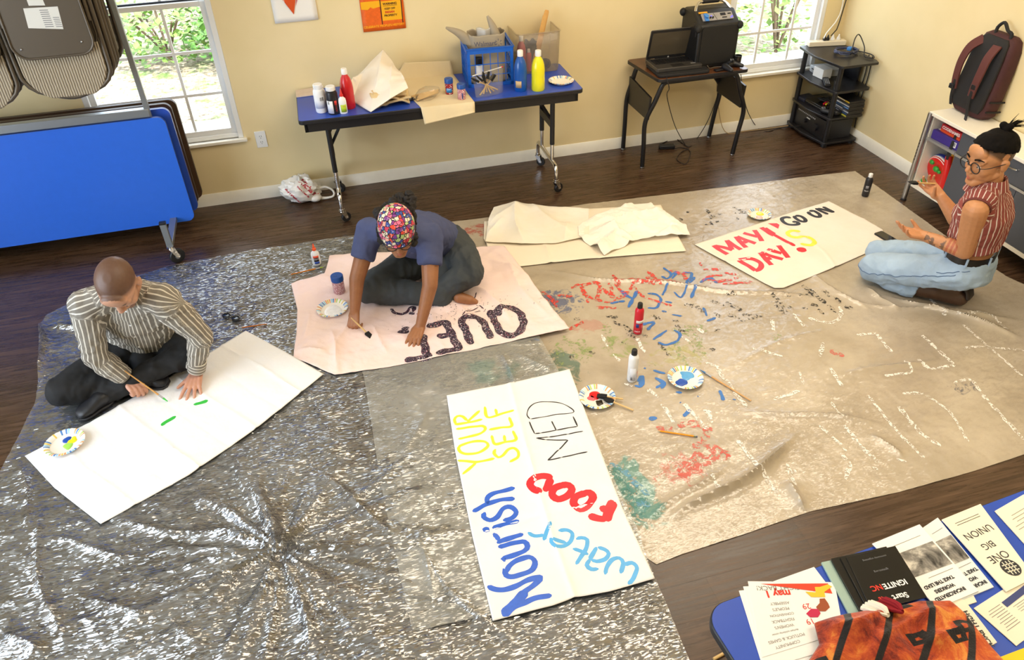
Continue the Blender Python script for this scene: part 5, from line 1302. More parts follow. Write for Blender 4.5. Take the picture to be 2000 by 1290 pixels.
# glitter jars
def glit(name, c, c2):
    t = NT(name); vo = t.n('TexVoronoi'); vo.inputs['Scale'].default_value = 320; t.l(t.coords(), vo.inputs['Vector']); s_ = t.n('SeparateColor'); t.l(vo.outputs['Color'], s_.inputs[0])
    t.l(t.ramp(s_.outputs[0], [(0, c), (.6, c2), (.88, '#f6e9ec')], 'CONSTANT'), t.b.inputs['Base Color']); t.b.inputs['Roughness'].default_value = .25; t.b.inputs['Coat Weight'].default_value = .4; return t.m
LID = mat('blue_lid', '#1d4f9e', .4)
def gjar(label, l, h, r, m):
    t = thing('glitter_jar', label, 'jar', l)
    lathe_part('jar_body', [(0, 0), (r*.92, 0), (r, .005), (r, h*.70), (r*.95, h*.74)], l, m, t)
    lathe_part('lid', [(r*1.0, h*.70), (r*1.06, h*.71), (r*1.06, h*.97), (r*.98, h), (0, h)], l, LID, t, 36)
    hl = MB()
    for k in range(3): hl.cyl((l[0]-r*.45+k*r*.22, l[1]-r*.35-(k == 1)*.002, l[2]+h-.0005), (l[0]-r*.45+k*r*.22, l[1]-r*.35-(k == 1)*.002, l[2]+h+.0006), .0022, n=8)
    obj('shaker_hole', hl, BLACK, t); return t
l = (-3.201,-0.417,0.744); t = gjar('dark red glitter jar with a blue lid on the back table', l, 0.103*.98, .026, glit('red_glitter', '#8f1420', '#b52430'))
wrap('label', t, l, .0265, .014, .042, 215, 300, mat('sky_label', '#2a86d0', .5)); wraptext(t, l, .027, .036, 255, 'glitter', .010, WHITEP)
l = (-3.145,-0.533,0.744); t = gjar('pink glitter jar with a blue lid, right of the two on the back table', l, 0.099*.98, .026, glit('pink_glitter', '#b5757d', '#cf98a0'))
wrap('label', t, l, .0265, .006, .044, 262, 280, mat('navy_label', '#23357a', .5))
# blue crate
CR0, CR1 = V((-3.056,-0.349,0.740)), V((-2.756,-0.372,0.741)); cu = (CR1-CR0).normalized(); cv = V((-cu.y, cu.x, 0)); cw_ = (CR1-CR0).length; cd_ = .285; ch_ = 0.251
CM = Matrix((cu, cv, V((0, 0, 1)))).transposed().to_4x4(); CM.translation = CR0
t = thing('plastic_crate', 'bright blue plastic lattice crate on the back table', 'crate', tuple(CR0)); CBL = mat('crate_blue', '#1a62c8', .4)
def side(nm, o_, ax, L_):
    mb = MB(); x = V(ax); y = V((-x.y, x.x, 0)); o_ = V(o_)
    def bar(a, z0, b, z1, th=.005): mb.box(o_+x*(a+b)/2+V((0, 0, (z0+z1)/2)), (1, 1, 1), Matrix((x*(b-a), y*th, V((0, 0, z1-z0)))).transposed())
    bar(0, ch_*.86, L_, ch_, .007); bar(0, 0, L_, .022); bar(0, .0, .018, ch_); bar(L_-.018, 0, L_, ch_)
    n_ = 6
    for k in range(1, n_): bar(L_*k/n_-.0022, 0, L_*k/n_+.0022, ch_*.9)
    for z in (.30, .58): bar(0, ch_*z-.0025, L_, ch_*z+.0025)
    bar(-.006, ch_-.006, L_+.006, ch_, .018)
    mb.xf(CM); return obj(nm, mb, CBL, t)
side('side_wall', (0, 0, 0), (1, 0, 0), cw_); side('side_wall', (cw_, cd_, 0), (-1, 0, 0), cw_); side('side_wall', (cw_, 0, 0), (0, 1, 0), cd_); side('side_wall', (0, cd_, 0), (0, -1, 0), cd_)
bm_ = MB(); bm_.box((cw_/2, cd_/2, .004), (cw_-.01, cd_-.01, .005)); bm_.xf(CM); obj('bottom', bm_, CBL, t)
# shopping bag standing in the crate
t = thing('shopping_bag', 'grey plastic shopping bag with a shop name stuffed in the blue crate', 'bag', tuple(CM @ V((cw_/2, cd_/2, .01)))); GBAG = clear_mat('grey_bag_film', '#cfc8bc', .25, .3, .72, '#b9ad98')
def fn(u, v):
    a = 2*PI*u; n_ = float(fbm([[math.cos(a)*1.5, math.sin(a)*1.5, v*3]], 3)[0]); r_ = 1+.07*n_
    x = cw_*.5+cw_*.43*math.copysign(abs(math.cos(a))**.6, math.cos(a))*r_*(1-.1*v); y = cd_*.5+cd_*.40*math.copysign(abs(math.sin(a))**.6, math.sin(a))*r_*(1-.35*v)
    return CM @ V((x, y, .012+(ch_+.045+.012*n_)*v))
obj('bag_body', MB().grid(48, 24, fn), GBAG, t, solid=.001)
for px, tip in ((.04, V((-3.157,-0.220,1.102))), (.62, V((-2.875,-0.200,1.143)))):
    b_ = CM @ V((cw_*(px+.12), cd_*.45, ch_+.02)); e_ = tip
    obj('handle', MB().tube([b_-V((0, 0, .03)), b_.lerp(e_, .45)+V((0, 0, .004)), e_], lambda s: .034*(1-s)**.8+.007, 12, .015), GBAG, t)
tm = MB(); fm = CM @ frame((cw_*.42, cd_*.5-cd_*.385, ch_+.014), (1, 0, 0), (0, .42, 1)); words(tm, 'Walmart', .040, fm, bold=.0006)
for k in range(6):
    a = k*PI/3+PI/2; p_ = V((.088+.012*math.cos(a), .002+.012*math.sin(a), 0)); q_ = V((.088+.024*math.cos(a), .002+.024*math.sin(a), 0)); n_ = V((-math.sin(a), math.cos(a), 0))*.0022
    tm.add([fm @ p for p in (p_-n_, p_+n_, q_+n_*1.3, q_-n_*1.3)], [(0, 1, 2, 3)])
obj('printed_name', tm, mat('faded_grey_ink', '#4e4d5c', .7), t, smooth=False)
t = thing('plastic_package', 'clear package with a white label sticking out of the shopping bag', 'package', tuple(CM @ V((cw_*.5, cd_*.55, ch_))))
pm = MB().grid(12, 8, lambda u, v: CM @ V((cw_*(.30+.40*u), cd_*.55-.03*math.sin(PI*u), ch_+.0+.085*v+.006*math.sin(9*u)))); obj('film', pm, clear_mat('shiny_wrap', '#ffffff', .8, .08, .35, '#e9e6df'), t, solid=.004)
pm = MB(); pm.rings([[CM @ V((cw_*(.32+a), cd_*.55-.03*math.sin(PI*(a+.02)/.4)-d, ch_+z)) for a, z in ((0, .012), (.16, .018), (.16, .075), (0, .07))] for d in (.002, .004)]); obj('label', pm, LBL, t)
t = thing('spray_bottle', 'black capped white bottle standing inside the crate, seen through its front', 'bottle', tuple(CM @ V((.075, .035, .008))))
c0 = tuple(CM @ V((.080, .045, .008))); lathe_part('bottle_body', [(0, 0), (.027, 0), (.027, .118), (.024, .126)], c0, WHITEP, t); lathe_part('cap', [(.0255, .126), (.026, .127), (.026, .170), (.022, .174), (0, .174)], c0, BLACK, t)
# zip bag of brushes in front of the crate
z0_ = V((-3.054,-0.546,0.740)); z1_ = V((-2.860,-0.497,0.741)); zu = (z1_-z0_).normalized(); zl = (z1_-z0_).length
t = thing('zip_bag', 'clear zip bag full of brushes leaning on the front of the crate', 'bag', tuple(z0_))
def fn(u, v):
    bulge = .022*math.sin(PI*u)**.6*(1-v*.75)
    return z0_+zu*(zl*u*(1+.10*v)-.01*v)+V((0, -bulge+.035*v, .002+.155*v-.018*(1-u)*v))
def fnb(u, v):
    bulge = .020*math.sin(PI*u)**.6*(1-v*.75); p = fn(u, v); return p+V((0, .004+2*bulge, 0))
obj('film', MB().grid(16, 14, fn), BAGC, t); obj('film', MB().grid(16, 14, fnb), BAGC, t)
obj('zip', MB().tube([fn(0, .97)+V((0, -.001, 0)), fn(1, .97)+V((0, -.001, 0))], .003, 8), WHITEP, t); obj('slider', MB().box(fn(.98, .97), (.012, .008, .008)), REDP, t, bevel=.002)
rnd = random.Random(9)
for k in range(6):
    st = thing('foam_brush', 'wooden handled foam brush inside the zip bag, one of several', 'brush', tuple(z0_), group='foam brushes in the zip bag')
    a = z0_+zu*(.03+.026*k)+V((0, .010-.004*(k % 2), .010+.006*(k % 3))); b_ = a+zu*(.085-.042*k+rnd.uniform(-.012, .012))+V((0, .010, .07+.02*rnd.random()))
    obj('handle', MB().tube([a, b_], .0045, 8), WOODL, st)
    d_ = (b_-a).normalized(); x_, y_, _ = basis(d_); fb = MB(); fb.rings([[b_+d_*h+x_*sx*.016+y_*sy*.007*(1-h*10) for sx, sy in ((-1, -1), (1, -1), (1, 1), (-1, 1))] for h in (0, .045)]); obj('foam', fb, mat('black_foam', '#191817', .95), st)
# clear bin with paint bottles and stir sticks
BN0, BN1 = V((-2.683,-0.228,0.740)), V((-2.380,-0.225,0.740)); BN0.y = max(BN0.y, -.30); BN1.y = max(BN1.y, -.31)
t = thing('storage_bin', 'clear plastic bin holding paint and stir sticks behind the yellow bottle', 'bin', tuple(BN0)); bw, bd_, bh = (BN1-BN0).length, .25, 0.268
bu = (BN1-BN0).normalized(); bv = V((-bu.y, bu.x, 0)); BM = Matrix((bu, bv, V((0, 0, 1)))).transposed().to_4x4(); BM.translation = BN0
def ringb(s, z): return [BM @ V((bw/2+(x-bw/2)*s, bd_/2+(y-bd_/2)*s, z)) for x, y in rrect(bw, bd_, .025, 4)]
obj('bin_wall', MB().rings([ringb(.93, .003), ringb(.95, .02), ringb(1.0, bh)], cap=(True, False)), BINC, t, solid=.002)
obj('rim', MB().tube([V(p) for p in ringb(1.01, bh)+[ringb(1.01, bh)[0]]], .005, 8), BINC, t)
def inb(x, y, z=.006): return tuple(BM @ V((x, y, z)))
bottle('pink red paint bottle with a white cap inside the clear bin', inb(.045, .07), .235, .033, mat('rose_tempera', '#c9434e', .3), WHITEP, 'tempera', group='bottles in the clear bin')
bottle('yellow jar with a grey cap inside the clear bin', inb(.03, .135), .12, .026, mat('mustard_jar', '#d9b53a', .4), mat('grey_plastic', '#8a8c90', .5), 'jar', group='bottles in the clear bin')
bottle('small slim red bottle with a white cap inside the clear bin', inb(.093, .05), .15, .017, mat('rose_tempera', '#c9434e', .3), WHITEP, 'acrylic', group='bottles in the clear bin')
for k, (x, y, tx) in enumerate(((.13, .08, .235), (.145, .10, .25), (.155, .12, .262))):
    st = thing('stir_stick', ('front', 'middle', 'rear')[k]+' wooden paint stir stick leaning out of the clear bin', 'stick', inb(x, y)); a, b_ = V(inb(x, y, .008)), V(inb(tx, y+.05, bh+.075+.01*k)); d_ = (b_-a).normalized(); x_ = bu-d_*bu.dot(d_); x_.normalize(); y_ = d_.cross(x_)
    obj('stick', MB().rings([[a.lerp(b_, s)+x_*sx*.016*(.7 if s == 1 else 1)+y_*sy*.0025 for sx, sy in ((-1, -1), (1, -1), (1, 1), (-1, 1))] for s in (0, .93, .97, 1)]), mat('tan_wood', '#d9a860', .55, var=.08), st, bevel=.001)
t = thing('pouch', 'crumpled black printed pouch inside the clear bin', 'pouch', inb(.15, .14))
def fn(u, v):
    a = 2*PI*u; n_ = float(fbm([[math.cos(a)*2, math.sin(a)*2, v*3+4]], 3)[0]); return V(inb(.145+.075*math.cos(a)*(1+.15*n_)*(1-.25*v), .15+.06*math.sin(a)*(1+.15*n_), .008+.16*v+.015*n_*v))
obj('pouch_body', MB().grid(30, 14, fn), mat('black_printed_film', '#25232a', .3, var=.4, vscale=40), t)
t = thing('tape_roll', 'roll of black tape at the bottom right of the clear bin', 'tape', inb(.215, .06)); obj('tape_ring', MB().lathe([(.022, -.012), (.036, -.012), (.036, .012), (.022, .012), (.022, -.012)], 28, inb(.212, .05, .043), Matrix.Rotation(PI/2.3, 3, 'X')), BLACK, t)
l = (-2.743,-0.498,0.740); b = bottle('tall blue paint bottle with a white cap in front of the crate', l, 0.257, .042, BLUET, WHITEP, 'tempera'); wrap('label', b, l, .0426, .028, .072, 205, 262, mat('tan_label', '#c9a97a', .6))
l = (-2.632,-0.526,0.740); bottle('tall yellow paint bottle with a white cap on the back table', l, 0.254, .043, YELT, WHITEP, 'tempera')

# ---- paper plates
def rim_mat():
    t = NT('striped_plate_rim'); g = t.n('TexGradient', gradient_type='RADIAL'); t.l(t.coords(), g.inputs[0])
    f = t.math('FLOOR', t.math('MULTIPLY', g.outputs['Fac'], 46)); wn = t.n('TexWhiteNoise', noise_dimensions='1D'); t.l(f, wn.inputs['W'])
    c = t.ramp(wn.outputs[0], [(0, '#4f86c9'), (.16, '#f2efe6'), (.34, '#e9a36a'), (.5, '#f4f1ea'), (.62, '#b9cf6e'), (.75, '#9fd0e8'), (.88, '#e8c65a')], 'CONSTANT')
    edge = t.math('FRACT', t.math('MULTIPLY', g.outputs['Fac'], 46)); t.l(t.mix(t.ramp(edge, [(.72, '#000000'), (.78, '#ffffff')]), c, '#f6f3ec'), t.b.inputs['Base Color']); t.b.inputs['Roughness'].default_value = .45; return t.m
RIM = rim_mat(); PLW = mat('plate_white', '#f5efe4', .5)
def plate(label, c, blobs, r=.088, tilt=0):
    t = thing('paper_plate', label, 'plate', c, rz=random.Random(label).random()*6)
    obj('plate_well', MB().lathe([(0, .004), (r*.70, .004), (r*.74, .006), (r*.74, .003), (r*.70, .001), (0, .001)], 48), PLW, t, world=False)
    mb = MB(); n = 96; rings = []
    for q, z, fl in ((.735, .0065, 0), (.80, .012, .3), (.93, .018, 1), (1.0, .0175, 1), (.995, .0155, 1), (.92, .0155, 1), (.735, .0045, 0)):
        rings.append([V((r*q*math.cos(2*PI*j/n), r*q*math.sin(2*PI*j/n), z+fl*.0009*math.sin(j*PI/1.5))) for j in range(n)])
    mb.rings(rings, cap=(False, False)); obj('striped_rim', mb, RIM, t, world=False)
    for (x, y, pr, m, sd) in blobs:
        mb = MB(); rnd = random.Random(sd); n = 26; K = [1+.28*rnd.uniform(-1, 1) for _ in range(9)]
        def rad(j): f = j/n*9; k = int(f) % 9; return K[k]*(1-(f % 1))+K[(k+1) % 9]*(f % 1)
        px, py = c[0]+x*r, c[1]+y*r; zs = [(1, 0), (.92, .0016), (.6, .0028)]
        mb.rings([[V((px+pr*r*q*rad(j)*math.cos(2*PI*j/n), py+pr*r*q*rad(j)*math.sin(2*PI*j/n), c[2]+.0042+z)) for j in range(n)] for q, z in zs]); obj('paint_puddle', mb, m, t)
    return t
PM = lambda n, c: mat(n, c, .3, var=.10, vscale=60)
pb, py_, pg, pr_, pk, plb, pw = PM('wet_blue', '#1d50b0'), PM('wet_yellow', '#efe326'), PM('wet_green', '#a4dc5c'), PM('wet_red', '#d9121f'), PM('wet_dark', '#2b2316'), PM('wet_light_blue', '#5fa9e2'), PM('wet_white', '#f4f4f6')
gz = lambda f, c, d=.003: (c[0], c[1], f(c[0], c[1])+d)
plate('striped paper plate with blue, yellow and green paint on the left white cloth', gz(f1, (-5.447,-2.295,0)), [(.02, .30, .22, pb, 1), (.30, .12, .20, py_, 2), (.16, -.22, .26, pg, 3), (.36, .34, .10, py_, 5)])
plate('striped paper plate full of white glue on the pink cloth', gz(f2, (-4.172,-1.585,0)), [(.0, -.02, .60, pw, 4)])
zc = bvh_of(clear); fcl = lambda x, y: zof(zc, x, y, .01)
P3 = gz(tz, (-3.004,-2.699,0), .004); plate('striped paper plate with red and black paint and two foam brushes on its edge', P3, [(-.10, .26, .34, pr_, 6), (-.28, .10, .26, PM('wet_rose', '#e0626d'), 7), (-.02, -.38, .22, pk, 8)])
plate('striped paper plate with two blues of paint on the drop cloth', gz(tz, (-2.537,-2.693,0), .004), [(.24, .26, .40, plb, 9), (-.30, -.20, .32, pb, 10)])
plate('striped paper plate with yellow and pink paint above the May Day banner', gz(tz, (-1.343,-1.328,0), .004), [(.20, .20, .32, py_, 11), (-.18, -.30, .30, PM('wet_pink', '#f0b9ae'), 12)], .078)
plate('clean striped paper plate at the right end of the back table', (-2.448,-0.449,0.740), [], .085)

# ---- brushes, pencils and bottles on the floor
def along(a, b): a, b = V(a), V(b); return a, b, (b-a).normalized()
def foam_brush(label, tip, tail, group=None, cat='brush'):
    a, b, d = along(tip, tail); t = thing('foam_brush', label, cat, tuple(a), group=group); x, y, _ = basis(d, (0, 0, 1)); 
    if abs(x.z) > abs(y.z): x, y = y, x
    mb = MB(); mb.rings([[a+d*h+x*sx*.013+y*sy*th for sx, sy in ((-1, -1), (1, -1), (1, 1), (-1, 1))] for h, th in ((0, .0015), (.022, .0065), (.048, .0065))]); obj('foam', mb, mat('black_foam', '#191817', .95), t, bevel=.001)
    obj('handle', MB().tube([a+d*.046, b], .0045, 10), WOODL, t); return t
zp = P3[2]+.02
foam_brush('foam brush lying across the red paint of the plate, upper of two', tuple(V((-3.004,-2.695,0.026))), tuple(V((-2.892,-2.751,0.022))))
foam_brush('foam brush lying over the plate edge, lower of two', tuple(V((-2.979,-2.726,0.027))), tuple(V((-2.870,-2.828,0.012))))
def paintbrush(label, tip, tail, tipm, hm, r=.004, name='paint_brush'):
    a, b, d = along(tip, tail); L_ = (b-a).length; t = thing(name, label, 'brush', tuple(a))
    obj('handle', MB().tube([a+d*L_*s for s in (.22, .3, .45, .8, 1)], lambda s: r*(.8+.5*math.sin(PI*min(1, s*1.2))*(1-s*.8)) , 10), hm, t)
    obj('ferrule', MB().tube([a+d*L_*.10, a+d*L_*.24], r*1.05, 10), STEEL, t)
    obj('bristles', MB().tube([a, a+d*L_*.05, a+d*L_*.11], lambda s: r*(.35+.9*s), 10), tipm, t); return t
paintbrush('long wooden paint brush with a blue tip beside the blue plate', (*(-2.434,-2.648), tz(*(-2.429,-2.640))+.008), (*(-2.307,-2.929), tz(*(-2.301,-2.921))+.007), mat('blue_bristle', '#3f7fc2', .6), mat('varnished_wood', '#cf9a55', .35))
paintbrush('orange paint brush with a green tip in front of the glue bottle', (*(-4.187,-1.101), fcl(*(-4.188,-1.081))+.008), (*(-4.385,-1.122), fcl(*(-4.387,-1.103))+.007), mat('green_bristle', '#9ab53a', .6), mat('orange_handle', '#c8761d', .35), .0045)
paintbrush('thin orange handled brush with a dark tip left of the white cloth corner', (*(-4.712,-1.599), fcl(*(-4.715,-1.582))+.008), (*(-4.534,-1.601), fcl(*(-4.536,-1.583))+.007), mat('dark_bristle', '#3b2a1c', .6), mat('orange_handle', '#c8761d', .35), .0035)
a, b, d = along((*(-2.815,-2.982), tz(*(-2.815,-2.982))+.006), (*(-2.658,-3.071), tz(*(-2.658,-3.071))+.006)); t = thing('pencil', 'yellow orange pencil lying on the drop cloth below the blue plate', 'pencil', tuple(a))
obj('shaft', MB().tube([a+d*.012, b-d*.016], .0038, 6), mat('pencil_yellow', '#f09a1a', .35), t); obj('point', MB().cyl(a, a+d*.013, .0006, .0036, 8), WOODL, t); obj('ferrule', MB().cyl(b-d*.017, b-d*.007, .0039, n=10), mat('pencil_green', '#8c8f6a', .3, .7), t); obj('eraser', MB().cyl(b-d*.007, b, .0037, n=10), mat('pink_eraser', '#5a5f78', .7), t)
l = gz(tz, (-2.609,-2.264,0)); b = bottle('red paint bottle with a black cap standing on the drop cloth', l, 0.192, .024, mat('red_acrylic', '#cf1a30', .35), BLACK, 'acrylic')
wrap('label', b, l, .0245, .075, .092, 215, 320, LBL); wrap('label', b, l, .0245, .030, .060, 285, 320, mat('pale_red_label', '#dc5a68', .5)); wrap('label', b, l, .0245, .046, .070, 215, 255, mat('navy_label', '#23357a', .5)); wraptext(b, l, .0250, .022, 238, 'paint', .016, WHITEP)
l = gz(tz, (-2.789,-2.616,0)); b = bottle('white paint bottle with a black cap standing right of the nourish banner', l, 0.192, .025, WHITEP, BLACK, 'acrylic')
wrap('label', b, l, .0254, .012, .090, 215, 285, LBL); wraptext(b, l, .0258, .05, 310, 'acrylic', .016, REDP, up=True); wrap('barcode', b, l, .0257, .018, .036, 228, 246, mat('grey_ink', '#77777a', .7))
l = gz(tz, (-0.507,-1.293,0)); b = bottle('black paint bottle with a white cap at the far right corner of the drop cloth', l, 0.165, .024, DKB, WHITEP, 'acrylic'); wrap('label', b, l, .0245, .062, .082, 205, 250, mat('grey_label', '#8f9096', .6)); wraptext(b, l, .0248, .045, 228, 'black', .014, WHITEP)
l = gz(fcl, (-4.223,-1.051,0)); b = bottle('white glue bottle with an orange tip on the plastic sheet', l, 0.148, .026, WHITEP, mat('orange_tip', '#ef5a2a', .4), 'glue', name='glue_bottle')
lb_ = (l[0], l[1]+.0085, l[2]); wrap('label', b, lb_, .0270, .055, .070, 235, 310, mat('orange_label', '#e8593a', .5)); wrap('label', b, lb_, .0270, .030, .053, 242, 310, mat('black_label', '#26222a', .5)); wrap('label', b, lb_, .0270, .014, .028, 245, 310, mat('blue_label', '#2c55c0', .5)); wraptext(b, lb_, .0275, .046, 275, 'Glue-All', .011, WHITEP)
l = gz(f2, (-4.117,-1.418,0.012), .001); gjar('glitter jar of pink with a blue lid standing on the pink cloth', l, 0.116, .034, glit('rose_glitter', '#b98088', '#d3a5ab'))
# sunglasses on the plastic
t = thing('sunglasses', 'small dark sunglasses lying on the plastic near the middle of the left sheet', 'sunglasses', (-4.727,-1.480,0.012)); gl_ = V((-4.753,-1.462,0.012)); gr_ = V((-4.702,-1.503,0.012)); gd = (gr_-gl_).normalized()
for p in (gl_, gr_):
    p = V((p.x, p.y, fcl(p.x, p.y)+.014)); fr_ = obj('frame_ring', MB().tube([p+gd*.023*math.cos(a)+V((0, 0, 1)).cross(gd)*.017*math.sin(a)+V((0, 0, .004*math.sin(a))) for a in [k*PI/10 for k in range(21)]], .003, 8), BLACK, t)
    obj('lens', MB().sph(p, (.022, .016, .002), 16, 6), mat('smoked_lens', '#0d0d10', .08, spec=.9), fr_)
m_ = (gl_+gr_)/2; obj('bridge', MB().tube([V((m_.x, m_.y, fcl(m_.x, m_.y)+.016))-gd*.012, V((m_.x, m_.y, fcl(m_.x, m_.y)+.019)), V((m_.x, m_.y, fcl(m_.x, m_.y)+.016))+gd*.012], .002, 8), BLACK, t)
up_ = V((0, 0, 1)).cross(gd)
for p, s_ in ((gl_, -1), (gr_, 1)): q_ = V((p.x, p.y, fcl(p.x, p.y)+.012))+gd*s_*.023; obj('temple', MB().tube([q_, q_+up_*.03-gd*s_*.006, q_+up_*.04-gd*s_*.045], .0018, 6), BLACK, t)
# phone
t = thing('phone', 'black phone lying at the right end of the May Day banner by the kneeling person', 'phone', (-0.743,-1.816,0.020)); p0, p1 = V((-0.753,-1.762,0.014)), V((-0.735,-1.868,0.014)); pd = (p1-p0).normalized(); PH = frame((p0.x, p0.y, .013), pd, (-pd.y, pd.x, 0))
obj('case', MB().prism([(x-.0, y-.034) for x, y in rrect(.14, .068, .009)], 0, .008, PH), BLACK, t, bevel=.001); obj('screen', MB().prism([(x+.004, y-.030) for x, y in rrect(.132, .060, .006)], .0081, .0084, PH), mat('dark_screen', '#0b0c10', .08, spec=.8), t)
# shop bag on the floor
t = thing('shopping_bag', 'crumpled white plastic shopping bag with red lettering on the floor by the wall', 'bag', (-4.229,-0.114,0))
bc = V((-4.255,-0.072,0)); bc.y = -.125; bc.z = .0
def bagp(th, ph, grow=0):
    n_ = float(fbm([[math.cos(th)*1.9+3, math.sin(th)*1.9, ph*2.1]], 5)[0])+.35*float(ridge([[math.cos(th)*4, math.sin(th)*4, ph*4]], 3)[0])-.2; r_ = 1+.22*n_+grow
    return V((bc.x+.13*math.cos(th)*math.sin(ph)*r_, bc.y+.095*math.sin(th)*math.sin(ph)*r_, max(.004, .085-.085*math.cos(ph)*r_*1.05+.01*n_)))
BAGW = mat('white_bag_plastic', '#e4e2de', .3, var=.03)
mb = MB(); mb.rings([[bagp(2*PI*j/44, PI*(i+.5)/30) for j in range(44)] for i in range(30)]); obj('bag_body', mb, BAGW, t)
hb = V((bc.x+.11, bc.y-.02, .05)); obj('handle', MB().tube([hb+V((-.02, 0, .02)), hb+V((.055, .0, .035)), hb+V((.105, -.01, .0)), hb+V((.10, -.03, -.028)), hb+V((.05, -.03, -.036)), hb+V((-.02, -.02, -.03))], lambda s: .020-.013*math.sin(PI*s)**.4, 10, .012), BAGW, t)
obj('bag_corner', MB().sph((bc.x+.085, bc.y-.055, .030), (.045, .035, .028), 16, 10), BAGW, t)
bagm = bvh_of(t.children[0]); off_ = V(t.location)
def project_text(body, size, th0, ph0, rot, m, nm, dist=.002, shear=0, bold=.0008):
    me = textmesh(body, size, bold=bold, shear=shear); mb = MB(); vs = []; c, s_ = math.cos(rot), math.sin(rot)
    for v in me.vertices:
        x, y = v.co.x*c-v.co.y*s_, v.co.x*s_+v.co.y*c; tgt = V((bc.x+th0+x, bc.y-.3, ph0*1.2+y)); h = bagm.ray_cast(tgt-off_+V((0, 0, .12)), V((0, 1, -.42)).normalized())
        vs.append((h[0]+off_+V((0, -dist, dist*.4))) if h[0] is not None else V((bc.x+th0+x, bc.y, .05)))
    mb.add(vs, [tuple(p.vertices) for p in me.polygons]); bpy.data.meshes.remove(me); return obj(nm, mb, m, t, smooth=False)
RINK = mat('red_print', '#b3132b', .5)
project_text('Michaels', .052, .055, .075, -.95, RINK, 'printed_name', shear=.25, bold=.0015); project_text('Where Creativity', .016, .012, .060, -.95, RINK, 'printed_line'); project_text('shop michaels.com', .020, -.060, .040, -.95, RINK, 'printed_line', bold=.001)
# cables and power brick under the desk
t = thing('power_brick', 'black laptop power brick on the floor under the desk', 'power adapter', (-1.468,-0.133,0)); p = V((-1.460,-0.135,0)); obj('brick', MB().box((p.x, p.y, .016), (.12, .05, .03), Matrix.Rotation(-.25, 3, 'Z')), BLACK, t, bevel=.006)
t = thing('cable', 'thin black cable dropping from the laptop to the power brick', 'cable', (-1.334,-0.126,0)); A_ = lambda x, y, z: tuple(V((x, y, z)))
obj('wire', MB().tube([DP(.05, -.004, .012), DP(.07, -.016, -.06), (-1.635,-0.400,0.524), (-1.514,-0.330,0.272), (-1.299,-0.127,0.004), (-1.303,-0.197,0.004), (-1.392,-0.247,0.004), (-1.477,-0.355,0.004), (-1.443,-0.442,0.004), (-1.317,-0.253,0.004), (-1.351,-0.161,0.004), (-1.417,-0.188,0.012)], .0028, 8, .02), RUBBER, t)
t = thing('cable', 'black cable looping from the power brick up behind the right desk leg', 'cable', (-1.198,-0.120,0))
obj('wire', MB().tube([(-1.541,-0.157,0.012), (-1.477,-0.057,0.004), (-1.321,-0.005,0.004), (-1.290,-0.171,0.004), (-1.151,-0.041,0.004), (-1.111,-0.100,0.171), (-1.040,-0.060,0.332), (-1.019,-0.030,0.440)], .003, 8, .02), RUBBER, t)
t = thing('cable', 'black cable running along the floor from the desk to the media stand', 'cable', (-0.562,0.045,0))
obj('wire', MB().tube([(-0.855,-0.050,0.487), (-0.789,-0.040,0.295), (-0.735,-0.060,0.162), (-0.595,-0.010,0.004), (-0.555,-0.101,0.004), (-0.419,-0.070,0.004), (-.33, -.20, .06)], .003, 8, .02), RUBBER, t)
t = thing('cable', 'tan cable running along the baseboard behind the desk', 'cable', (-0.614,0.120,0)); obj('wire', MB().tube([(-1.05, -.025, .5), (-1.0, -.03, .25), (-.9, -.035, .02), (-.7, -.04, .006), (-.5, -.05, .006), (-.36, -.08, .02)], .003, 8, .02), mat('tan_rubber', '#b79c72', .5), t)

# ---- on the desk
SL = V(DP(.05, .10, .001)); t = thing('laptop_sleeve', 'black padded sleeve lying under the laptop', 'laptop sleeve', tuple(SL)); sm = Matrix.Translation(D0) @ Matrix.Rotation(da-.03, 4, 'Z')
obj('sleeve_body', MB().prism([(x+.008, y+.02) for x, y in rrect(.38, .27, .03)], .001, .022, sm), mat('black_neoprene', '#131316', .8), t, bevel=.006)
LM = Matrix.Translation(D0) @ Matrix.Rotation(da-.02, 4, 'Z') @ Matrix.Translation((.012, .070, .023)); t = thing('laptop', 'open dark grey laptop on the black sleeve on the desk', 'laptop', tuple(LM.translation))
LG = mat('laptop_grey', '#4a4744', .35, .4); LDK = mat('laptop_dark', '#1b1b1d', .4)
obj('base', MB().prism(rrect(.335, .225, .012), 0, .026, LM), LG, t, bevel=.003)
kb = MB()
for r_ in range(5):
    for c_ in range(14):
        if r_ == 0 and 3 < c_ < 9: continue
        kb.box((.030+c_*.0205, .098+r_*.0195, .028), (.0165, .0155, .004))
    if r_ == 0: kb.box((.030+6*.0205, .098, .028), (.095, .0155, .004))
kb.xf(LM); k_ = obj('keyboard', kb, LDK, t); obj('touchpad', MB().prism([(x+.12, y+.018) for x, y in rrect(.09, .05, .004)], .0261, .0268, LM), LDK, t)
mb = MB(); mb.box((.285, .05, .0266), (.035, .010, .0008)); mb.xf(LM); obj('sticker', mb, mat('silver_sticker', '#c9c9cb', .3, .5), t)
SM_ = LM @ Matrix.Translation((0, .215, .020)) @ Matrix.Rotation(math.radians(105), 4, 'X')
ld = obj('lid', MB().prism(rrect(.335, .225, .012), -.008, 0, SM_), LG, t, bevel=.003); obj('bezel', MB().prism([(x+.004, y+.004) for x, y in rrect(.327, .217, .01)], .0001, .0012, SM_), LDK, ld)
obj('screen', MB().prism([(x+.018, y+.028) for x, y in rrect(.299, .176, .003)], .0013, .0018, SM_), mat('laptop_screen_reflection', '#50483a', .12, spec=.7), ld)  # the wall's brown reflection is put into the screen's base colour
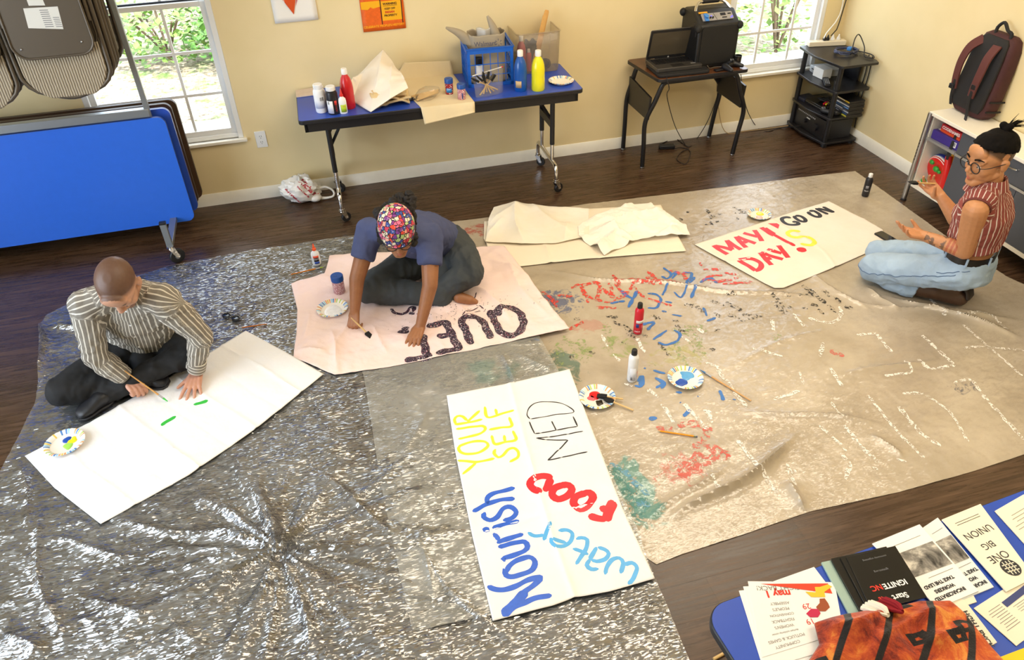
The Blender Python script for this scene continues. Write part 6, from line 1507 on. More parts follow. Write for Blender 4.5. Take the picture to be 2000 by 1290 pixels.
obj('logo', MB().lathe([(.006, 0), (.006, .0008), (0, .0008)], 20).xf(SM_ @ Matrix.Translation((.1675, .013, .0013))), mat('silver_logo', '#d8d8d8', .3, .4), ld)
for a in (.05, .285): obj('hinge', MB().cyl(LM @ V((a-.016, .219, .024)), LM @ V((a+.016, .219, .024)), .009), mat('hinge_bronze', '#7a6a58', .3, .6), t)
# rolling loudspeaker
SP0, SP1 = V(DP(.325, .11, .0005)), V(DP(.655, .11, .0005)); su = (SP1-SP0).normalized(); SPM = Matrix.Translation(SP0) @ Matrix.Rotation(math.atan2(su.y, su.x), 4, 'Z'); sw, sd_, shh = .31, .27, .36
t = thing('loudspeaker', 'big black portable loudspeaker with a chrome handle on the desk', 'loudspeaker', tuple(SP0)); SPB = mat('speaker_black', '#121213', .5, bump=.3, bscale=300)
def fr4(y0, z0, y1, z1, ins=0): return [[V((x, y, z)) for x, y in ()]]
body = MB(); prof = [(0.0, 0.0), (sd_, 0.0), (sd_, shh*.94), (sd_*.90, shh), (.11, shh), (.0, shh*.80)]
body.rings([[V((x, y, z)) for y, z in prof] for x in (0, sw)]); body.xf(SPM); obj('cabinet', body, SPB, t, bevel=.012)
g = MB(); g.rings([[V((x, y, z)) for x, z in rrect(sw-.05, shh*.70, .02)] for y in (-.006, .002)]); g.xf(SPM @ Matrix.Translation((.025, 0, .03))); obj('grille', g, mat('speaker_mesh', '#0c0c0d', .6, bump=.5, bscale=500), t)
cg = MB()
for x in (0, sw):
    for y in (0, sd_):
        for z in (.0, shh*.80 if y == 0 else shh*.94): cg.sph((x, y+(.012 if y == 0 else -.012), z+(.02 if z == 0 else -.015)), (.026, .026, .028), 12, 8)
cg.xf(SPM); obj('corner_guard', cg, mat('corner_rubber', '#0e0e0f', .7), t)
nrm_ = V((0, -.08, .11)).normalized(); PF = SPM @ frame((sw/2, .058, shh*.905+.002), (1, 0, 0), (0, .11, .08)); cp = MB().prism([(x-.115, y-.030) for x, y in rrect(.23, .060, .006)], 0, .005, PF)
cp = obj('control_panel', cp, mat('brushed_silver', '#b9b9bd', .3, .6), t)
dv_ = MB(); dv_.prism([(-.01, -.028), (-.007, -.028), (-.022, .028), (-.025, .028)], .0051, .0058, PF); dv_.prism([(.025, .002), (.065, .002), (.065, .024), (.025, .024)], .0051, .0060, PF); dv_.prism([(.032, -.018), (.068, -.018), (.068, -.009), (.032, -.009)], .0051, .0060, PF); dv_.prism([(.080, .008), (.105, .008), (.105, .018), (.080, .018)], .0051, .0060, PF); obj('display', dv_, BLACK, cp)
for x, z, m_ in ((-.045, .005, 1), (.108, -.012, 1), (.098, -.018, 1)): obj('blue_light', MB().sph(PF @ V((x, z, .006)), .004, 10, 6), mat('blue_led', '#4a45ff', .3, emit=3), cp)
for x, z in ((-.055, -.008), (-.038, -.010)): obj('knob', MB().cyl(PF @ V((x, z, .005)), PF @ V((x, z, .015)), .006), BLACK, cp)
tp = MB(); tp.prism([(-.098, -.034), (-.072, -.034), (-.074, .026), (-.096, .026)], .006, .012, PF); tp.cyl(PF @ V((-.085, -.004, .01)), PF @ V((-.085, -.004, .026)), .013); obj('blue_tape', tp, mat('painters_tape', '#3f86d6', .6), cp)
yl = MB(); yl.prism([(-.125, .036), (-.06, .036), (-.06, .048), (-.125, .048)], -.002, .002, PF); obj('yellow_tag', yl, mat('amber_label', '#e8a21c', .5), t)
obj('handle', MB().tube([SPM @ V(p) for p in ((.022, .06, shh*.70), (.022, .085, shh*.86), (.025, .13, shh*1.0), (.055, .165, shh*1.09), (.09, .175, shh*1.12), (sw-.09, .175, shh*1.12), (sw-.055, .165, shh*1.09), (sw-.025, .13, shh*1.0), (sw-.022, .085, shh*.86), (sw-.022, .06, shh*.70))], .0095, 12, .012), CHROME, t)
obj('grip', MB().tube([SPM @ V((.095, .175, shh*1.121)), SPM @ V((sw-.095, .175, shh*1.121))], .015, 14), BLACK, t)
for x in (.016, sw-.016):
    q_ = MB(); q_.box((x, .06, shh*.70), (.04, .05, .09)); q_.xf(SPM); obj('handle_bracket', q_, BLACK, t, bevel=.006)
# game controller and small things on the desk
def controller(label, c, rz, m):
    t = thing('game_controller', label, 'game controller', c, rz=rz); b_ = MB()
    b_.cap((-.045, .01, .022), .022, (.045, .01, .022), .022, 14)
    for s_ in (-1, 1): b_.cap((s_*.05, .008, .024), .024, (s_*.066, -.058, .016), .014, 12)
    obj('shell', remesh(b_, .004, 4), m, t, world=False)
    for s_ in (-1, 1):
        obj('thumbstick', MB().lathe([(.006, .036), (.006, .048), (.010, .050), (.010, .053), (0, .052)], 14, (s_*.024, -.006, 0)), RUBBER, t, world=False)
    for k in range(4): obj('button', MB().cyl((.048+.010*math.cos(k*PI/2), .016+.010*math.sin(k*PI/2), .040), (.048+.010*math.cos(k*PI/2), .016+.010*math.sin(k*PI/2), .049), .004, n=10), mat('grey_plastic', '#8a8c90', .5), t, world=False)
    return t
controller('black game controller at the right end of the desk in front of the loudspeaker', DP(.56, .055, .001), .5, BLACK)
t = thing('small_case', 'small flat black case near the front right of the desk', 'case', DP(.46, .05)); q_ = MB(); q_.box(DP(.47, .035, .008), (.075, .035, .014), Matrix.Rotation(.15, 3, 'Z')); obj('case_body', q_, BLACK, t, bevel=.004)
t = thing('metal_cup', 'small dark metal cup at the right edge of the desk', 'cup', DP(.635, .075)); lathe_part('cup_wall', [(0, 0), (.022, 0), (.024, .004), (.026, .075), (.0245, .075), (.023, .006), (0, .005)], DP(.637, .085, .0005), mat('dark_metal', '#3a3733', .25, .7), t)
t = thing('cable', 'grey cable curving across the desk between the laptop and the loudspeaker', 'cable', DP(.4, .1)); obj('wire', MB().tube([DP(.40, .075, .03), DP(.43, .085, .006), DP(.48, .10, .006), DP(.54, .085, .006), DP(.57, .07, .02)], .003, 8, .01), mat('grey_rubber', '#5f5c55', .5), t)

# ---- on the media stand
t = thing('power_strip', 'white power strip with plugs on top of the media stand', 'power strip', (-.2, -.12, .6455)); p0, p1 = V((-0.260,0.040,0.655)), V((0,-0.054,0.655)); p0.y = max(-.2, p0.y); pd = (p1-p0).normalized(); pm_ = frame((-.325, -.085, .6455), (.285, -.055, 0), (.055, .285, 0))
obj('strip_body', MB().prism(rrect(.29, .055, .006), 0, .036, pm_), mat('cream_plastic', '#e9e0cc', .4), t, bevel=.004)
sk = MB(); 
for k in range(6):
    for dx in (-.006, .006): sk.prism([(.04+k*.042+dx-.0015, .030), (.04+k*.042+dx+.0015, .030), (.04+k*.042+dx+.0015, .038), (.04+k*.042+dx-.0015, .038)], .0361, .0366, pm_)
obj('socket', sk, BLACK, t)
for k, (a, m_) in enumerate(((.125, BLACK), (.150, BLACK), (.19, WHITEP), (.235, WHITEP))):
    q = thing('plug', ('left black plug', 'right black plug', 'left white plug', 'right white plug')[k]+' pushed into the white power strip', 'plug', tuple(pm_ @ V((a, .03, .037))))
    obj('plug_body', MB().rings([[pm_ @ V((a+x*s_, .030+y*s_, z)) for x, y in ((-.010, -.012), (.010, -.012), (.010, .012), (-.010, .012))] for s_, z in ((1, .037), (1, .050), (.45, .066), (.35, .078))]), m_, q, bevel=.002)
t = thing('coiled_cable', 'coil of grey and blue cable at the right of the media stand top', 'cable', (-.14, -.33, .6455)); cc = V((-.15, -.30, .652)); rnd = random.Random(2); pts = []
for k in range(75):
    a = k*.42; pts.append(cc+V((.085*math.cos(a)*(1+.1*math.sin(k*.9)), .062*math.sin(a)*(1+.12*math.cos(k*.7)), .004+.0045*(k % 9)*.5)))
obj('coil', MB().tube(pts, .0042, 8, .02), mat('slate_cable', '#3f4663', .4), t)
obj('loose_loop', MB().tube([cc+V((.0, -.05, .004)), cc+V((-.02, -.085, .02)), cc+V((.01, -.05, .11)), cc+V((.08, .0, .12)), cc+V((.10, -.06, .05)), cc+V((.06, -.14, .004)), cc+V((.10, -.19, .006)), cc+V((.125, -.12, .008)), cc+V((.08, -.03, .01))], .004, 8, .012), RUBBER, t)
obj('blue_tie', MB().box(cc+V((.045, .025, .015)), (.045, .03, .022), Matrix.Rotation(.6, 3, 'Z')), mat('painters_tape', '#3f86d6', .6), t, bevel=.004)
for k, y in enumerate((-.40, -.44)):
    t = thing('cable', ('left', 'right')[k]+' of two black cables hanging down behind the media stand', 'cable', (-.02, y, .64)); obj('wire', MB().tube([(-.022, y, .65), (-.018, y-.005, .5), (-.020, y+.01, .3), (-.018, y, .1)], .004, 8, .03), RUBBER, t)
def box_thing(name, label, cat, c, d, m, rz=0, bev=.003, group=None):
    t = thing(name, label, cat, (c[0], c[1], c[2]), rz, group); obj('shell', MB().box((0, 0, d[2]/2), d), m, t, bevel=bev, world=False); return t
box_thing('cardboard_box', 'small white box on the second shelf of the media stand', 'box', (-.24, -.20, .4455), (.085, .11, .075), WHITEP, .1)
t = box_thing('dvd_player', 'pale grey device left of the white box on the media stand', 'device', (-.17, -.14, .4455), (.18, .16, .05), mat('silver_plastic', '#b7bcc0', .4), -.1); obj('front_slot', MB().box((-.0902, 0, .03), (.001, .11, .006)), BLACK, t, world=False)
for k, (lb, x, y, rz) in enumerate((('remote control lying left on the second shelf of the media stand', -.285, -.33, 1.1), ('remote control lying right on the second shelf of the media stand', -.255, -.42, .95))):
    t = box_thing('remote_control', lb, 'remote control', (x, y, .4455), (.17, .045, .018), BLACK, rz, .004); bt = MB()
    for i in range(8):
        for j in range(3): bt.box((-.06+i*.015, -.012+j*.012, .019), (.008, .007, .003))
    obj('button', bt, mat('grey_plastic', '#8a8c90', .5), t, world=False)
t = box_thing('game_console', 'black game console lying on the third shelf of the media stand', 'game console', (-.23, -.26, .2355), (.15, .21, .035), mat('gloss_black', '#141416', .2), .05); obj('stripe', MB().box((-.0755, 0, .018), (.001, .2, .004)), STEEL, t, world=False)
box_thing('set_top_box', 'flat dark blue box left on the third shelf of the media stand', 'device', (-.26, -.10, .2355), (.12, .10, .025), mat('dark_navy_plastic', '#20263a', .3), .1)
controller('black game controller standing by the front post of the media stand', (-.27, -.43, .236), 2.2, BLACK)
t = thing('cable_bundle', 'tangle of black cables with red and yellow plugs on the media stand', 'cable', (-.17, -.33, .272)); pts = [V((-.20+.05*math.cos(k*1.3)*(1+.2*math.sin(k)), -.30+.07*math.sin(k*1.1), .278+.012*abs(math.sin(k*.7)))) for k in range(26)]; obj('wire', MB().tube(pts, .004, 8, .015), RUBBER, t)
for x, y, m_ in ((-.265, -.33, REDP), (-.255, -.345, mat('yellow_plug', '#e6c52a', .4)), (-.25, -.325, REDP)): obj('plug', MB().cyl((x, y, .28), (x+.03, y+.01, .285), .007), m_, t)
DV = [('#c9c24a', '#35507e', '#c8c9cc', '#4a4a52', '#5f86b8', '#d7d8da', '#3a3d47', '#c7a32e'), ('yellow', 'dark blue', 'white', 'dark grey', 'light blue', 'silver', 'charcoal', 'mustard')]
for k in range(8):
    t = box_thing('dvd_case', DV[1][k]+' spined disc case, '+('lowest', 'second', 'third', 'fourth', 'fifth', 'sixth', 'seventh', 'top')[k]+' of the stack on the media stand', 'disc case', (-.125+.003*(k % 3), -.435+.004*(k % 2), .2355+k*.0148), (.135, .185, .0142), mat('dvd_black', '#1f1f22', .3), .02*(k % 3), .0015, 'disc cases on the media stand')
    obj('spine', MB().box((-.0681, 0, .0071), (.0008, .18, .011)), mat('spine_'+DV[1][k].replace(' ', '_'), DV[0][k], .4), t, world=False); obj('spine_print', MB().box((-.0686, .01, .0071), (.0004, .09, .005)), WHITEP if k % 2 else INK, t, world=False)
t = box_thing('receiver', 'black audio receiver on the bottom shelf of the media stand', 'receiver', (-.20, -.28, .0455), (.24, .40, .155), mat('receiver_black', '#17171a', .35), 0, .004)
bt = MB()
for i in range(12): bt.box((-.121, .16-i*.020, .125), (.002, .010, .010))
obj('indicator_row', bt, mat('grey_print', '#b5b5b8', .6), t, world=False)
for y, z, r_ in ((.05, .07, .016), (-.09, .07, .028)): obj('knob', MB().cyl((-.120, y, z), (-.138, y, z), r_, n=24), BLACK, t, world=False)
obj('badge', MB().box((-.1208, .02, .10), (.001, .045, .008)), WHITEP, t, world=False)

# ---- in and on the cabinet
def game_box(name, label, c, d, m, rz): return box_thing(name, label, 'box', c, d, m, rz, .002)
PUR = mat('purple_card', '#3c2c86', .4); t = game_box('board_game_box', 'purple game box at the bottom in the upper cubby of the cabinet', (-.165, -1.555, .4585), (.19, .225, .058), PUR, .04)
obj('barcode_label', MB().box((-.0953, -.075, .028), (.001, .040, .034)), LBL, t, world=False); bt = MB()
for i in range(9): bt.box((-.0960, -.088+i*.0032, .030), (.0006, .0016, .022))
obj('barcode', bt, INK, t, world=False); obj('corner_print', MB().box((-.05, .095, .0583), (.03, .02, .0006)), WHITEP, t, world=False)
t = game_box('board_game_box', 'red word game box lying on the purple box in the cabinet cubby', (-.16, -1.572, .5168), (.17, .175, .050), mat('crimson_card', '#b81f2b', .4), -.02)
tm = MB(); words(tm, 'CODENAMES', .026, frame((-.0856, .0, .030), (0, -1, 0), (0, 0, 1)), bold=.0007); obj('printed_name', tm, WHITEP, t, smooth=False, world=False); obj('orange_band', MB().box((-.0853, 0, .008), (.0008, .172, .014)), mat('orange_card', '#d9532a', .4), t, world=False)
tm = MB(); words(tm, 'CODENAMES', .024, frame((0, 0, .0505), (0, -1, 0), (1, 0, 0)), bold=.0007); obj('printed_name', tm, mat('dark_red_print', '#5a1016', .5), t, smooth=False, world=False)
t = thing('toy', 'red white and blue toy with green pieces in the lower cubby of the cabinet', 'toy', (-.17, -1.52, .136)); c = V((-.19, -1.53, .245)); rt = Matrix.Rotation(.35, 3, 'X') @ Matrix.Rotation(-.25, 3, 'Y')
obj('shell', MB().lathe([(.0, -.03), (.08, -.028), (.108, -.012), (.112, .0), (.104, .014), (.075, .02), (0, .018)], 30, c, rt @ Matrix.Rotation(-PI/2, 3, 'Y')), WHITEP, t)
obj('red_panel', MB().lathe([(.07, .0), (.105, -.004), (.109, .010), (.085, .024), (.07, .022)], 30, c, rt @ Matrix.Rotation(-PI/2, 3, 'Y')), mat('toy_red', '#d6201f', .3), t)
obj('blue_back', MB().lathe([(0, -.05), (.10, -.045), (.114, -.030), (.113, -.012), (.10, -.008)], 30, c, rt @ Matrix.Rotation(-PI/2, 3, 'Y')), mat('toy_blue', '#23389a', .35), t)
GRT = mat('toy_green', '#2f9b3c', .35)
for dx, dy, dz, r_ in ((-.035, .045, .055, .020), (-.04, -.01, .03, .024), (-.035, -.035, .02, .016), (-.04, .06, -.085, .022)): obj('green_piece', MB().sph(c+V((dx, dy, dz)), (r_*.7, r_, r_*.8), 14, 8), GRT, t)
t = thing('toy', 'red and yellow inflatable toy arm in the lower cubby of the cabinet', 'toy', (-.15, -1.6, .136)); A = [V((-.20, -1.585, .43)), V((-.215, -1.60, .37)), V((-.22, -1.625, .30)), V((-.215, -1.645, .22)), V((-.21, -1.65, .165))]
obj('yellow_tube', MB().tube([p+V((.03, -.012, .0)) for p in A], .026, 14, .015), mat('toy_yellow', '#e6a51c', .35), t); obj('red_tube', MB().tube([A[1]+V((-.01, .0, .02)), A[2]+V((-.01, .0, 0)), A[3]+V((-.012, .012, .0)), A[4]+V((-.012, .02, 0))], .022, 14, .015), mat('toy_red', '#d6201f', .3), t)
# backpack
BPB = mat('black_nylon', '#141214', .75, bump=.3, bscale=250); BPR = mat('maroon_nylon', '#401a1e', .7, var=.12, bump=.3, bscale=250); BPS = mat('rust_strap', '#5a2b27', .75, bump=.2, bscale=300)
bb = V((-.075, -1.515, .6225)); lean = .06; BKM = frame(bb, (0, -1, 0), (.10, 0, 1))   # local x along the wall, y up, z out into the room
t = thing('backpack', 'large maroon and black backpack leaning on the wall on top of the cabinet', 'backpack', tuple(bb))
def ell(w_, zc, dz, y, r=2.8): return (BKM @ V((0, y, zc)), BKM.to_3x3() @ V((w_, 0, 0)), BKM.to_3x3() @ V((0, 0, dz)))
obj('main_body', MB().loft([ell(.120, .005, .060, .004, 3), ell(.145, .005, .072, .03), ell(.148, .005, .074, .15), ell(.145, .005, .072, .30), ell(.135, .005, .066, .41), ell(.118, .003, .052, .465), ell(.09, 0, .03, .485)], 40, 3.2), BPR, t)
obj('back_padding', MB().loft([ell(.108, .070, .012, .035), ell(.125, .074, .018, .07), ell(.128, .076, .018, .2), ell(.122, .073, .018, .36), ell(.105, .060, .018, .445), ell(.08, .048, .012, .468)], 36, 3), BPB, t)
obj('grab_handle', MB().tube([BKM @ V(p) for p in ((-.045, .465, .03), (-.05, .51, .03), (-.015, .545, .03), (.03, .51, .03), (.065, .50, .03), (.07, .455, .03))], .010, 8, .012), BPB, t)
def strap(pts, w_, m, nm, th=.006):
    P = catmull([BKM @ V(p) for p in pts], .015); mb = MB(); out = BKM.to_3x3() @ V((0, 0, 1)); rings = []
    for i, p in enumerate(P):
        d = (P[min(i+1, len(P)-1)]-P[max(i-1, 0)]).normalized(); x = d.cross(out).normalized(); y = x.cross(d); ww = w_(i/(len(P)-1)) if callable(w_) else w_
        rings.append([p+x*sx*ww+y*sy*th for sx, sy in ((-1, -1), (1, -1), (1, 1), (-1, 1))])
    mb.rings(rings); return obj(nm, mb, m, t, bevel=.002)
strap([(.055, .43, .085), (.06, .36, .125), (.062, .27, .135), (.05, .18, .125), (.04, .12, .11)], lambda s: .030-.006*s, BPS, 'shoulder_strap'); strap([(.05, .19, .128), (.045, .10, .118), (.055, .02, .10), (.085, -.03, .125), (.10, -.10, .16), (.115, -.18, .175), (.125, -.25, .178)], .011, BPB, 'webbing', .002)
strap([(-.075, .44, .07), (-.115, .38, .105), (-.135, .29, .11), (-.135, .19, .10), (-.13, .12, .085)], lambda s: .028-.006*s, BPS, 'shoulder_strap'); strap([(-.132, .18, .102), (-.125, .08, .09), (-.115, .02, .075)], .010, BPB, 'webbing', .002)
for x in (-.14, .05): obj('buckle', MB().box(BKM @ V((x, .185 if x > 0 else .13, .128 if x > 0 else .10)), (.012, .035, .03)), BLACK, t, bevel=.003)
obj('side_pocket', MB().loft([ell(.02, 0, .05, .02), ell(.03, 0, .06, .05), ell(.03, 0, .06, .10), ell(.02, 0, .05, .13)], 20, 2.5).xf(Matrix.Translation((0, .145, 0))), BPR, t)
for y in (.06, .12): obj('lash_strap', MB().tube([BKM @ V((.148, y, -.05)), BKM @ V((.153, y, .0)), BKM @ V((.146, y, .06))], .006, 6), BPB, t)

# ---- leaflets and blanket on the foreground table
def leaf_paper(name, label, pts, z, th, m, cat='leaflet', group=None):
    P = [V(p) for p in pts]; c = sum(P, V())/4; t = thing(name, label, cat, (c.x, c.y, z), group=group)
    mb = MB(); mb.rings([[V((p.x, p.y, zz)) for p in P] for zz in (z, z+th)]); obj('paper', mb, m, t, bevel=min(.0008, th*.3)); return t
def lay(pts, z):
    # frame on the sheet: origin at the first corner, x toward the second, y toward the fourth, unit square
    P = [V((p[0], p[1], z)) for p in pts]
    return lambda u, v, d=0: (P[0]*(1-u)*(1-v)+P[1]*u*(1-v)+P[2]*u*v+P[3]*(1-u)*v)+V((0, 0, d))
def put(mb, L, body, size, u, v, **kw):
    o_ = L(u, v, .0006); x = L(u+.01, v, .0006)-o_; y = o_-L(u, v+.01, .0006); words(mb, body, size, frame(o_, x, y), **kw)
def lines(mb, L, u0, u1, v0, n, dv, th=.006, rnd=random.Random(1)):
    for k in range(n):
        e = u1-(u1-u0)*rnd.uniform(0, .25); a, b = v0+k*dv, v0+k*dv+th
        mb.add([L(u0, a, .0006), L(e, a, .0006), L(e, b, .0006), L(u0, b, .0006)], [(0, 1, 2, 3)])
GINK = mat('soft_grey_ink', '#8c8880', .8); RIK = mat('bright_red_ink', '#d8321f', .7)
CREAMP = mat('cream_paper', '#f1e8d2', .75); BLUEP = mat('pale_blue_paper', '#dfe6e6', .75)
Z0 = TZ+.0008
leaf_paper('leaflet', 'white leaflet peeking out behind the May 1 flyer', [(-3.124,-4.248,0.742), (-2.995,-4.239,0.742), (-2.992,-4.309,0.742), (-3.122,-4.319,0.742)], Z0, .001, PAPER)
fl = [(-3.225,-4.248,0.743), (-3.012,-4.288,0.743), (-3.075,-4.493,0.743), (-3.276,-4.461,0.743)]; leaf_paper('leaflet', 'bottom white flyer of the May 1 stack, showing at the left', fl, Z0, .002, PAPER)
fl = [(-3.209,-4.241,0.745), (-2.996,-4.291,0.745), (-3.045,-4.461,0.745), (-3.272,-4.458,0.745)]; leaf_paper('leaflet', 'middle white flyer of the May 1 stack', fl, Z0+.0022, .0015, PAPER)
PB = [(-3.035,-4.429,0.746), (-3.265,-4.432,0.746), (-3.190,-4.231,0.746), (-2.973,-4.298,0.746)]; zf_ = Z0+.004; t = leaf_paper('leaflet', 'May 1 flyer with red banner and fruit drawing on top of the stack', PB, zf_, .001, PAPER); L = lay(PB, zf_+.001)
mb = MB(); put(mb, L, 'FIGHT BACK!', .019, .67, .90); 
for k, (s, sz) in enumerate((('ASSEMBLY', .014), ("PEOPLE'S", .014), ('CONVENTION', .012), ('FIGHTBACK', .014), ("WOMEN'S", .014), ('durham solidarity center', .009), ('POTLUCK & GAMES', .014), ('COMMUNITY', .014))): put(mb, L, s, sz*.8, .68, .66-.085*k)
obj('printed_words', mb, GINK, t, smooth=False); mb = MB(); put(mb, L, 'may 1', .028, .68, .81, bold=.001); put(mb, L, '29', .022, .38, .575); put(mb, L, '19', .022, .37, .32); obj('red_print', mb, RIK, t, smooth=False)
def shape(t, nm, L, pts, m, d=.0008): mb = MB(); mb.add([L(u, v, d) for u, v in pts], [tuple(range(len(pts)))]); return obj(nm, mb, m, t, smooth=False)
shape(t, 'red_banner_print', L, [(.08, .97), (.86, .96), (.05, .76)], mat('orange_red_ink', '#e0401f', .7)); shape(t, 'yellow_ribbon_print', L, [(.08, .95), (.18, .90), (.24, .90), (.24, .80), (.36, .82), (.30, .72), (.14, .70), (.14, .80), (.10, .84), (.04, .90)], mat('gold_ink', '#ecc02a', .7), .001)
shape(t, 'brown_fruit_print', L, [(.15, .68), (.21, .68), (.22, .60), (.27, .54), (.25, .46), (.17, .44), (.11, .50), (.12, .58)], mat('brown_ink', '#9a4a22', .7)); shape(t, 'red_fruit_print', L, [(.25, .50), (.33, .52), (.40, .45), (.36, .38), (.27, .36), (.23, .42)], mat('crimson_ink', '#c21d4b', .7), .0009)
# black booklets
for k, (dx, dy) in enumerate(((-48, 8), (-38, 6))):
    leaf_paper('booklet', ('black booklet at the bottom left of the black stack, with a pale green edge', 'second black booklet of the stack, just above the one with a green edge')[k], [F_ for F_ in (((-2.971,-4.235,0.745), (-2.824,-4.244,0.745), (-2.840,-4.411,0.745), (-2.997,-4.410,0.745)), ((-2.945,-4.236,0.750), (-2.803,-4.244,0.750), (-2.826,-4.408,0.750), (-2.969,-4.405,0.750)))[k]], Z0+k*.0075, .007, (mat('pale_green_card', '#9db7ab', .5), mat('black_card', '#14130f', .25))[k], 'booklet', 'black booklets on the leaflet table')
for k, F_ in enumerate((((-2.922,-4.242,0.755), (-2.781,-4.247,0.755), (-2.804,-4.408,0.755), (-2.950,-4.405,0.755)),)):
    leaf_paper('booklet', 'third black booklet, directly under the top one with red lettering', F_, Z0+.0152, .004, mat('black_card', '#14130f', .25), 'booklet', 'black booklets on the leaflet table')
PB = [(-2.784,-4.412,0.760), (-2.943,-4.406,0.760), (-2.908,-4.248,0.760), (-2.759,-4.254,0.760)]; zf_ = Z0+.0194; t = leaf_paper('booklet', 'glossy black booklet with white and red lettering, on top of the black stack', PB, zf_, .003, mat('black_card', '#14130f', .25), 'booklet', 'black booklets on the leaflet table'); L = lay(PB, zf_+.003)
mb = MB(); put(mb, L, 'Start', .022, .42, .12, bold=.0006); put(mb, L, 'IGNITE', .022, .40, .34, bold=.0006); obj('printed_words', mb, WHITEP, t, smooth=False); mb = MB(); put(mb, L, 'NC', .022, .74, .35, bold=.0006); put(mb, L, 'it', .022, .75, .14, bold=.0006); obj('red_print', mb, RIK, t, smooth=False)
mb = MB(); put(mb, L, 'ignitenc.org', .009, .5, .62); put(mb, L, 'community organizing', .008, .5, .86); obj('small_print', mb, mat('grey_ink', '#77777a', .7), t, smooth=False)
# booklets with a photograph
def photo_mat():
    q = NT('grey_photo_print'); v = q.coords(); n = q.noise(16, 5, .6, v, .5); q.l(q.ramp(n, [(.36, '#1d1c1a'), (.5, '#8b8780'), (.62, '#d8d3c8')]), q.b.inputs['Base Color']); q.b.inputs['Roughness'].default_value = .6; return q.m
PHO = photo_mat()
def photo_booklet(label, PB, z, th, m):
    t = leaf_paper('booklet', label, PB, z, th, m, 'booklet', 'white booklets with a photograph'); L = lay(PB, z+th)
    shape(t, 'printed_photo', L, [(.04, .40), (.98, .42), (.96, .76), (.04, .74)], PHO); mb = MB()
    for k, s in enumerate(('INCARCERATED', 'WORKERS', 'TAKE THE LEAD')): put(mb, L, s, .0135, .56, .09+.085*k, bold=.0007)
    obj('printed_words', mb, INK, t, smooth=False); mb = MB(); lines(mb, L, .1, .8, .345, 1, .02); lines(mb, L, .15, .85, .86, 1, .02); obj('small_print', mb, GINK, t, smooth=False); return t
photo_booklet('pale blue white booklet with a photograph, behind and right of the cream copy', [(-2.584,-4.427,0.747), (-2.691,-4.436,0.747), (-2.638,-4.215,0.747), (-2.567,-4.195,0.747)], Z0, .004, BLUEP)
leaf_paper('booklet', 'plain booklet under the one with a photograph, showing at its lower corner', [(-2.658,-4.451,0.745), (-2.750,-4.453,0.745), (-2.710,-4.286,0.745), (-2.602,-4.275,0.745)], Z0, .0035, CREAMP, 'booklet')
photo_booklet('cream white booklet with a photograph, next to the black booklets', [(-2.634,-4.428,0.750), (-2.769,-4.440,0.750), (-2.804,-4.222,0.750), (-2.636,-4.203,0.750)], Z0+.0045, .004, PAPER)
PB = [(-2.464,-4.435,0.750), (-2.568,-4.450,0.750), (-2.565,-4.207,0.750), (-2.420,-4.191,0.750)]; t = leaf_paper('booklet', 'cream booklet titled one big union at the back right of the table', PB, Z0+.0046, .004, CREAMP, 'booklet'); L = lay(PB, Z0+.0086)
mb = MB(); put(mb, L, 'ONE', .032, .50, .36); put(mb, L, 'BIG', .028, .52, .52); put(mb, L, 'UNION', .030, .50, .70); lines(mb, L, .2, .9, .86, 2, .03); obj('printed_words', mb, INK, t, smooth=False)
mb = MB(); o_ = L(.42, .20, .0008); mb.add([o_+V((.026*math.cos(k*PI/10), .026*math.sin(k*PI/10), 0)) for k in range(20)], [tuple(range(20))]); obj('round_emblem', mb, INK, t, smooth=False); mb = MB()
for k in (-1, 0, 1): mb.add([o_+V((sx*.019, .010*k+sy*.0014, .0003)) for sx, sy in ((-1, -1), (1, -1), (1, 1), (-1, 1))], [(0, 1, 2, 3)])
for k in (-1, 0, 1): mb.add([o_+V((.010*k+sx*.0014, sy*.020, .0003)) for sx, sy in ((-1, -1), (1, -1), (1, 1), (-1, 1))], [(0, 1, 2, 3)])
obj('emblem_print', mb, CREAMP, t, smooth=False)
PB = [(-2.294,-4.330,0.745), (-2.404,-4.355,0.745), (-2.396,-4.221,0.745), (-2.269,-4.194,0.745)]; t = leaf_paper('leaflet', 'cream leaflet cut by the right edge of the photo at the back of the table', PB, Z0, .003, CREAMP); L = lay(PB, Z0+.003); mb = MB(); lines(mb, L, .15, .85, .25, 7, .08, .012); obj('printed_words', mb, GINK, t, smooth=False)
PB = [(-2.460,-4.530,0.744), (-2.654,-4.578,0.744), (-2.678,-4.463,0.744), (-2.483,-4.421,0.744)]; t = leaf_paper('leaflet', 'leaflet with a blue heading bar at the right edge of the table', PB, Z0, .0025, CREAMP); L = lay(PB, Z0+.0025)
shape(t, 'blue_heading', L, [(.10, .70), (.62, .66), (.62, .80), (.10, .84)], mat('navy_ink', '#3a4478', .7)); mb = MB(); lines(mb, L, .66, .92, .30, 9, .06, .012); lines(mb, L, .2, .55, .40, 5, .05, .01); obj('printed_words', mb, GINK, t, smooth=False); shape(t, 'printed_photo', L, [(.30, .12), (.52, .12), (.52, .30), (.30, .30)], PHO)
PB = [(-2.664,-4.627,0.745), (-2.768,-4.637,0.745), (-2.736,-4.590,0.745), (-2.649,-4.580,0.745)]; leaf_paper('leaflet', 'bright yellow sheet in the bottom right corner of the photo', [(-2.583,-4.651,0.745), (-2.760,-4.652,0.745), (-2.738,-4.592,0.745), (-2.625,-4.587,0.745)], Z0+.003, .001, mat('yellow_paper', '#f0cf1c', .7))
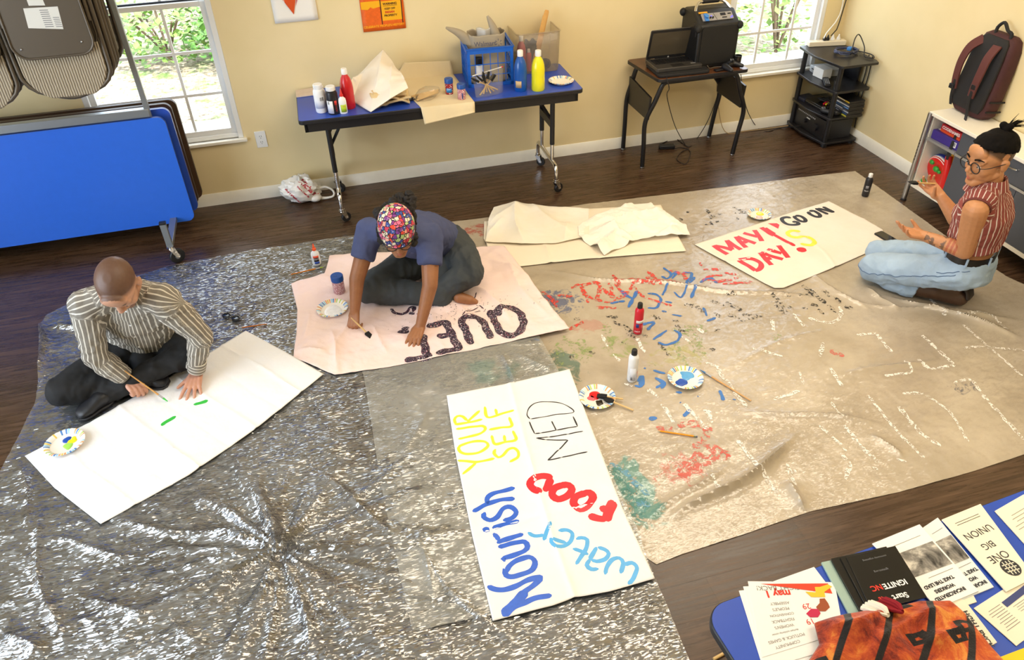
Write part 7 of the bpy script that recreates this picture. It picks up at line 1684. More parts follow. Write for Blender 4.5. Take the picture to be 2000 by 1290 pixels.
PB = [(-2.693,-4.558,0.746), (-2.733,-4.564,0.746), (-2.725,-4.422,0.746), (-2.685,-4.437,0.746)]; t = leaf_paper('booklet', 'cream booklet with dark lettering sticking out right of the orange blanket', PB, Z0, .005, CREAMP, 'booklet'); L = lay(PB, Z0+.005); mb = MB(); o_ = L(.5, .35, .0006); words(mb, 'FIGHT BACK', .018, frame(o_, L(.5, .30)-L(.5, .40), L(.9, .35)-L(.1, .35)), bold=.0006); obj('printed_words', mb, INK, t, smooth=False)
# woven blanket bunched on the table
def blanket_mat():
    q = NT('woven_orange_blanket'); v = q.coords(); n = q.noise(14, 6, .7, v, .6)
    base = q.ramp(n, [(.36, '#6a1c0e'), (.46, '#a53a16'), (.56, '#c4581f'), (.66, '#d88a38')])
    sv = q.coords((1, 1, 1), (0, 0, .75)); wv = q.n('TexWave', bands_direction='X', wave_type='BANDS'); wv.inputs['Scale'].default_value = 3.4; wv.inputs['Distortion'].default_value = 1.5; wv.inputs['Detail'].default_value = 1; q.l(sv, wv.inputs['Vector'])
    st = q.ramp(wv.outputs[0], [(.90, '#000000'), (.94, '#ffffff')]); vo = q.n('TexVoronoi', distance='MANHATTAN', feature='F1'); vo.inputs['Scale'].default_value = 10.5; vo.inputs['Randomness'].default_value = .55; q.l(q.coords((1, 1.5, 1), (0, 0, .8)), vo.inputs['Vector'])
    dm = q.ramp(vo.outputs['Distance'], [(.20, '#000000'), (.22, '#ffffff'), (.44, '#ffffff'), (.46, '#000000')]); sel = q.n('SeparateColor'); q.l(vo.outputs['Color'], sel.inputs[0]); on = q.math('GREATER_THAN', sel.outputs[0], .45)
    c = q.mix(q.math('MULTIPLY', dm, on), base, '#171515'); c = q.mix(st, c, '#1b1714'); q.l(c, q.b.inputs['Base Color']); q.b.inputs['Roughness'].default_value = .95
    w2 = q.noise(220, 2, .5, v); q.l(q.bump(w2, .5, .004), q.b.inputs['Normal']); q.b.inputs['Sheen Weight'].default_value = .2; return q.m
XYb = coons([(-3.101,-4.400), (-3.018,-4.403), (-2.922,-4.420), (-2.815,-4.422), (-2.741,-4.441)], [(-3.213,-4.509), (-3.083,-4.598), (-2.914,-4.647), (-2.730,-4.663)], 110, 80, left=[(-3.121,-4.453)], right=[(-2.731,-4.482), (-2.735,-4.568)])
X, Y = XYb[..., 0], XYb[..., 1]; P = np.c_[X.ravel(), Y.ravel(), 0*X.ravel()]; u_ = np.linspace(0, 1, 111)[None, :]; v_ = np.linspace(0, 1, 81)[:, None]
edge = np.clip(np.minimum(np.minimum(u_, 1-u_)*7, np.minimum(v_*6, 1)), 0, 1)**.5
hb_ = TZ+.024+edge*(.022+.026*np.clip(fbm(P*[9, 9, 1]+2, 3), -.8, 1).reshape(X.shape)); 
for a, b, wd, am in (((-3.079,-4.466), (-2.893,-4.450), .02, .022), ((-3.032,-4.521), (-2.764,-4.458), .022, .024), ((-2.916,-4.555), (-2.743,-4.522), .02, .018), ((-3.099,-4.432), (-3.000,-4.476), .015, .015)): hb_ = hb_+fold(X, Y, a, b, wd, am)
t = thing('blanket', 'orange woven blanket with black motifs bunched over the leaflets', 'blanket', (-2.921,-4.497,0.745)); obj('woven_cloth', sheetmesh(XYb, hb_), blanket_mat(), t, solid=.004)
for p, m_, nm in ((V((-2.952,-4.410,0.790)), mat('white_yarn', '#e2dccb', .95), 'tassel'), (V((-2.913,-4.412,0.790)), mat('red_yarn', '#8c1220', .95), 'tassel')):
    mb = MB(); rnd = random.Random(3); e_ = p+V((.012, -.035, .012))
    for k in range(16):
        a = k/16*2*PI; o_ = V((math.cos(a)*.017, math.sin(a)*.010, .008*math.sin(a*2))); mb.tube([e_+o_*.2, e_.lerp(p, .4)+o_*.9, p+o_+V((-.004, .008, -.010))], .0045, 6, .01)
    obj(nm, mb, m_, t)
t = thing('wooden_stick', 'short wooden stick at the bottom edge of the photo left of the foreground table', 'stick', (-3.060,-4.048,0)); obj('stick', MB().tube([V((-3.087,-4.056,0.006)), V((-3.039,-4.046,0.006))], .006, 10), WOODL, t)

# ------------------------------------------------------------ people
def skin_material(name, rough=.5):
    t = NT(name); a = t.n('VertexColor'); a.layer_name = 'Col'; v = t.coords(); n = t.noise(60, 4, .6, v)
    f = t.n('MapRange', _1=.3, _2=.7, _3=.94, _4=1.06); t.l(n, f.inputs[0]); hs = t.n('HueSaturation'); t.l(a.outputs[0], hs.inputs['Color']); t.l(f.outputs[0], hs.inputs['Value'])
    t.l(hs.outputs[0], t.b.inputs['Base Color']); t.b.inputs['Roughness'].default_value = rough
    t.b.inputs['Subsurface Weight'].default_value = .08; t.b.inputs['Subsurface Radius'].default_value = (.01, .004, .002)
    t.l(t.bump(t.noise(220, 3, .6, v), .08, .003), t.b.inputs['Normal']); return t.m
SKIN = skin_material('skin')
def colorize(me, base, spots):
    n = len(me.vertices); co = np.empty(n*3); me.vertices.foreach_get('co', co); co = co.reshape(-1, 3)
    col = np.tile(np.array(lin(base)), (n, 1))
    for fn, c, k in spots:
        m = np.clip(fn(co), 0, 1)[:, None]*k; col = col*(1-m)+np.array(lin(c))*m
    at = me.color_attributes.new('Col', 'FLOAT_COLOR', 'POINT'); at.data.foreach_set('color', col.ravel())
def ball(c, r, soft=.5):
    c = np.array(c); return lambda P: (r-np.linalg.norm(P-c, axis=1))/(r*soft)
def wrinkle(me, amp, sc, stretch=(1, 1, 1), o=3):
    n = len(me.vertices); co = np.empty(n*3); me.vertices.foreach_get('co', co); co = co.reshape(-1, 3); nr = np.empty(n*3); me.vertices.foreach_get('normal', nr); nr = nr.reshape(-1, 3)
    P = co*sc*np.array(stretch); P = P+.35*np.c_[vn(P+3), vn(P+11), vn(P+23)]
    d = np.clip(ridge(P, o)-.25, -.6, 1.2)*amp*.7+fbm(co*sc*.5+7, 2)*amp*.7
    me.vertices.foreach_set('co', (co+nr*d[:, None]).ravel()); me.update()
def stripes(me, bones):
    # stripe coordinate running round the nearest limb; bones = (p0, p1, radius, count, reference)
    n = len(me.vertices); co = np.empty(n*3); me.vertices.foreach_get('co', co); co = co.reshape(-1, 3); best = np.full(n, 1e9); u = np.zeros(n)
    for p0, p1, r, cnt, ref in bones:
        p0, p1 = np.array(p0), np.array(p1); d = p1-p0; L = np.linalg.norm(d); d = d/L; x = np.cross(ref, d); x /= np.linalg.norm(x); y = np.cross(d, x)
        t = np.clip((co-p0) @ d, 0, L); q = co-p0-t[:, None]*d; dist = np.linalg.norm(q, axis=1)/r; a = np.arctan2(q @ y, q @ x)/(2*PI)*cnt
        m = dist < best; best[m] = dist[m]; u[m] = a[m]
    at = me.attributes.new('stripe', 'FLOAT', 'POINT'); at.data.foreach_set('value', u)
def striped_cloth(name, base, line, duty=.30, base2=None):
    t = NT(name); a = t.n('Attribute'); a.attribute_name = 'stripe'; f = t.math('FRACT', t.math('ADD', a.outputs['Fac'], 100.0)); w_ = t.math('LESS_THAN', f, duty)
    v = t.coords(); n = t.noise(25, 4, .6, v); b_ = t.ramp(n, [(.3, base), (.7, base2 or base)])
    t.l(t.mix(w_, b_, line), t.b.inputs['Base Color']); t.b.inputs['Roughness'].default_value = .85; t.b.inputs['Specular IOR Level'].default_value = .2
    t.l(t.bump(t.noise(160, 3, .6, v), .15, .003), t.b.inputs['Normal']); return t.m
def lerpv(a, b, t): return tuple(np.array(a)*(1-t)+np.array(b)*t)
class Head:
    def __init__(s, c, f, up=(0, 0, 1), sc=1.0):
        s.c = V(c); s.f = V(f).normalized(); u = V(up); s.u = (u-s.f*u.dot(s.f)).normalized(); s.r = s.f.cross(s.u).normalized(); s.k = sc
    def p(s, r, f, u): return s.c+(s.r*r+s.f*f+s.u*u)*s.k
    def rot(s): return Matrix((s.r, s.f, s.u)).transposed()
    def build(s, mb, neck, nr=.055, lid=.0055):
        k = s.k; R = s.rot(); E_ = lambda c, r: mb.sph(s.p(*c), tuple(x*k for x in r), 22, 14, R)
        E_((0, -.014, .038), (.077, .099, .084)); E_((0, .030, -.012), (.066, .064, .082)); E_((0, .012, .03), (.073, .085, .07))
        for q in (-1, 1):
            mb.cap(s.p(q*.052, .0, -.052), .021*k, s.p(q*.012, .074, -.090), .019*k); E_((q*.038, .056, -.024), (.026, .027, .030)); E_((q*.042, .032, -.052), (.019, .034, .030))
            E_((q*.079, -.010, -.004), (.009, .019, .030)); E_((q*.083, -.018, .008), (.008, .013, .018))
            E_((q*.0115, .100, -.025), (.0095, .010, .0085)); mb.cap(s.p(q*.048, .078, .020), .0055*k, s.p(q*.016, .089, .021), .006*k); mb.cap(s.p(q*.05, .072, .034), .010*k, s.p(q*.012, .086, .034), .011*k)
            mb.cap(s.p(q*.016, .090, -.056), .004*k, s.p(0, .0985, -.053), .0062*k, 10); mb.cap(s.p(q*.014, .089, -.061), .004*k, s.p(0, .0965, -.065), .0072*k, 10); E_((q*.031, .0785, .006+lid), (.0128, .0125, .0122))
        E_((0, .076, -.092), (.020, .018, .018)); E_((0, .082, -.045), (.026, .02, .025)); E_((0, .068, .06), (.052, .03, .04))
        mb.cap(s.p(0, .087, .022), .0085*k, s.p(0, .1085, -.018), .0120*k, 12); E_((0, .045, -.035), (.060, .046, .056))
        mb.cap(neck, nr*1.05, s.p(0, -.022, -.055), nr*k*.95)
    def eyes(s, parent, iris='#2c1c12'):
        for q in (-1, 1):
            e = obj('eye', MB().sph(s.p(q*.031, .0795, .006), .0115*s.k, 16, 10), mat('eye_white', '#ece6e0', .2), parent)
            obj('iris', MB().sph(s.p(q*.031, .0875, .005), .0052*s.k, 12, 8), mat('iris_dark', iris, .15), e)
    def glasses(s, parent, r=.024, m=None, w_=.0022, label=None):
        m = m or BLACK; g = None
        for q in (-1, 1):
            ring = [s.p(q*.033+r*math.cos(a)*1.05, .103-.10*abs(r*math.cos(a)*q+.0)*.4, .004+r*math.sin(a)) for a in [j*PI/12 for j in range(25)]]
            o_ = obj('glasses_rim', MB().tube(ring, w_*s.k, 8), m, parent)
            obj('temple', MB().tube([s.p(q*(.033+r), .098, .010), s.p(q*.074, .070, .010), s.p(q*.086, -.01, .012), s.p(q*.084, -.03, -.006)], .0018*s.k, 6, .01), m, o_)
        obj('glasses_bridge', MB().tube([s.p(-.010, .104, .008), s.p(0, .109, .011), s.p(.010, .104, .008)], w_*s.k, 8), m, parent)
def hand(mb, wrist, fwd, nrm, thumb, curls, spread=.16, sc=1.0, thumb_dir=None, thumb_bend=.3):
    w0 = V(wrist); f = V(fwd).normalized(); n = V(nrm); n = (n-f*n.dot(f)).normalized(); sd = n.cross(f).normalized()*thumb   # sd points to the thumb side
    tips = []
    for i, (off, ln) in enumerate(((.030, .072), (.0095, .080), (-.011, .074), (-.030, .058))):
        kn = w0+(f*(.088-.004*abs(i-1)-.004*(i == 3))+sd*off)*sc; mb.cap(w0+(f*.004+sd*off*.55)*sc, .0155*sc, kn, .0112*sc, 12)
        d = (f+sd*(off/.03)*spread).normalized(); p = kn; a = 0; c = curls[i] if isinstance(curls[0], (list, tuple)) else curls
        for j, (fr, r0, r1) in enumerate(((.45, .0094, .0088), (.31, .0088, .0080), (.24, .0080, .0068))):
            a += math.radians(c[j]); dd = d*math.cos(a)-n*math.sin(a); q = p+dd*ln*fr*sc; mb.cap(p, r0*sc, q, r1*sc, 10); p = q
        tips.append(p)
    b = w0+(f*.030+sd*.028-n*.006)*sc; mb.cap(w0+(f*.006+sd*.014)*sc, .018*sc, b, .0155*sc, 12)
    td = V(thumb_dir).normalized() if thumb_dir is not None else (f*.75+sd*.65-n*.25).normalized(); m_ = b+td*.036*sc; mb.cap(b, .0145*sc, m_, .0102*sc, 10)
    t2 = (td+(f-sd*.8-n*.4)*thumb_bend).normalized(); e = m_+t2*.030*sc; mb.cap(m_, .0102*sc, e, .0078*sc, 10); tips.append(e); return tips
def nails(parent, tips, fwd, nrm, m): pass
def cuff(nm, p0, p1, r0, r1, m, parent, th=.004):
    x, y, z = basis(V(p1)-V(p0)); n = 28; mb = MB(); R = lambda p, r: [V(p)+x*math.cos(2*PI*j/n)*r+y*math.sin(2*PI*j/n)*r for j in range(n)]
    mb.rings([R(p0, r0), R(p1, r1), R(p1, r1-th), R(p0, r0-th)], closed=True); return obj(nm, mb, m, parent)
def shoe(nm, heel, toe, m, parent, up=(0, 0, 1), h=.05, w_=.042, sole=None):
    a, b = V(heel), V(toe); d = b-a; u = V(up); sd = d.cross(u).normalized(); u = sd.cross(d).normalized(); rings = []
    for s_, ww, hh, lift in ((-.02, .5, .5, .4), (.03, .82, .95, .5), (.15, .92, 1.25, .6), (.3, .88, 1.25, .6), (.45, .88, 1.0, .5), (.65, 1.05, .82, .4), (.85, 1.0, .66, .33), (.96, .7, .5, .25), (1.0, .35, .3, .2)):
        rings.append((a+d*s_+u*h*lift, sd*w_*ww, u*h*hh*.62))
    o_ = obj(nm, MB().loft(rings, 24, 2.6), m, parent)
    if sole: obj('sole', MB().loft([(a+d*s_-u*h*.12, sd*w_*ww*1.06, u*.009) for s_, ww in ((-.03, .6), (.05, .9), (.2, .95), (.45, .9), (.68, 1.08), (.88, 1.0), (1.01, .5))], 24, 3.5), sole, o_)
    return o_
def torso_rings(spec): return [(c, V(a), V(b)) for c, a, b in spec]

# ---- man in a striped shirt, sitting cross legged and painting
t = thing('person', 'man with a shaved head in a striped shirt sitting cross-legged and painting the white cloth', 'person', (-5.13, -1.8, 0))
RS, RE, RW = (-5.245, -1.935, .525), (-5.274,-2.004,0.285), (-5.194,-1.993,0.105)
LS, LE, LW_ = (-4.895, -2.02, .54), (-4.799,-2.003,0.295), (-4.879,-1.988,0.062)
H = Head((-5.035, -2.085, .690), (-.13, -.62, -.775), (-.02, -.5, .8), 1.06)
NK = (-5.06, -1.955, .575); M_SK = '#c8977b'
AX = V((.97, -.22, .05))   # across the shoulders
body = MB(); H.build(body, NK, .056, .003)
body.loft(torso_rings([((-5.13, -1.71, .05), AX*.12, V((0, .08, 0))), ((-5.13, -1.72, .14), AX*.15, V((0, .10, 0))), ((-5.12, -1.77, .28), AX*.13, V((0, .09, .02))), ((-5.09, -1.86, .42), AX*.155, V((0, .095, .04))), ((-5.07, -1.92, .52), AX*.13, V((0, .07, .04))), ((-5.06, -1.95, .57), AX*.06, V((0, .05, .03)))]))
for a, b, c, q in ((RS, RE, RW, 0), (LS, LE, LW_, 0)):
    body.cap(NK, .05, a, .055); body.cap(a, .05, b, .037); body.cap(b, .037, c, .026)
PLs = ((-5.21, -1.74, .12), (-5.485, -1.995, .105), (-5.12, -1.96, .065)), ((-5.04, -1.74, .12), (-4.875, -1.905, .14), (-5.31, -2.03, .06))
for hp, kn, an in PLs: body.cap(hp, .085, kn, .052); body.cap(kn, .052, an, .036)
# right hand round the brush, left hand flat on the cloth
BT, BE = V((*(-5.015,-2.123), f1(*(-5.015,-2.123))+.006)), V((-5.233,-1.989,0.235)); bd_d = (BE-BT).normalized()
RHf = V((-5.099,-2.104,0.062))-V(RW)
hand(body, RW, RHf, (.25, -.25, .95), 1, [(50, 60, 30), (58, 65, 35), (62, 70, 40), (65, 70, 40)], .10, 1.0, (.55, -.75, -.15), .4)
LHf = V((-4.927,-2.213,0.028))-V(LW_)
hand(body, V(LW_)+V((0, 0, -.004)), LHf, (.05, -.12, .99), -1, [(14, 10, 8), (12, 10, 8), (12, 10, 8), (14, 12, 8)], .34, 1.04, (-.80, -.55, -.10), .1)
me = remesh(body, .0032, 8, .55)
fore = H.p(0, .05, .09)
colorize(me, M_SK, [(lambda P: (np.array((P-np.array(H.c)) @ np.array(H.u))*1.0+np.array((P-np.array(H.c)) @ np.array(H.f))*-.62-.022)/.03*(np.linalg.norm(P-np.array(H.p(0, -.02, .03)), axis=1) < .125), '#523829', .9),
 (ball(H.p(0, .085, -.085), .052), '#5b4234', .6), (ball(H.p(.045, .045, -.07), .045), '#5b4234', .55), (ball(H.p(-.045, .045, -.07), .045), '#5b4234', .55), (ball(H.p(0, .10, -.043), .02), '#6a4a3a', .4), (ball(H.p(0, .1, -.059), .016), '#b8716a', .7),
 (ball(H.p(.033, .09, .037), .013), '#3a2a20', .8), (ball(H.p(-.033, .09, .037), .013), '#3a2a20', .8), (ball(H.p(0, .118, -.02), .022), '#d08a72', .5), (ball(H.p(.082, -.01, 0), .04), '#d0826e', .5),
 (ball(RW, .2, .9), '#cc9180', .5), (ball(LW_, .22, .9), '#cc9180', .5)])
obj('body', me, SKIN, t); H.eyes(t)
SH1 = striped_cloth('grey_striped_shirt', '#7d766c', '#ddd7ca', .25, '#8c857a')
sh = MB()
sh.loft(torso_rings([((-5.135, -1.70, .075), AX*.165, V((0, .125, 0))), ((-5.13, -1.71, .13), AX*.185, V((0, .14, 0))), ((-5.12, -1.75, .22), AX*.18, V((0, .135, .01))), ((-5.10, -1.81, .33), AX*.18, V((0, .125, .03))), ((-5.085, -1.86, .42), AX*.192, V((0, .115, .05))), ((-5.075, -1.90, .49), AX*.185, V((0, .095, .05))), ((-5.065, -1.935, .55), AX*.13, V((0, .07, .045))), ((-5.06, -1.955, .585), AX*.075, V((0, .058, .03)))]), 36)
for a, b, c in ((RS, RE, RW), (LS, LE, LW_)):
    sh.cap(lerpv(a, NK, .55), .066, a, .076); sh.cap(a, .074, b, .056); sh.cap(b, .056, lerpv(b, c, .86), .044, flat=(False, True))
me = remesh(sh, .0065, 7, .6); wrinkle(me, .011, 13, (1, 1, 1.2)); 
stripes(me, [((-5.14, -1.72, .05), (-5.06, -1.955, .60), .17, 40, (1, 0, 0)), (RS, RE, .07, 17, (0, 0, 1)), (RE, RW, .055, 17, (0, 0, 1)), (LS, LE, .07, 17, (0, 0, 1)), (LE, LW_, .055, 17, (0, 0, 1)), (lerpv(RS, NK, .7), RS, .085, 17, (0, 0, 1)), (lerpv(LS, NK, .7), LS, .085, 17, (0, 0, 1))])
so = obj('shirt', me, SH1, t)
for b, c in ((RE, RW), (LE, LW_)):
    cm_ = MB(); p0, p1 = lerpv(b, c, .66), lerpv(b, c, .92); x, y, z = basis(V(p1)-V(p0)); n = 36; Rr_ = lambda p, r: [V(p)+x*math.cos(2*PI*j/n)*r+y*math.sin(2*PI*j/n)*r for j in range(n)]
    cm_.rings([Rr_(p0, .044), Rr_(lerpv(p0, p1, .33), .045), Rr_(lerpv(p0, p1, .66), .044), Rr_(p1, .043), Rr_(p1, .038), Rr_(p0, .039)], closed=True); cme = cm_.mesh()
    at = cme.attributes.new('stripe', 'FLOAT', 'POINT'); at.data.foreach_set('value', [(V(v.co)-V(p0)).dot(z)/.019 for v in cme.vertices]); obj('cuff', cme, SH1, so)
cl_ = MB(); cx_, cy_, cz_ = basis((H.p(0, -.02, -.05)-V(NK)))
def coll(r, h): return [V(NK)+cz_*h+(AX*math.cos(2*PI*j/30)+V((.15, .9, .35)).normalized()*math.sin(2*PI*j/30))*r for j in range(30)]
cl_.rings([coll(.078, -.015), coll(.073, .025), coll(.077, .03), coll(.092, -.012)], closed=True); cme = cl_.mesh(); at = cme.attributes.new('stripe', 'FLOAT', 'POINT'); at.data.foreach_set('value', [(V(v.co)-V(NK)).dot(cz_)/.02 for v in cme.vertices]); obj('collar', cme, SH1, so)
sb = bvh_of(so); so_off = V(t.location)
for k, (z_) in enumerate((.49, .40, .31, .22)):
    p = V((-5.075-.012*k, -2.6, z_)); h = sb.ray_cast(p-so_off, V((0, 1, 0)))
    if h[0] is not None: obj('shirt_button', MB().sph(h[0]+so_off, (.0055, .003, .0055), 12, 6), WHITEP, so)
TR1 = mat('black_trousers', '#141416', .8, var=.15, vscale=30); tr = MB()
tr.loft(torso_rings([((-5.13, -1.70, .012), AX*.14, V((0, .09, 0))), ((-5.13, -1.70, .05), AX*.165, V((0, .125, 0))), ((-5.13, -1.71, .14), AX*.165, V((0, .12, 0))), ((-5.13, -1.73, .21), AX*.15, V((0, .11, 0)))]))
for hp, kn, an in PLs: tr.cap(hp, .104, kn, .070); tr.cap(kn, .068, an, .047)
tr.cap((-5.13, -1.80, .09), .09, (-5.13, -1.90, .06), .045)
me = remesh(tr, .008, 6, .6); wrinkle(me, .012, 10)
for v in me.vertices: v.co.z = max(v.co.z, .016)
obj('trousers', me, TR1, t)
shoe('shoe', (-5.285, -2.03, .035), (-5.42, -2.125, .028), BLACK, t, h=.048, sole=BLACK); shoe('shoe', (-5.14, -1.955, .035), (-5.02, -1.985, .03), BLACK, t, h=.045, sole=BLACK)
cuff('wristband', lerpv(RE, RW, .985), lerpv(RE, RW, 1.03), .0315, .0315, BLACK, t)
b_ = thing('paint_brush', 'long wooden paint brush with a green tip in the right hand of the man', 'brush', tuple(BT)); L_ = (BE-BT).length
obj('handle', MB().tube([BT+bd_d*L_*s for s in (.16, .24, .4, .7, 1)], lambda s: .0048*(1-.5*s), 10), mat('varnished_wood', '#cf9a55', .35), b_); obj('ferrule', MB().tube([BT+bd_d*L_*.07, BT+bd_d*L_*.17], .0045, 10), STEEL, b_); obj('bristles', MB().tube([BT, BT+bd_d*L_*.04, BT+bd_d*L_*.08], lambda s: .002+.003*s, 10), mat('green_paint', '#3cc24a', .4), b_)

# ---- person in a patterned cap leaning over the pink cloth
t = thing('person', 'person in a colourful patterned cap and navy t-shirt leaning over the pink cloth', 'person', (-3.55, -1.45, 0))
RS, RE, RW = (-3.895, -1.565, .475), (-4.012,-1.687,0.265), (-4.054,-1.746,0.100)
LS, LE, LW_ = (-3.60, -1.725, .475), (-3.647,-1.880,0.275), (-3.731,-1.943,0.065)
H = Head((-3.785, -1.905, .640), (-.10, -.90, -.42), (-.05, -.4, .85), 1.02); NK = (-3.752, -1.735, .535); AX = V((.87, -.48, 0)); FD = V((-.42, -.76, .50)).normalized(); UPV = V((-.3, -.5, .8)); W_SK = '#9a6642'
body = MB(); H.build(body, NK, .050, .003); DV_ = V((.28, .50, .80))
spine = [((-3.50, -1.32, .10), .15, V((.07, .11, 0))), ((-3.51, -1.34, .20), .155, V((.07, .11, .03))), ((-3.57, -1.43, .31), .125, V((.045, .075, .07))), ((-3.65, -1.55, .40), .14, V((.045, .06, .08))), ((-3.715, -1.645, .475), .13, V((.035, .04, .075))), ((-3.745, -1.70, .52), .06, V((.025, .03, .045)))]
body.loft(torso_rings([(c, AX*a, b*.85) for c, a, b in spine]))
for a, b, c in ((RS, RE, RW), (LS, LE, LW_)): body.cap(NK, .045, a, .05); body.cap(a, .055, b, .042); body.cap(b, .042, c, .027)
PLs = ((-3.60, -1.36, .15), (-3.955, -1.565, .105), (-3.56, -1.70, .07)), ((-3.42, -1.37, .18), (-3.385, -1.685, .185), (-3.62, -1.68, .07))
for hp, kn, an in PLs: body.cap(hp, .09, kn, .055); body.cap(kn, .055, an, .036)
body.cap((-3.47, -1.725, .055), .034, (-3.415, -1.755, .046), .027); body.cap((-3.415, -1.755, .044), .026, (-3.385, -1.768, .036), .015)
RHf = V((-4.075,-1.789,0.045))-V(RW); hand(body, RW, RHf, (-.55, -.55, .6), -1, [(45, 55, 30), (52, 60, 35), (58, 62, 35), (60, 62, 35)], .10, .95, (.55, -.75, -.35), .3)
LHf = V((-3.823,-2.070,0.022))-V(LW_); hand(body, LW_, LHf, (-.1, -.30, .95), -1, [(16, 14, 10), (18, 12, 10), (20, 14, 10), (26, 16, 12)], .10, .98, (-.65, -.65, -.40), .1)
me = remesh(body, .0032, 8, .55)
colorize(me, W_SK, [(ball(H.p(0, .1, -.06), .018), '#b5605c', .7), (ball(H.p(.033, .09, .037), .014), '#22150e', .85), (ball(H.p(-.033, .09, .037), .014), '#22150e', .85), (ball(H.p(0, .115, -.018), .022), '#a86e4c', .6), (ball(RE, .06), '#7d4f32', .4), (ball(LE, .06), '#7d4f32', .4), (ball(V(RW)+RHf, .07), '#b07d5c', .5), (ball(V(LW_)+LHf, .06), '#b9876a', .5)])
obj('body', me, SKIN, t); H.eyes(t); H.glasses(t, .022)
TS = mat('navy_tshirt', '#454d72', .85, var=.08, vscale=12); sh = MB()
sh.loft(torso_rings([((-3.505, -1.325, .17), AX*.175, V((.075, .125, .02))), ((-3.53, -1.36, .24), AX*.168, V((.07, .11, .06))), ((-3.59, -1.46, .33), AX*.158, V((.055, .085, .095))), ((-3.66, -1.56, .41), AX*.165, V((.05, .07, .10))), ((-3.71, -1.63, .465), AX*.165, V((.045, .055, .09))), ((-3.74, -1.69, .515), AX*.105, V((.032, .04, .06))), ((-3.75, -1.72, .535), AX*.07, V((.028, .035, .045)))]), 36)
for a, b in ((RS, RE), (LS, LE)): sh.cap(lerpv(a, NK, .5), .06, a, .072); sh.cap(a, .074, lerpv(a, b, .58), .063, flat=(False, True))
me = remesh(sh, .0065, 6, .6); wrinkle(me, .009, 10); so = obj('t_shirt', me, TS, t)
TR2 = mat('slate_trousers', '#3c4144', .8, var=.12, vscale=20); tr = MB()
tr.loft(torso_rings([((-3.50, -1.31, .02), AX*.15, V((.05, .09, 0))), ((-3.50, -1.32, .08), AX*.18, V((.07, .12, 0))), ((-3.50, -1.33, .17), AX*.178, V((.07, .12, .02))), ((-3.52, -1.35, .24), AX*.155, V((.065, .10, .05)))]))
for hp, kn, an in PLs: tr.cap(hp, .115, kn, .080); tr.cap(kn, .080, an, .055)
tr.cap((-3.50, -1.45, .13), .10, (-3.55, -1.62, .07), .055)
me = remesh(tr, .008, 6, .6); wrinkle(me, .014, 9)
for v in me.vertices: v.co.z = max(v.co.z, .024)
obj('trousers', me, TR2, t)
def cap_mat():
    q = NT('patterned_cap_cloth'); v = q.coords(); d1 = q.noise(30, 3, .6, v); mx = q.n('VectorMath', operation='MULTIPLY_ADD'); nn = q.n('TexNoise'); nn.inputs['Scale'].default_value = 40; q.l(v, nn.inputs['Vector']); q.l(nn.outputs['Color'], mx.inputs[0]); mx.inputs[1].default_value = (.012, .012, .012); q.l(v, mx.inputs[2])
    vo = q.n('TexVoronoi'); vo.inputs['Scale'].default_value = 52; q.l(mx.outputs[0], vo.inputs['Vector']); s_ = q.n('SeparateColor'); q.l(vo.outputs['Color'], s_.inputs[0])
    c = q.ramp(s_.outputs[0], [(0, '#c93a52'), (.16, '#e9dcc0'), (.32, '#3c4f94'), (.46, '#dd6a8c'), (.58, '#a8bf7c'), (.70, '#7a3a86'), (.80, '#e8a08c'), (.90, '#d8452f')], 'CONSTANT')
    ve = q.n('TexVoronoi', feature='DISTANCE_TO_EDGE'); ve.inputs['Scale'].default_value = 52; q.l(mx.outputs[0], ve.inputs['Vector']); e = q.ramp(ve.outputs['Distance'], [(.05, '#000000'), (.09, '#ffffff')])
    v2 = q.n('TexVoronoi'); v2.inputs['Scale'].default_value = 120; q.l(v, v2.inputs['Vector']); dots = q.ramp(v2.outputs['Distance'], [(.22, '#ffffff'), (.28, '#000000')]); s2 = q.n('SeparateColor'); q.l(v2.outputs['Color'], s2.inputs[0]); dc = q.ramp(s2.outputs[1], [(0, '#f2ead8'), (.5, '#1d1726'), (.75, '#d13a4a')], 'CONSTANT')
    c = q.mix(dots, c, dc); q.l(q.mix(e, '#1c1726', c), q.b.inputs['Base Color']); q.b.inputs['Roughness'].default_value = .85; return q.m
CAPM = cap_mat(); cp = MB(); n = 40; rings = []
for i in range(13):
    a = i/12*PI/2; rr = math.cos(a)**.55; zz = math.sin(a); rings.append([H.p(.090*rr*math.cos(2*PI*j/n), -.008+(.118 if math.sin(2*PI*j/n) > 0 else .104)*rr*math.sin(2*PI*j/n), .030+.098*zz) for j in range(n)])
rings[-1] = [H.p(.004*math.cos(2*PI*j/n), -.008+.004*math.sin(2*PI*j/n), .129) for j in range(n)]
inn = [[H.c+(V(p)-H.c)*.97 for p in rings[0]]]; cp.rings(inn+rings, cap=(False, True)); co_ = obj('cap', cp, CAPM, t)
br_ = MB(); up_r, lo_r = [], []
for i in range(25):
    a = PI*(.08+.84*i/24); x = .090*math.cos(a); up_r.append((x, .103*math.sin(a)-.008)); 
fr = [(1.0*x, y+.026*math.sin(PI*i/24)**.8) for i, (x, y) in enumerate(up_r)]
P_ = [[H.p(x, y, .032-.008*k-(x/.09)**2*.008*k+.0015*s_) for (x, y) in row] for s_ in (1, -1) for k, row in ((0, up_r), (1, fr))]
m_ = len(up_r); vs = [p for r_ in P_ for p in r_]; fs = []
for i in range(m_-1): fs += [(i, i+1, m_+i+1, m_+i), (2*m_+i, 3*m_+i, 3*m_+i+1, 2*m_+i+1), (m_+i, m_+i+1, 3*m_+i+1, 3*m_+i)]
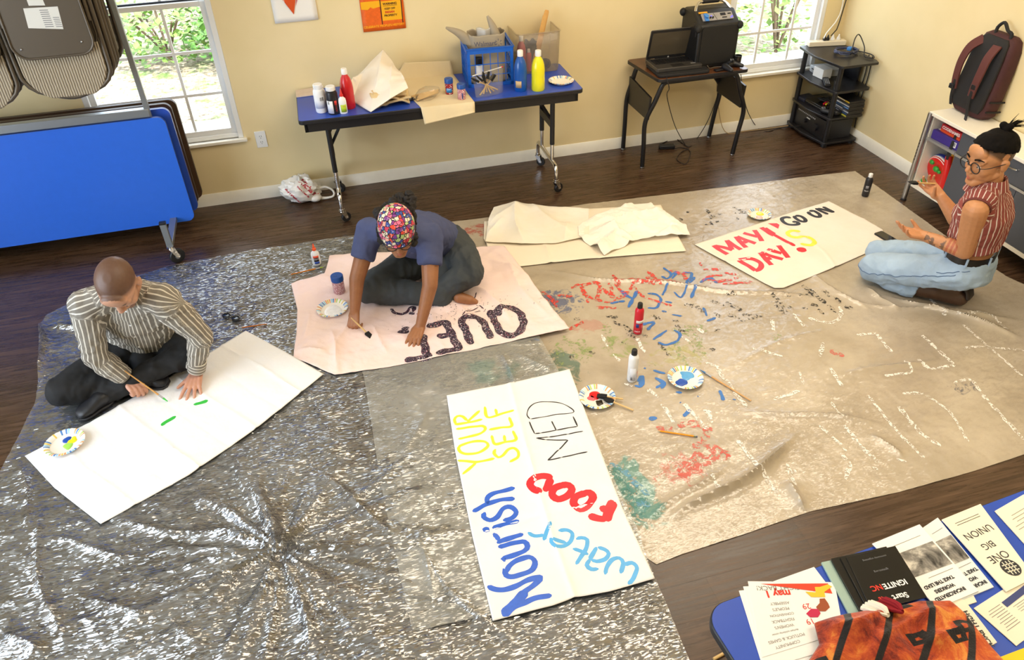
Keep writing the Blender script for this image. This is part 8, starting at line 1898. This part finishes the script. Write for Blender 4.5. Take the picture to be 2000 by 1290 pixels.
br_.add(vs, fs); obj('brim', br_, CAPM, co_); obj('brim_edge', MB().tube(P_[1][:], .0024, 6), BLACK, co_); obj('cap_button', MB().sph(H.p(0, -.008, .1295), .007, 10, 6), CAPM, co_)
HAIRC = mat('dark_curly_hair', '#16100d', .75, var=.4, vscale=70, bump=.8, bscale=60); hr = MB(); rnd = random.Random(6)
for k in range(46):
    a = rnd.uniform(-1.25, 1.25); c_ = H.p(.075*math.sin(a)*1.05, -.055-.062*math.cos(a)*rnd.uniform(.7, 1.25), rnd.uniform(-.06, .055)); hr.sph(c_, rnd.uniform(.018, .03), 10, 7)
for k in range(26): hr.sph(H.p(rnd.uniform(-.045, .045)-.045, -.115+rnd.uniform(-.035, .02), .045+rnd.uniform(-.03, .045)), rnd.uniform(.018, .028), 10, 7)
for q in (-1, 1):
    for k in range(10): hr.sph(H.p(q*(.076+rnd.uniform(-.004, .010)), .012+rnd.uniform(-.03, .045), rnd.uniform(-.035, .03)), rnd.uniform(.010, .017), 8, 6)
me = remesh(hr, .005, 1); wrinkle(me, .008, 60); obj('hair', me, HAIRC, t)
tl, tp_ = V((-4.079,-1.767,0.075)), V((-3.991,-1.913,0.022))
foam_brush('foam brush held in the right hand of the person in the cap', tuple(tp_), tuple(tl))

# ---- kneeling person in a sleeveless striped shirt and jeans
t = thing('person', 'person with a topknot and round glasses kneeling in jeans and a sleeveless maroon shirt', 'person', (-.9, -2.45, 0))
LS, LE, LW_ = (-1.045, -2.635, .675), (-0.989,-2.613,0.420), (-1.096,-2.439,0.430)
RS, RE, RW = (-.80, -2.455, .675), (-0.843,-2.368,0.450), (-0.900,-2.276,0.545)
H = Head((-.965, -2.535, .885), (-.97, .0, -.17), (.02, .0, 1), 1.06); NK = (-.915, -2.54, .745); AX = V((.865, .50, 0)); FW = V((-.50, .865, 0)); P_SK = '#c48a5e'
body = MB(); H.build(body, NK, .056)
body.loft(torso_rings([((-.835, -2.54, .19), AX*.14, FW*.11), ((-.845, -2.535, .28), AX*.15, FW*.11), ((-.855, -2.535, .38), AX*.138, FW*.10), ((-.87, -2.54, .49), AX*.15, FW*.105), ((-.895, -2.55, .60), AX*.165, FW*.10), ((-.91, -2.545, .69), AX*.13, FW*.075), ((-.915, -2.54, .74), AX*.06, FW*.055)]))
for a, b, c in ((RS, RE, RW), (LS, LE, LW_)): body.cap(lerpv(NK, a, .2), .05, a, .058); body.cap(a, .060, b, .045); body.cap(b, .045, c, .028)
PLs = ((-.92, -2.575, .252), (-1.145, -2.225, .105), (-.975, -2.435, .058)), ((-.765, -2.485, .252), (-1.01, -2.10, .105), (-.84, -2.33, .058))
for hp, kn, an in PLs: body.cap(hp, .09, kn, .058); body.cap(kn, .058, an, .038)
LHf = V((-1.223,-2.377,0.455))-V(LW_); hand(body, LW_, LHf, (.10, .10, -.98), 1, [(8, 12, 10), (16, 20, 14), (22, 24, 16), (26, 26, 18)], .22, 1.0, (-.30, .55, .65), .25)
RHf = V((-0.949,-2.184,0.600))-V(RW); hand(body, RW, RHf, (.35, .45, -.8), -1, [(14, 20, 14), (24, 28, 18), (30, 32, 20), (28, 30, 20)], .22, .98, (-.35, -.25, .85), .35)
me = remesh(body, .0032, 8, .55)
def band(p0, p1, a, b):
    p0, p1 = np.array(p0), np.array(p1); d = (p1-p0)/np.linalg.norm(p1-p0); L_ = np.linalg.norm(p1-p0)
    def fn(P): s_ = (P-p0) @ d/L_; q = np.linalg.norm(P-p0-((P-p0) @ d)[:, None]*d, axis=1); return ((s_ > a) & (s_ < b) & (q < .06)).astype(float)
    return fn
def tat(p0, p1, a, b, thr):
    bf = band(p0, p1, a, b); return lambda P: bf(P)*np.clip((fbm(P*55, 3)-thr)*6, 0, 1)
colorize(me, P_SK, [(band(LE, LW_, .14, .20), '#a8402f', .6), (band(LE, LW_, .24, .30), '#a8402f', .6), (band(LE, LW_, .34, .40), '#a8402f', .6), (tat(LE, LW_, .45, .95, -.02), '#4a4038', .75), (ball(H.p(0, .102, -.059), .017), '#c0584e', .75), (ball(H.p(.034, .092, .038), .012), '#1d1410', .85), (ball(H.p(-.034, .092, .038), .012), '#1d1410', .85),
 (ball(H.p(.04, .06, -.03), .04), '#cf8d68', .4), (ball(V(LW_)+LHf, .10, .8), '#cf9270', .6), (ball(V(RW)+RHf, .10, .8), '#cf9270', .6),
 (lambda P: (((P-np.array(H.c)) @ np.array(H.u))-.012-((P-np.array(H.c)) @ np.array(H.f))*.75)/.02*(np.linalg.norm(P-np.array(H.p(0, -.02, .03)), axis=1) < .125)*(np.abs((P-np.array(H.c)) @ np.array(H.r)) < .079), '#2b1d15', .85)])
obj('body', me, SKIN, t); H.eyes(t); H.glasses(t, .025, BLACK, .0026)
eb = MB()
for q in (-1, 1): eb.tube([H.p(q*.016, .095, .036), H.p(q*.034, .093, .043), H.p(q*.054, .078, .036)], lambda s: .0042*(1-.5*s), 8, .006)
obj('eyebrow', eb, mat('black_hair', '#0d0a09', .85, spec=.15), t)
HB = mat('black_hair', '#0d0a09', .85, spec=.15); hr = MB(); hr.sph(H.p(0, -.016, .052), (.078*1.06, .101*1.06, .083*1.06), 28, 18, H.rot()); hm = remesh(hr, .006, 2)
import bmesh as bmesh_
bm2 = bmesh_.new(); bm2.from_mesh(hm); dl = [v for v in bm2.verts if (v.co-H.c).dot(H.u) < (.062*H.k+(v.co-H.c).dot(H.f)*.32)]; bmesh_.ops.delete(bm2, geom=dl, context='VERTS'); bm2.to_mesh(hm); bm2.free(); wrinkle(hm, .004, 40, (1, 1, 1)); ho = obj('hair', hm, HB, t, solid=.006)
bn = MB(); rnd = random.Random(11); B0_ = H.p(0, -.052, .136)
bn.sph(B0_, .024, 14, 10); bn.sph(H.p(.012, -.045, .152), .018, 12, 8); bn.sph(H.p(-.012, -.058, .150), .018, 12, 8)
obj('topknot', remesh(bn, .004, 2), HB, ho); wd = MB()
for k in range(26):
    d = (H.f*-1.0+H.u*rnd.uniform(-.1, .55)+H.r*rnd.uniform(-.35, .35)).normalized(); wd.tube([B0_, B0_+d*.04+H.u*.006, B0_+d*rnd.uniform(.07, .105)-H.u*.004], lambda s: .0042*(1-.85*s), 6, .012)
obj('loose_hair', wd, HB, ho)
VS = striped_cloth('maroon_striped_shirt', '#8a4742', '#dccfc4', .20, '#96524a'); sh = MB()
sh.loft(torso_rings([((-.856, -2.537, .405), AX*.158, FW*.120), ((-.86, -2.538, .44), AX*.163, FW*.126), ((-.873, -2.545, .51), AX*.170, FW*.128), ((-.895, -2.55, .60), AX*.178, FW*.122), ((-.905, -2.545, .67), AX*.172, FW*.10), ((-.91, -2.542, .715), AX*.125, FW*.082), ((-.915, -2.54, .75), AX*.075, FW*.066)]), 36)
for a in (RS, LS): sh.cap(lerpv(NK, a, .25), .058, lerpv(NK, a, .66), .064)
me = remesh(sh, .0065, 5, .6); wrinkle(me, .010, 13); stripes(me, [((-.862, -2.565, .34), (-.915, -2.54, .80), .17, 34, (.59, -.81, .1)), (lerpv(NK, RS, .45), RS, .10, 18, (0, 0, 1)), (lerpv(NK, LS, .45), LS, .10, 18, (0, 0, 1))]); so = obj('sleeveless_shirt', me, VS, t)
cl_ = MB(); coll = lambda r, h, fz=0: [V(NK)+V((-.01, 0, h+fz*math.sin(2*PI*j/30)))+(AX*math.cos(2*PI*j/30)+FW*math.sin(2*PI*j/30))*r for j in range(30)]
cl_.rings([coll(.080, -.02), coll(.070, .035, -.012), coll(.075, .042, -.012), coll(.098, -.018, -.02)], closed=True); cme = cl_.mesh(); at = cme.attributes.new('stripe', 'FLOAT', 'POINT'); at.data.foreach_set('value', [math.atan2((V(v.co)-V(NK)).dot(FW), (V(v.co)-V(NK)).dot(AX))/(2*PI)*22 for v in cme.vertices]); obj('collar', cme, VS, so)
for a in (RS, LS): cuff('armhole_hem', lerpv(NK, a, .88), lerpv(NK, a, .94), .066, .064, mat('maroon_hem', '#6d3430', .85), so)
JN = mat('light_blue_denim', '#a4bbd2', .85, var=.16, vscale=7, bump=.25, bscale=220); tr = MB()
tr.loft(torso_rings([((-.83, -2.535, .185), AX*.12, FW*.09), ((-.832, -2.535, .215), AX*.165, FW*.126), ((-.842, -2.535, .275), AX*.168, FW*.128), ((-.852, -2.532, .35), AX*.154, FW*.117)]))
for hp, kn, an in PLs: tr.cap(hp, .096, kn, .078); tr.cap(kn, .076, lerpv(kn, an, .92), .060, flat=(False, True))
me = remesh(tr, .0075, 5, .6); wrinkle(me, .010, 11)
for v in me.vertices: v.co.z = max(v.co.z, .012)
jo = obj('jeans', me, JN, t); jb = bvh_of(jo); j_off = V(t.location)
def seam(pts, nm):
    P = []
    for p in catmull(pts, .012):
        h = jb.find_nearest(V(p)-j_off); P.append(h[0]+h[1]*.0015+j_off)
    obj(nm, MB().tube(P, .0022, 6), mat('dark_denim_thread', '#5c7394', .85), jo)
hp, kn, an = PLs[0]; sdv = -AX*.12
seam([V(hp)+sdv+V((0, 0, .04)), V(lerpv(hp, kn, .5))+sdv+V((0, 0, .01)), V(kn)+sdv+V((0, 0, .01)), V(kn)+FW*.1], 'side_seam'); seam([V((-.94, -2.64, .31)), V((-.99, -2.60, .28)), V((-1.03, -2.54, .25))], 'pocket_edge')
def oval(c, a, b, h0): return [V(c)+V((0, 0, h0))+AX*a*math.cos(2*PI*j/40)+FW*b*math.sin(2*PI*j/40) for j in range(40)]
bl = MB(); bc_ = (-.851, -2.532, .352); bl.rings([oval(bc_, .160, .122, -.018), oval(bc_, .159, .121, .020), oval(bc_, .153, .115, .020), oval(bc_, .153, .115, -.018)], closed=True); obj('belt', bl, mat('black_leather', '#171413', .4), t)
for a in (2.4, 3.4, 4.3, 5.2):
    p = V(bc_)+AX*.162*math.cos(a)+FW*.124*math.sin(a); lb_ = MB(); lb_.tube([p+V((0, 0, -.026)), p+V((0, 0, .026))], .006, 6); obj('belt_loop', lb_, JN, jo)
BOOT = mat('brown_leather', '#4a3222', .45, var=.15, vscale=25); SOLE = mat('dark_sole', '#2a211a', .7)
for (hp, kn, an) in PLs:
    a = V(an); d = V((.75, -.66, 0)).normalized(); bt_ = MB(); bt_.cap(a-d*.04+V((0, 0, .012)), .049, a+d*.07+V((0, 0, .016)), .054); bt_.cap(a+d*.06+V((0, 0, .014)), .052, a+d*.19+V((0, 0, .0)), .045); bt_.cap(a+d*.10+V((0, 0, .04)), .042, a+d*.16+V((0, 0, .060)), .038)
    bm_ = remesh(bt_, .006, 4, .6)
    for v in bm_.vertices: v.co.z = max(v.co.z, .008)
    bo = obj('boot', bm_, BOOT, t); nrm2 = V((d.x, d.y, 0)); obj('sole', MB().loft([(a+d*.185+V((0, 0, .102)), AX*.032, d*.010), (a+d*.205+V((0, 0, .085)), AX*.040, d*.013), (a+d*.225+V((0, 0, .05)), AX*.040, d*.012), (a+d*.235+V((0, 0, .02)), AX*.044, d*.012), (a+d*.235+V((0, 0, .008)), AX*.03, d*.008)], 20, 3), SOLE, bo)
b0_, b1_ = V((-1.074,-2.208,0.625)), V((-0.914,-2.221,0.600))
foam_brush('foam brush held up between the fingers of the kneeling person', tuple(b0_), tuple(b1_))
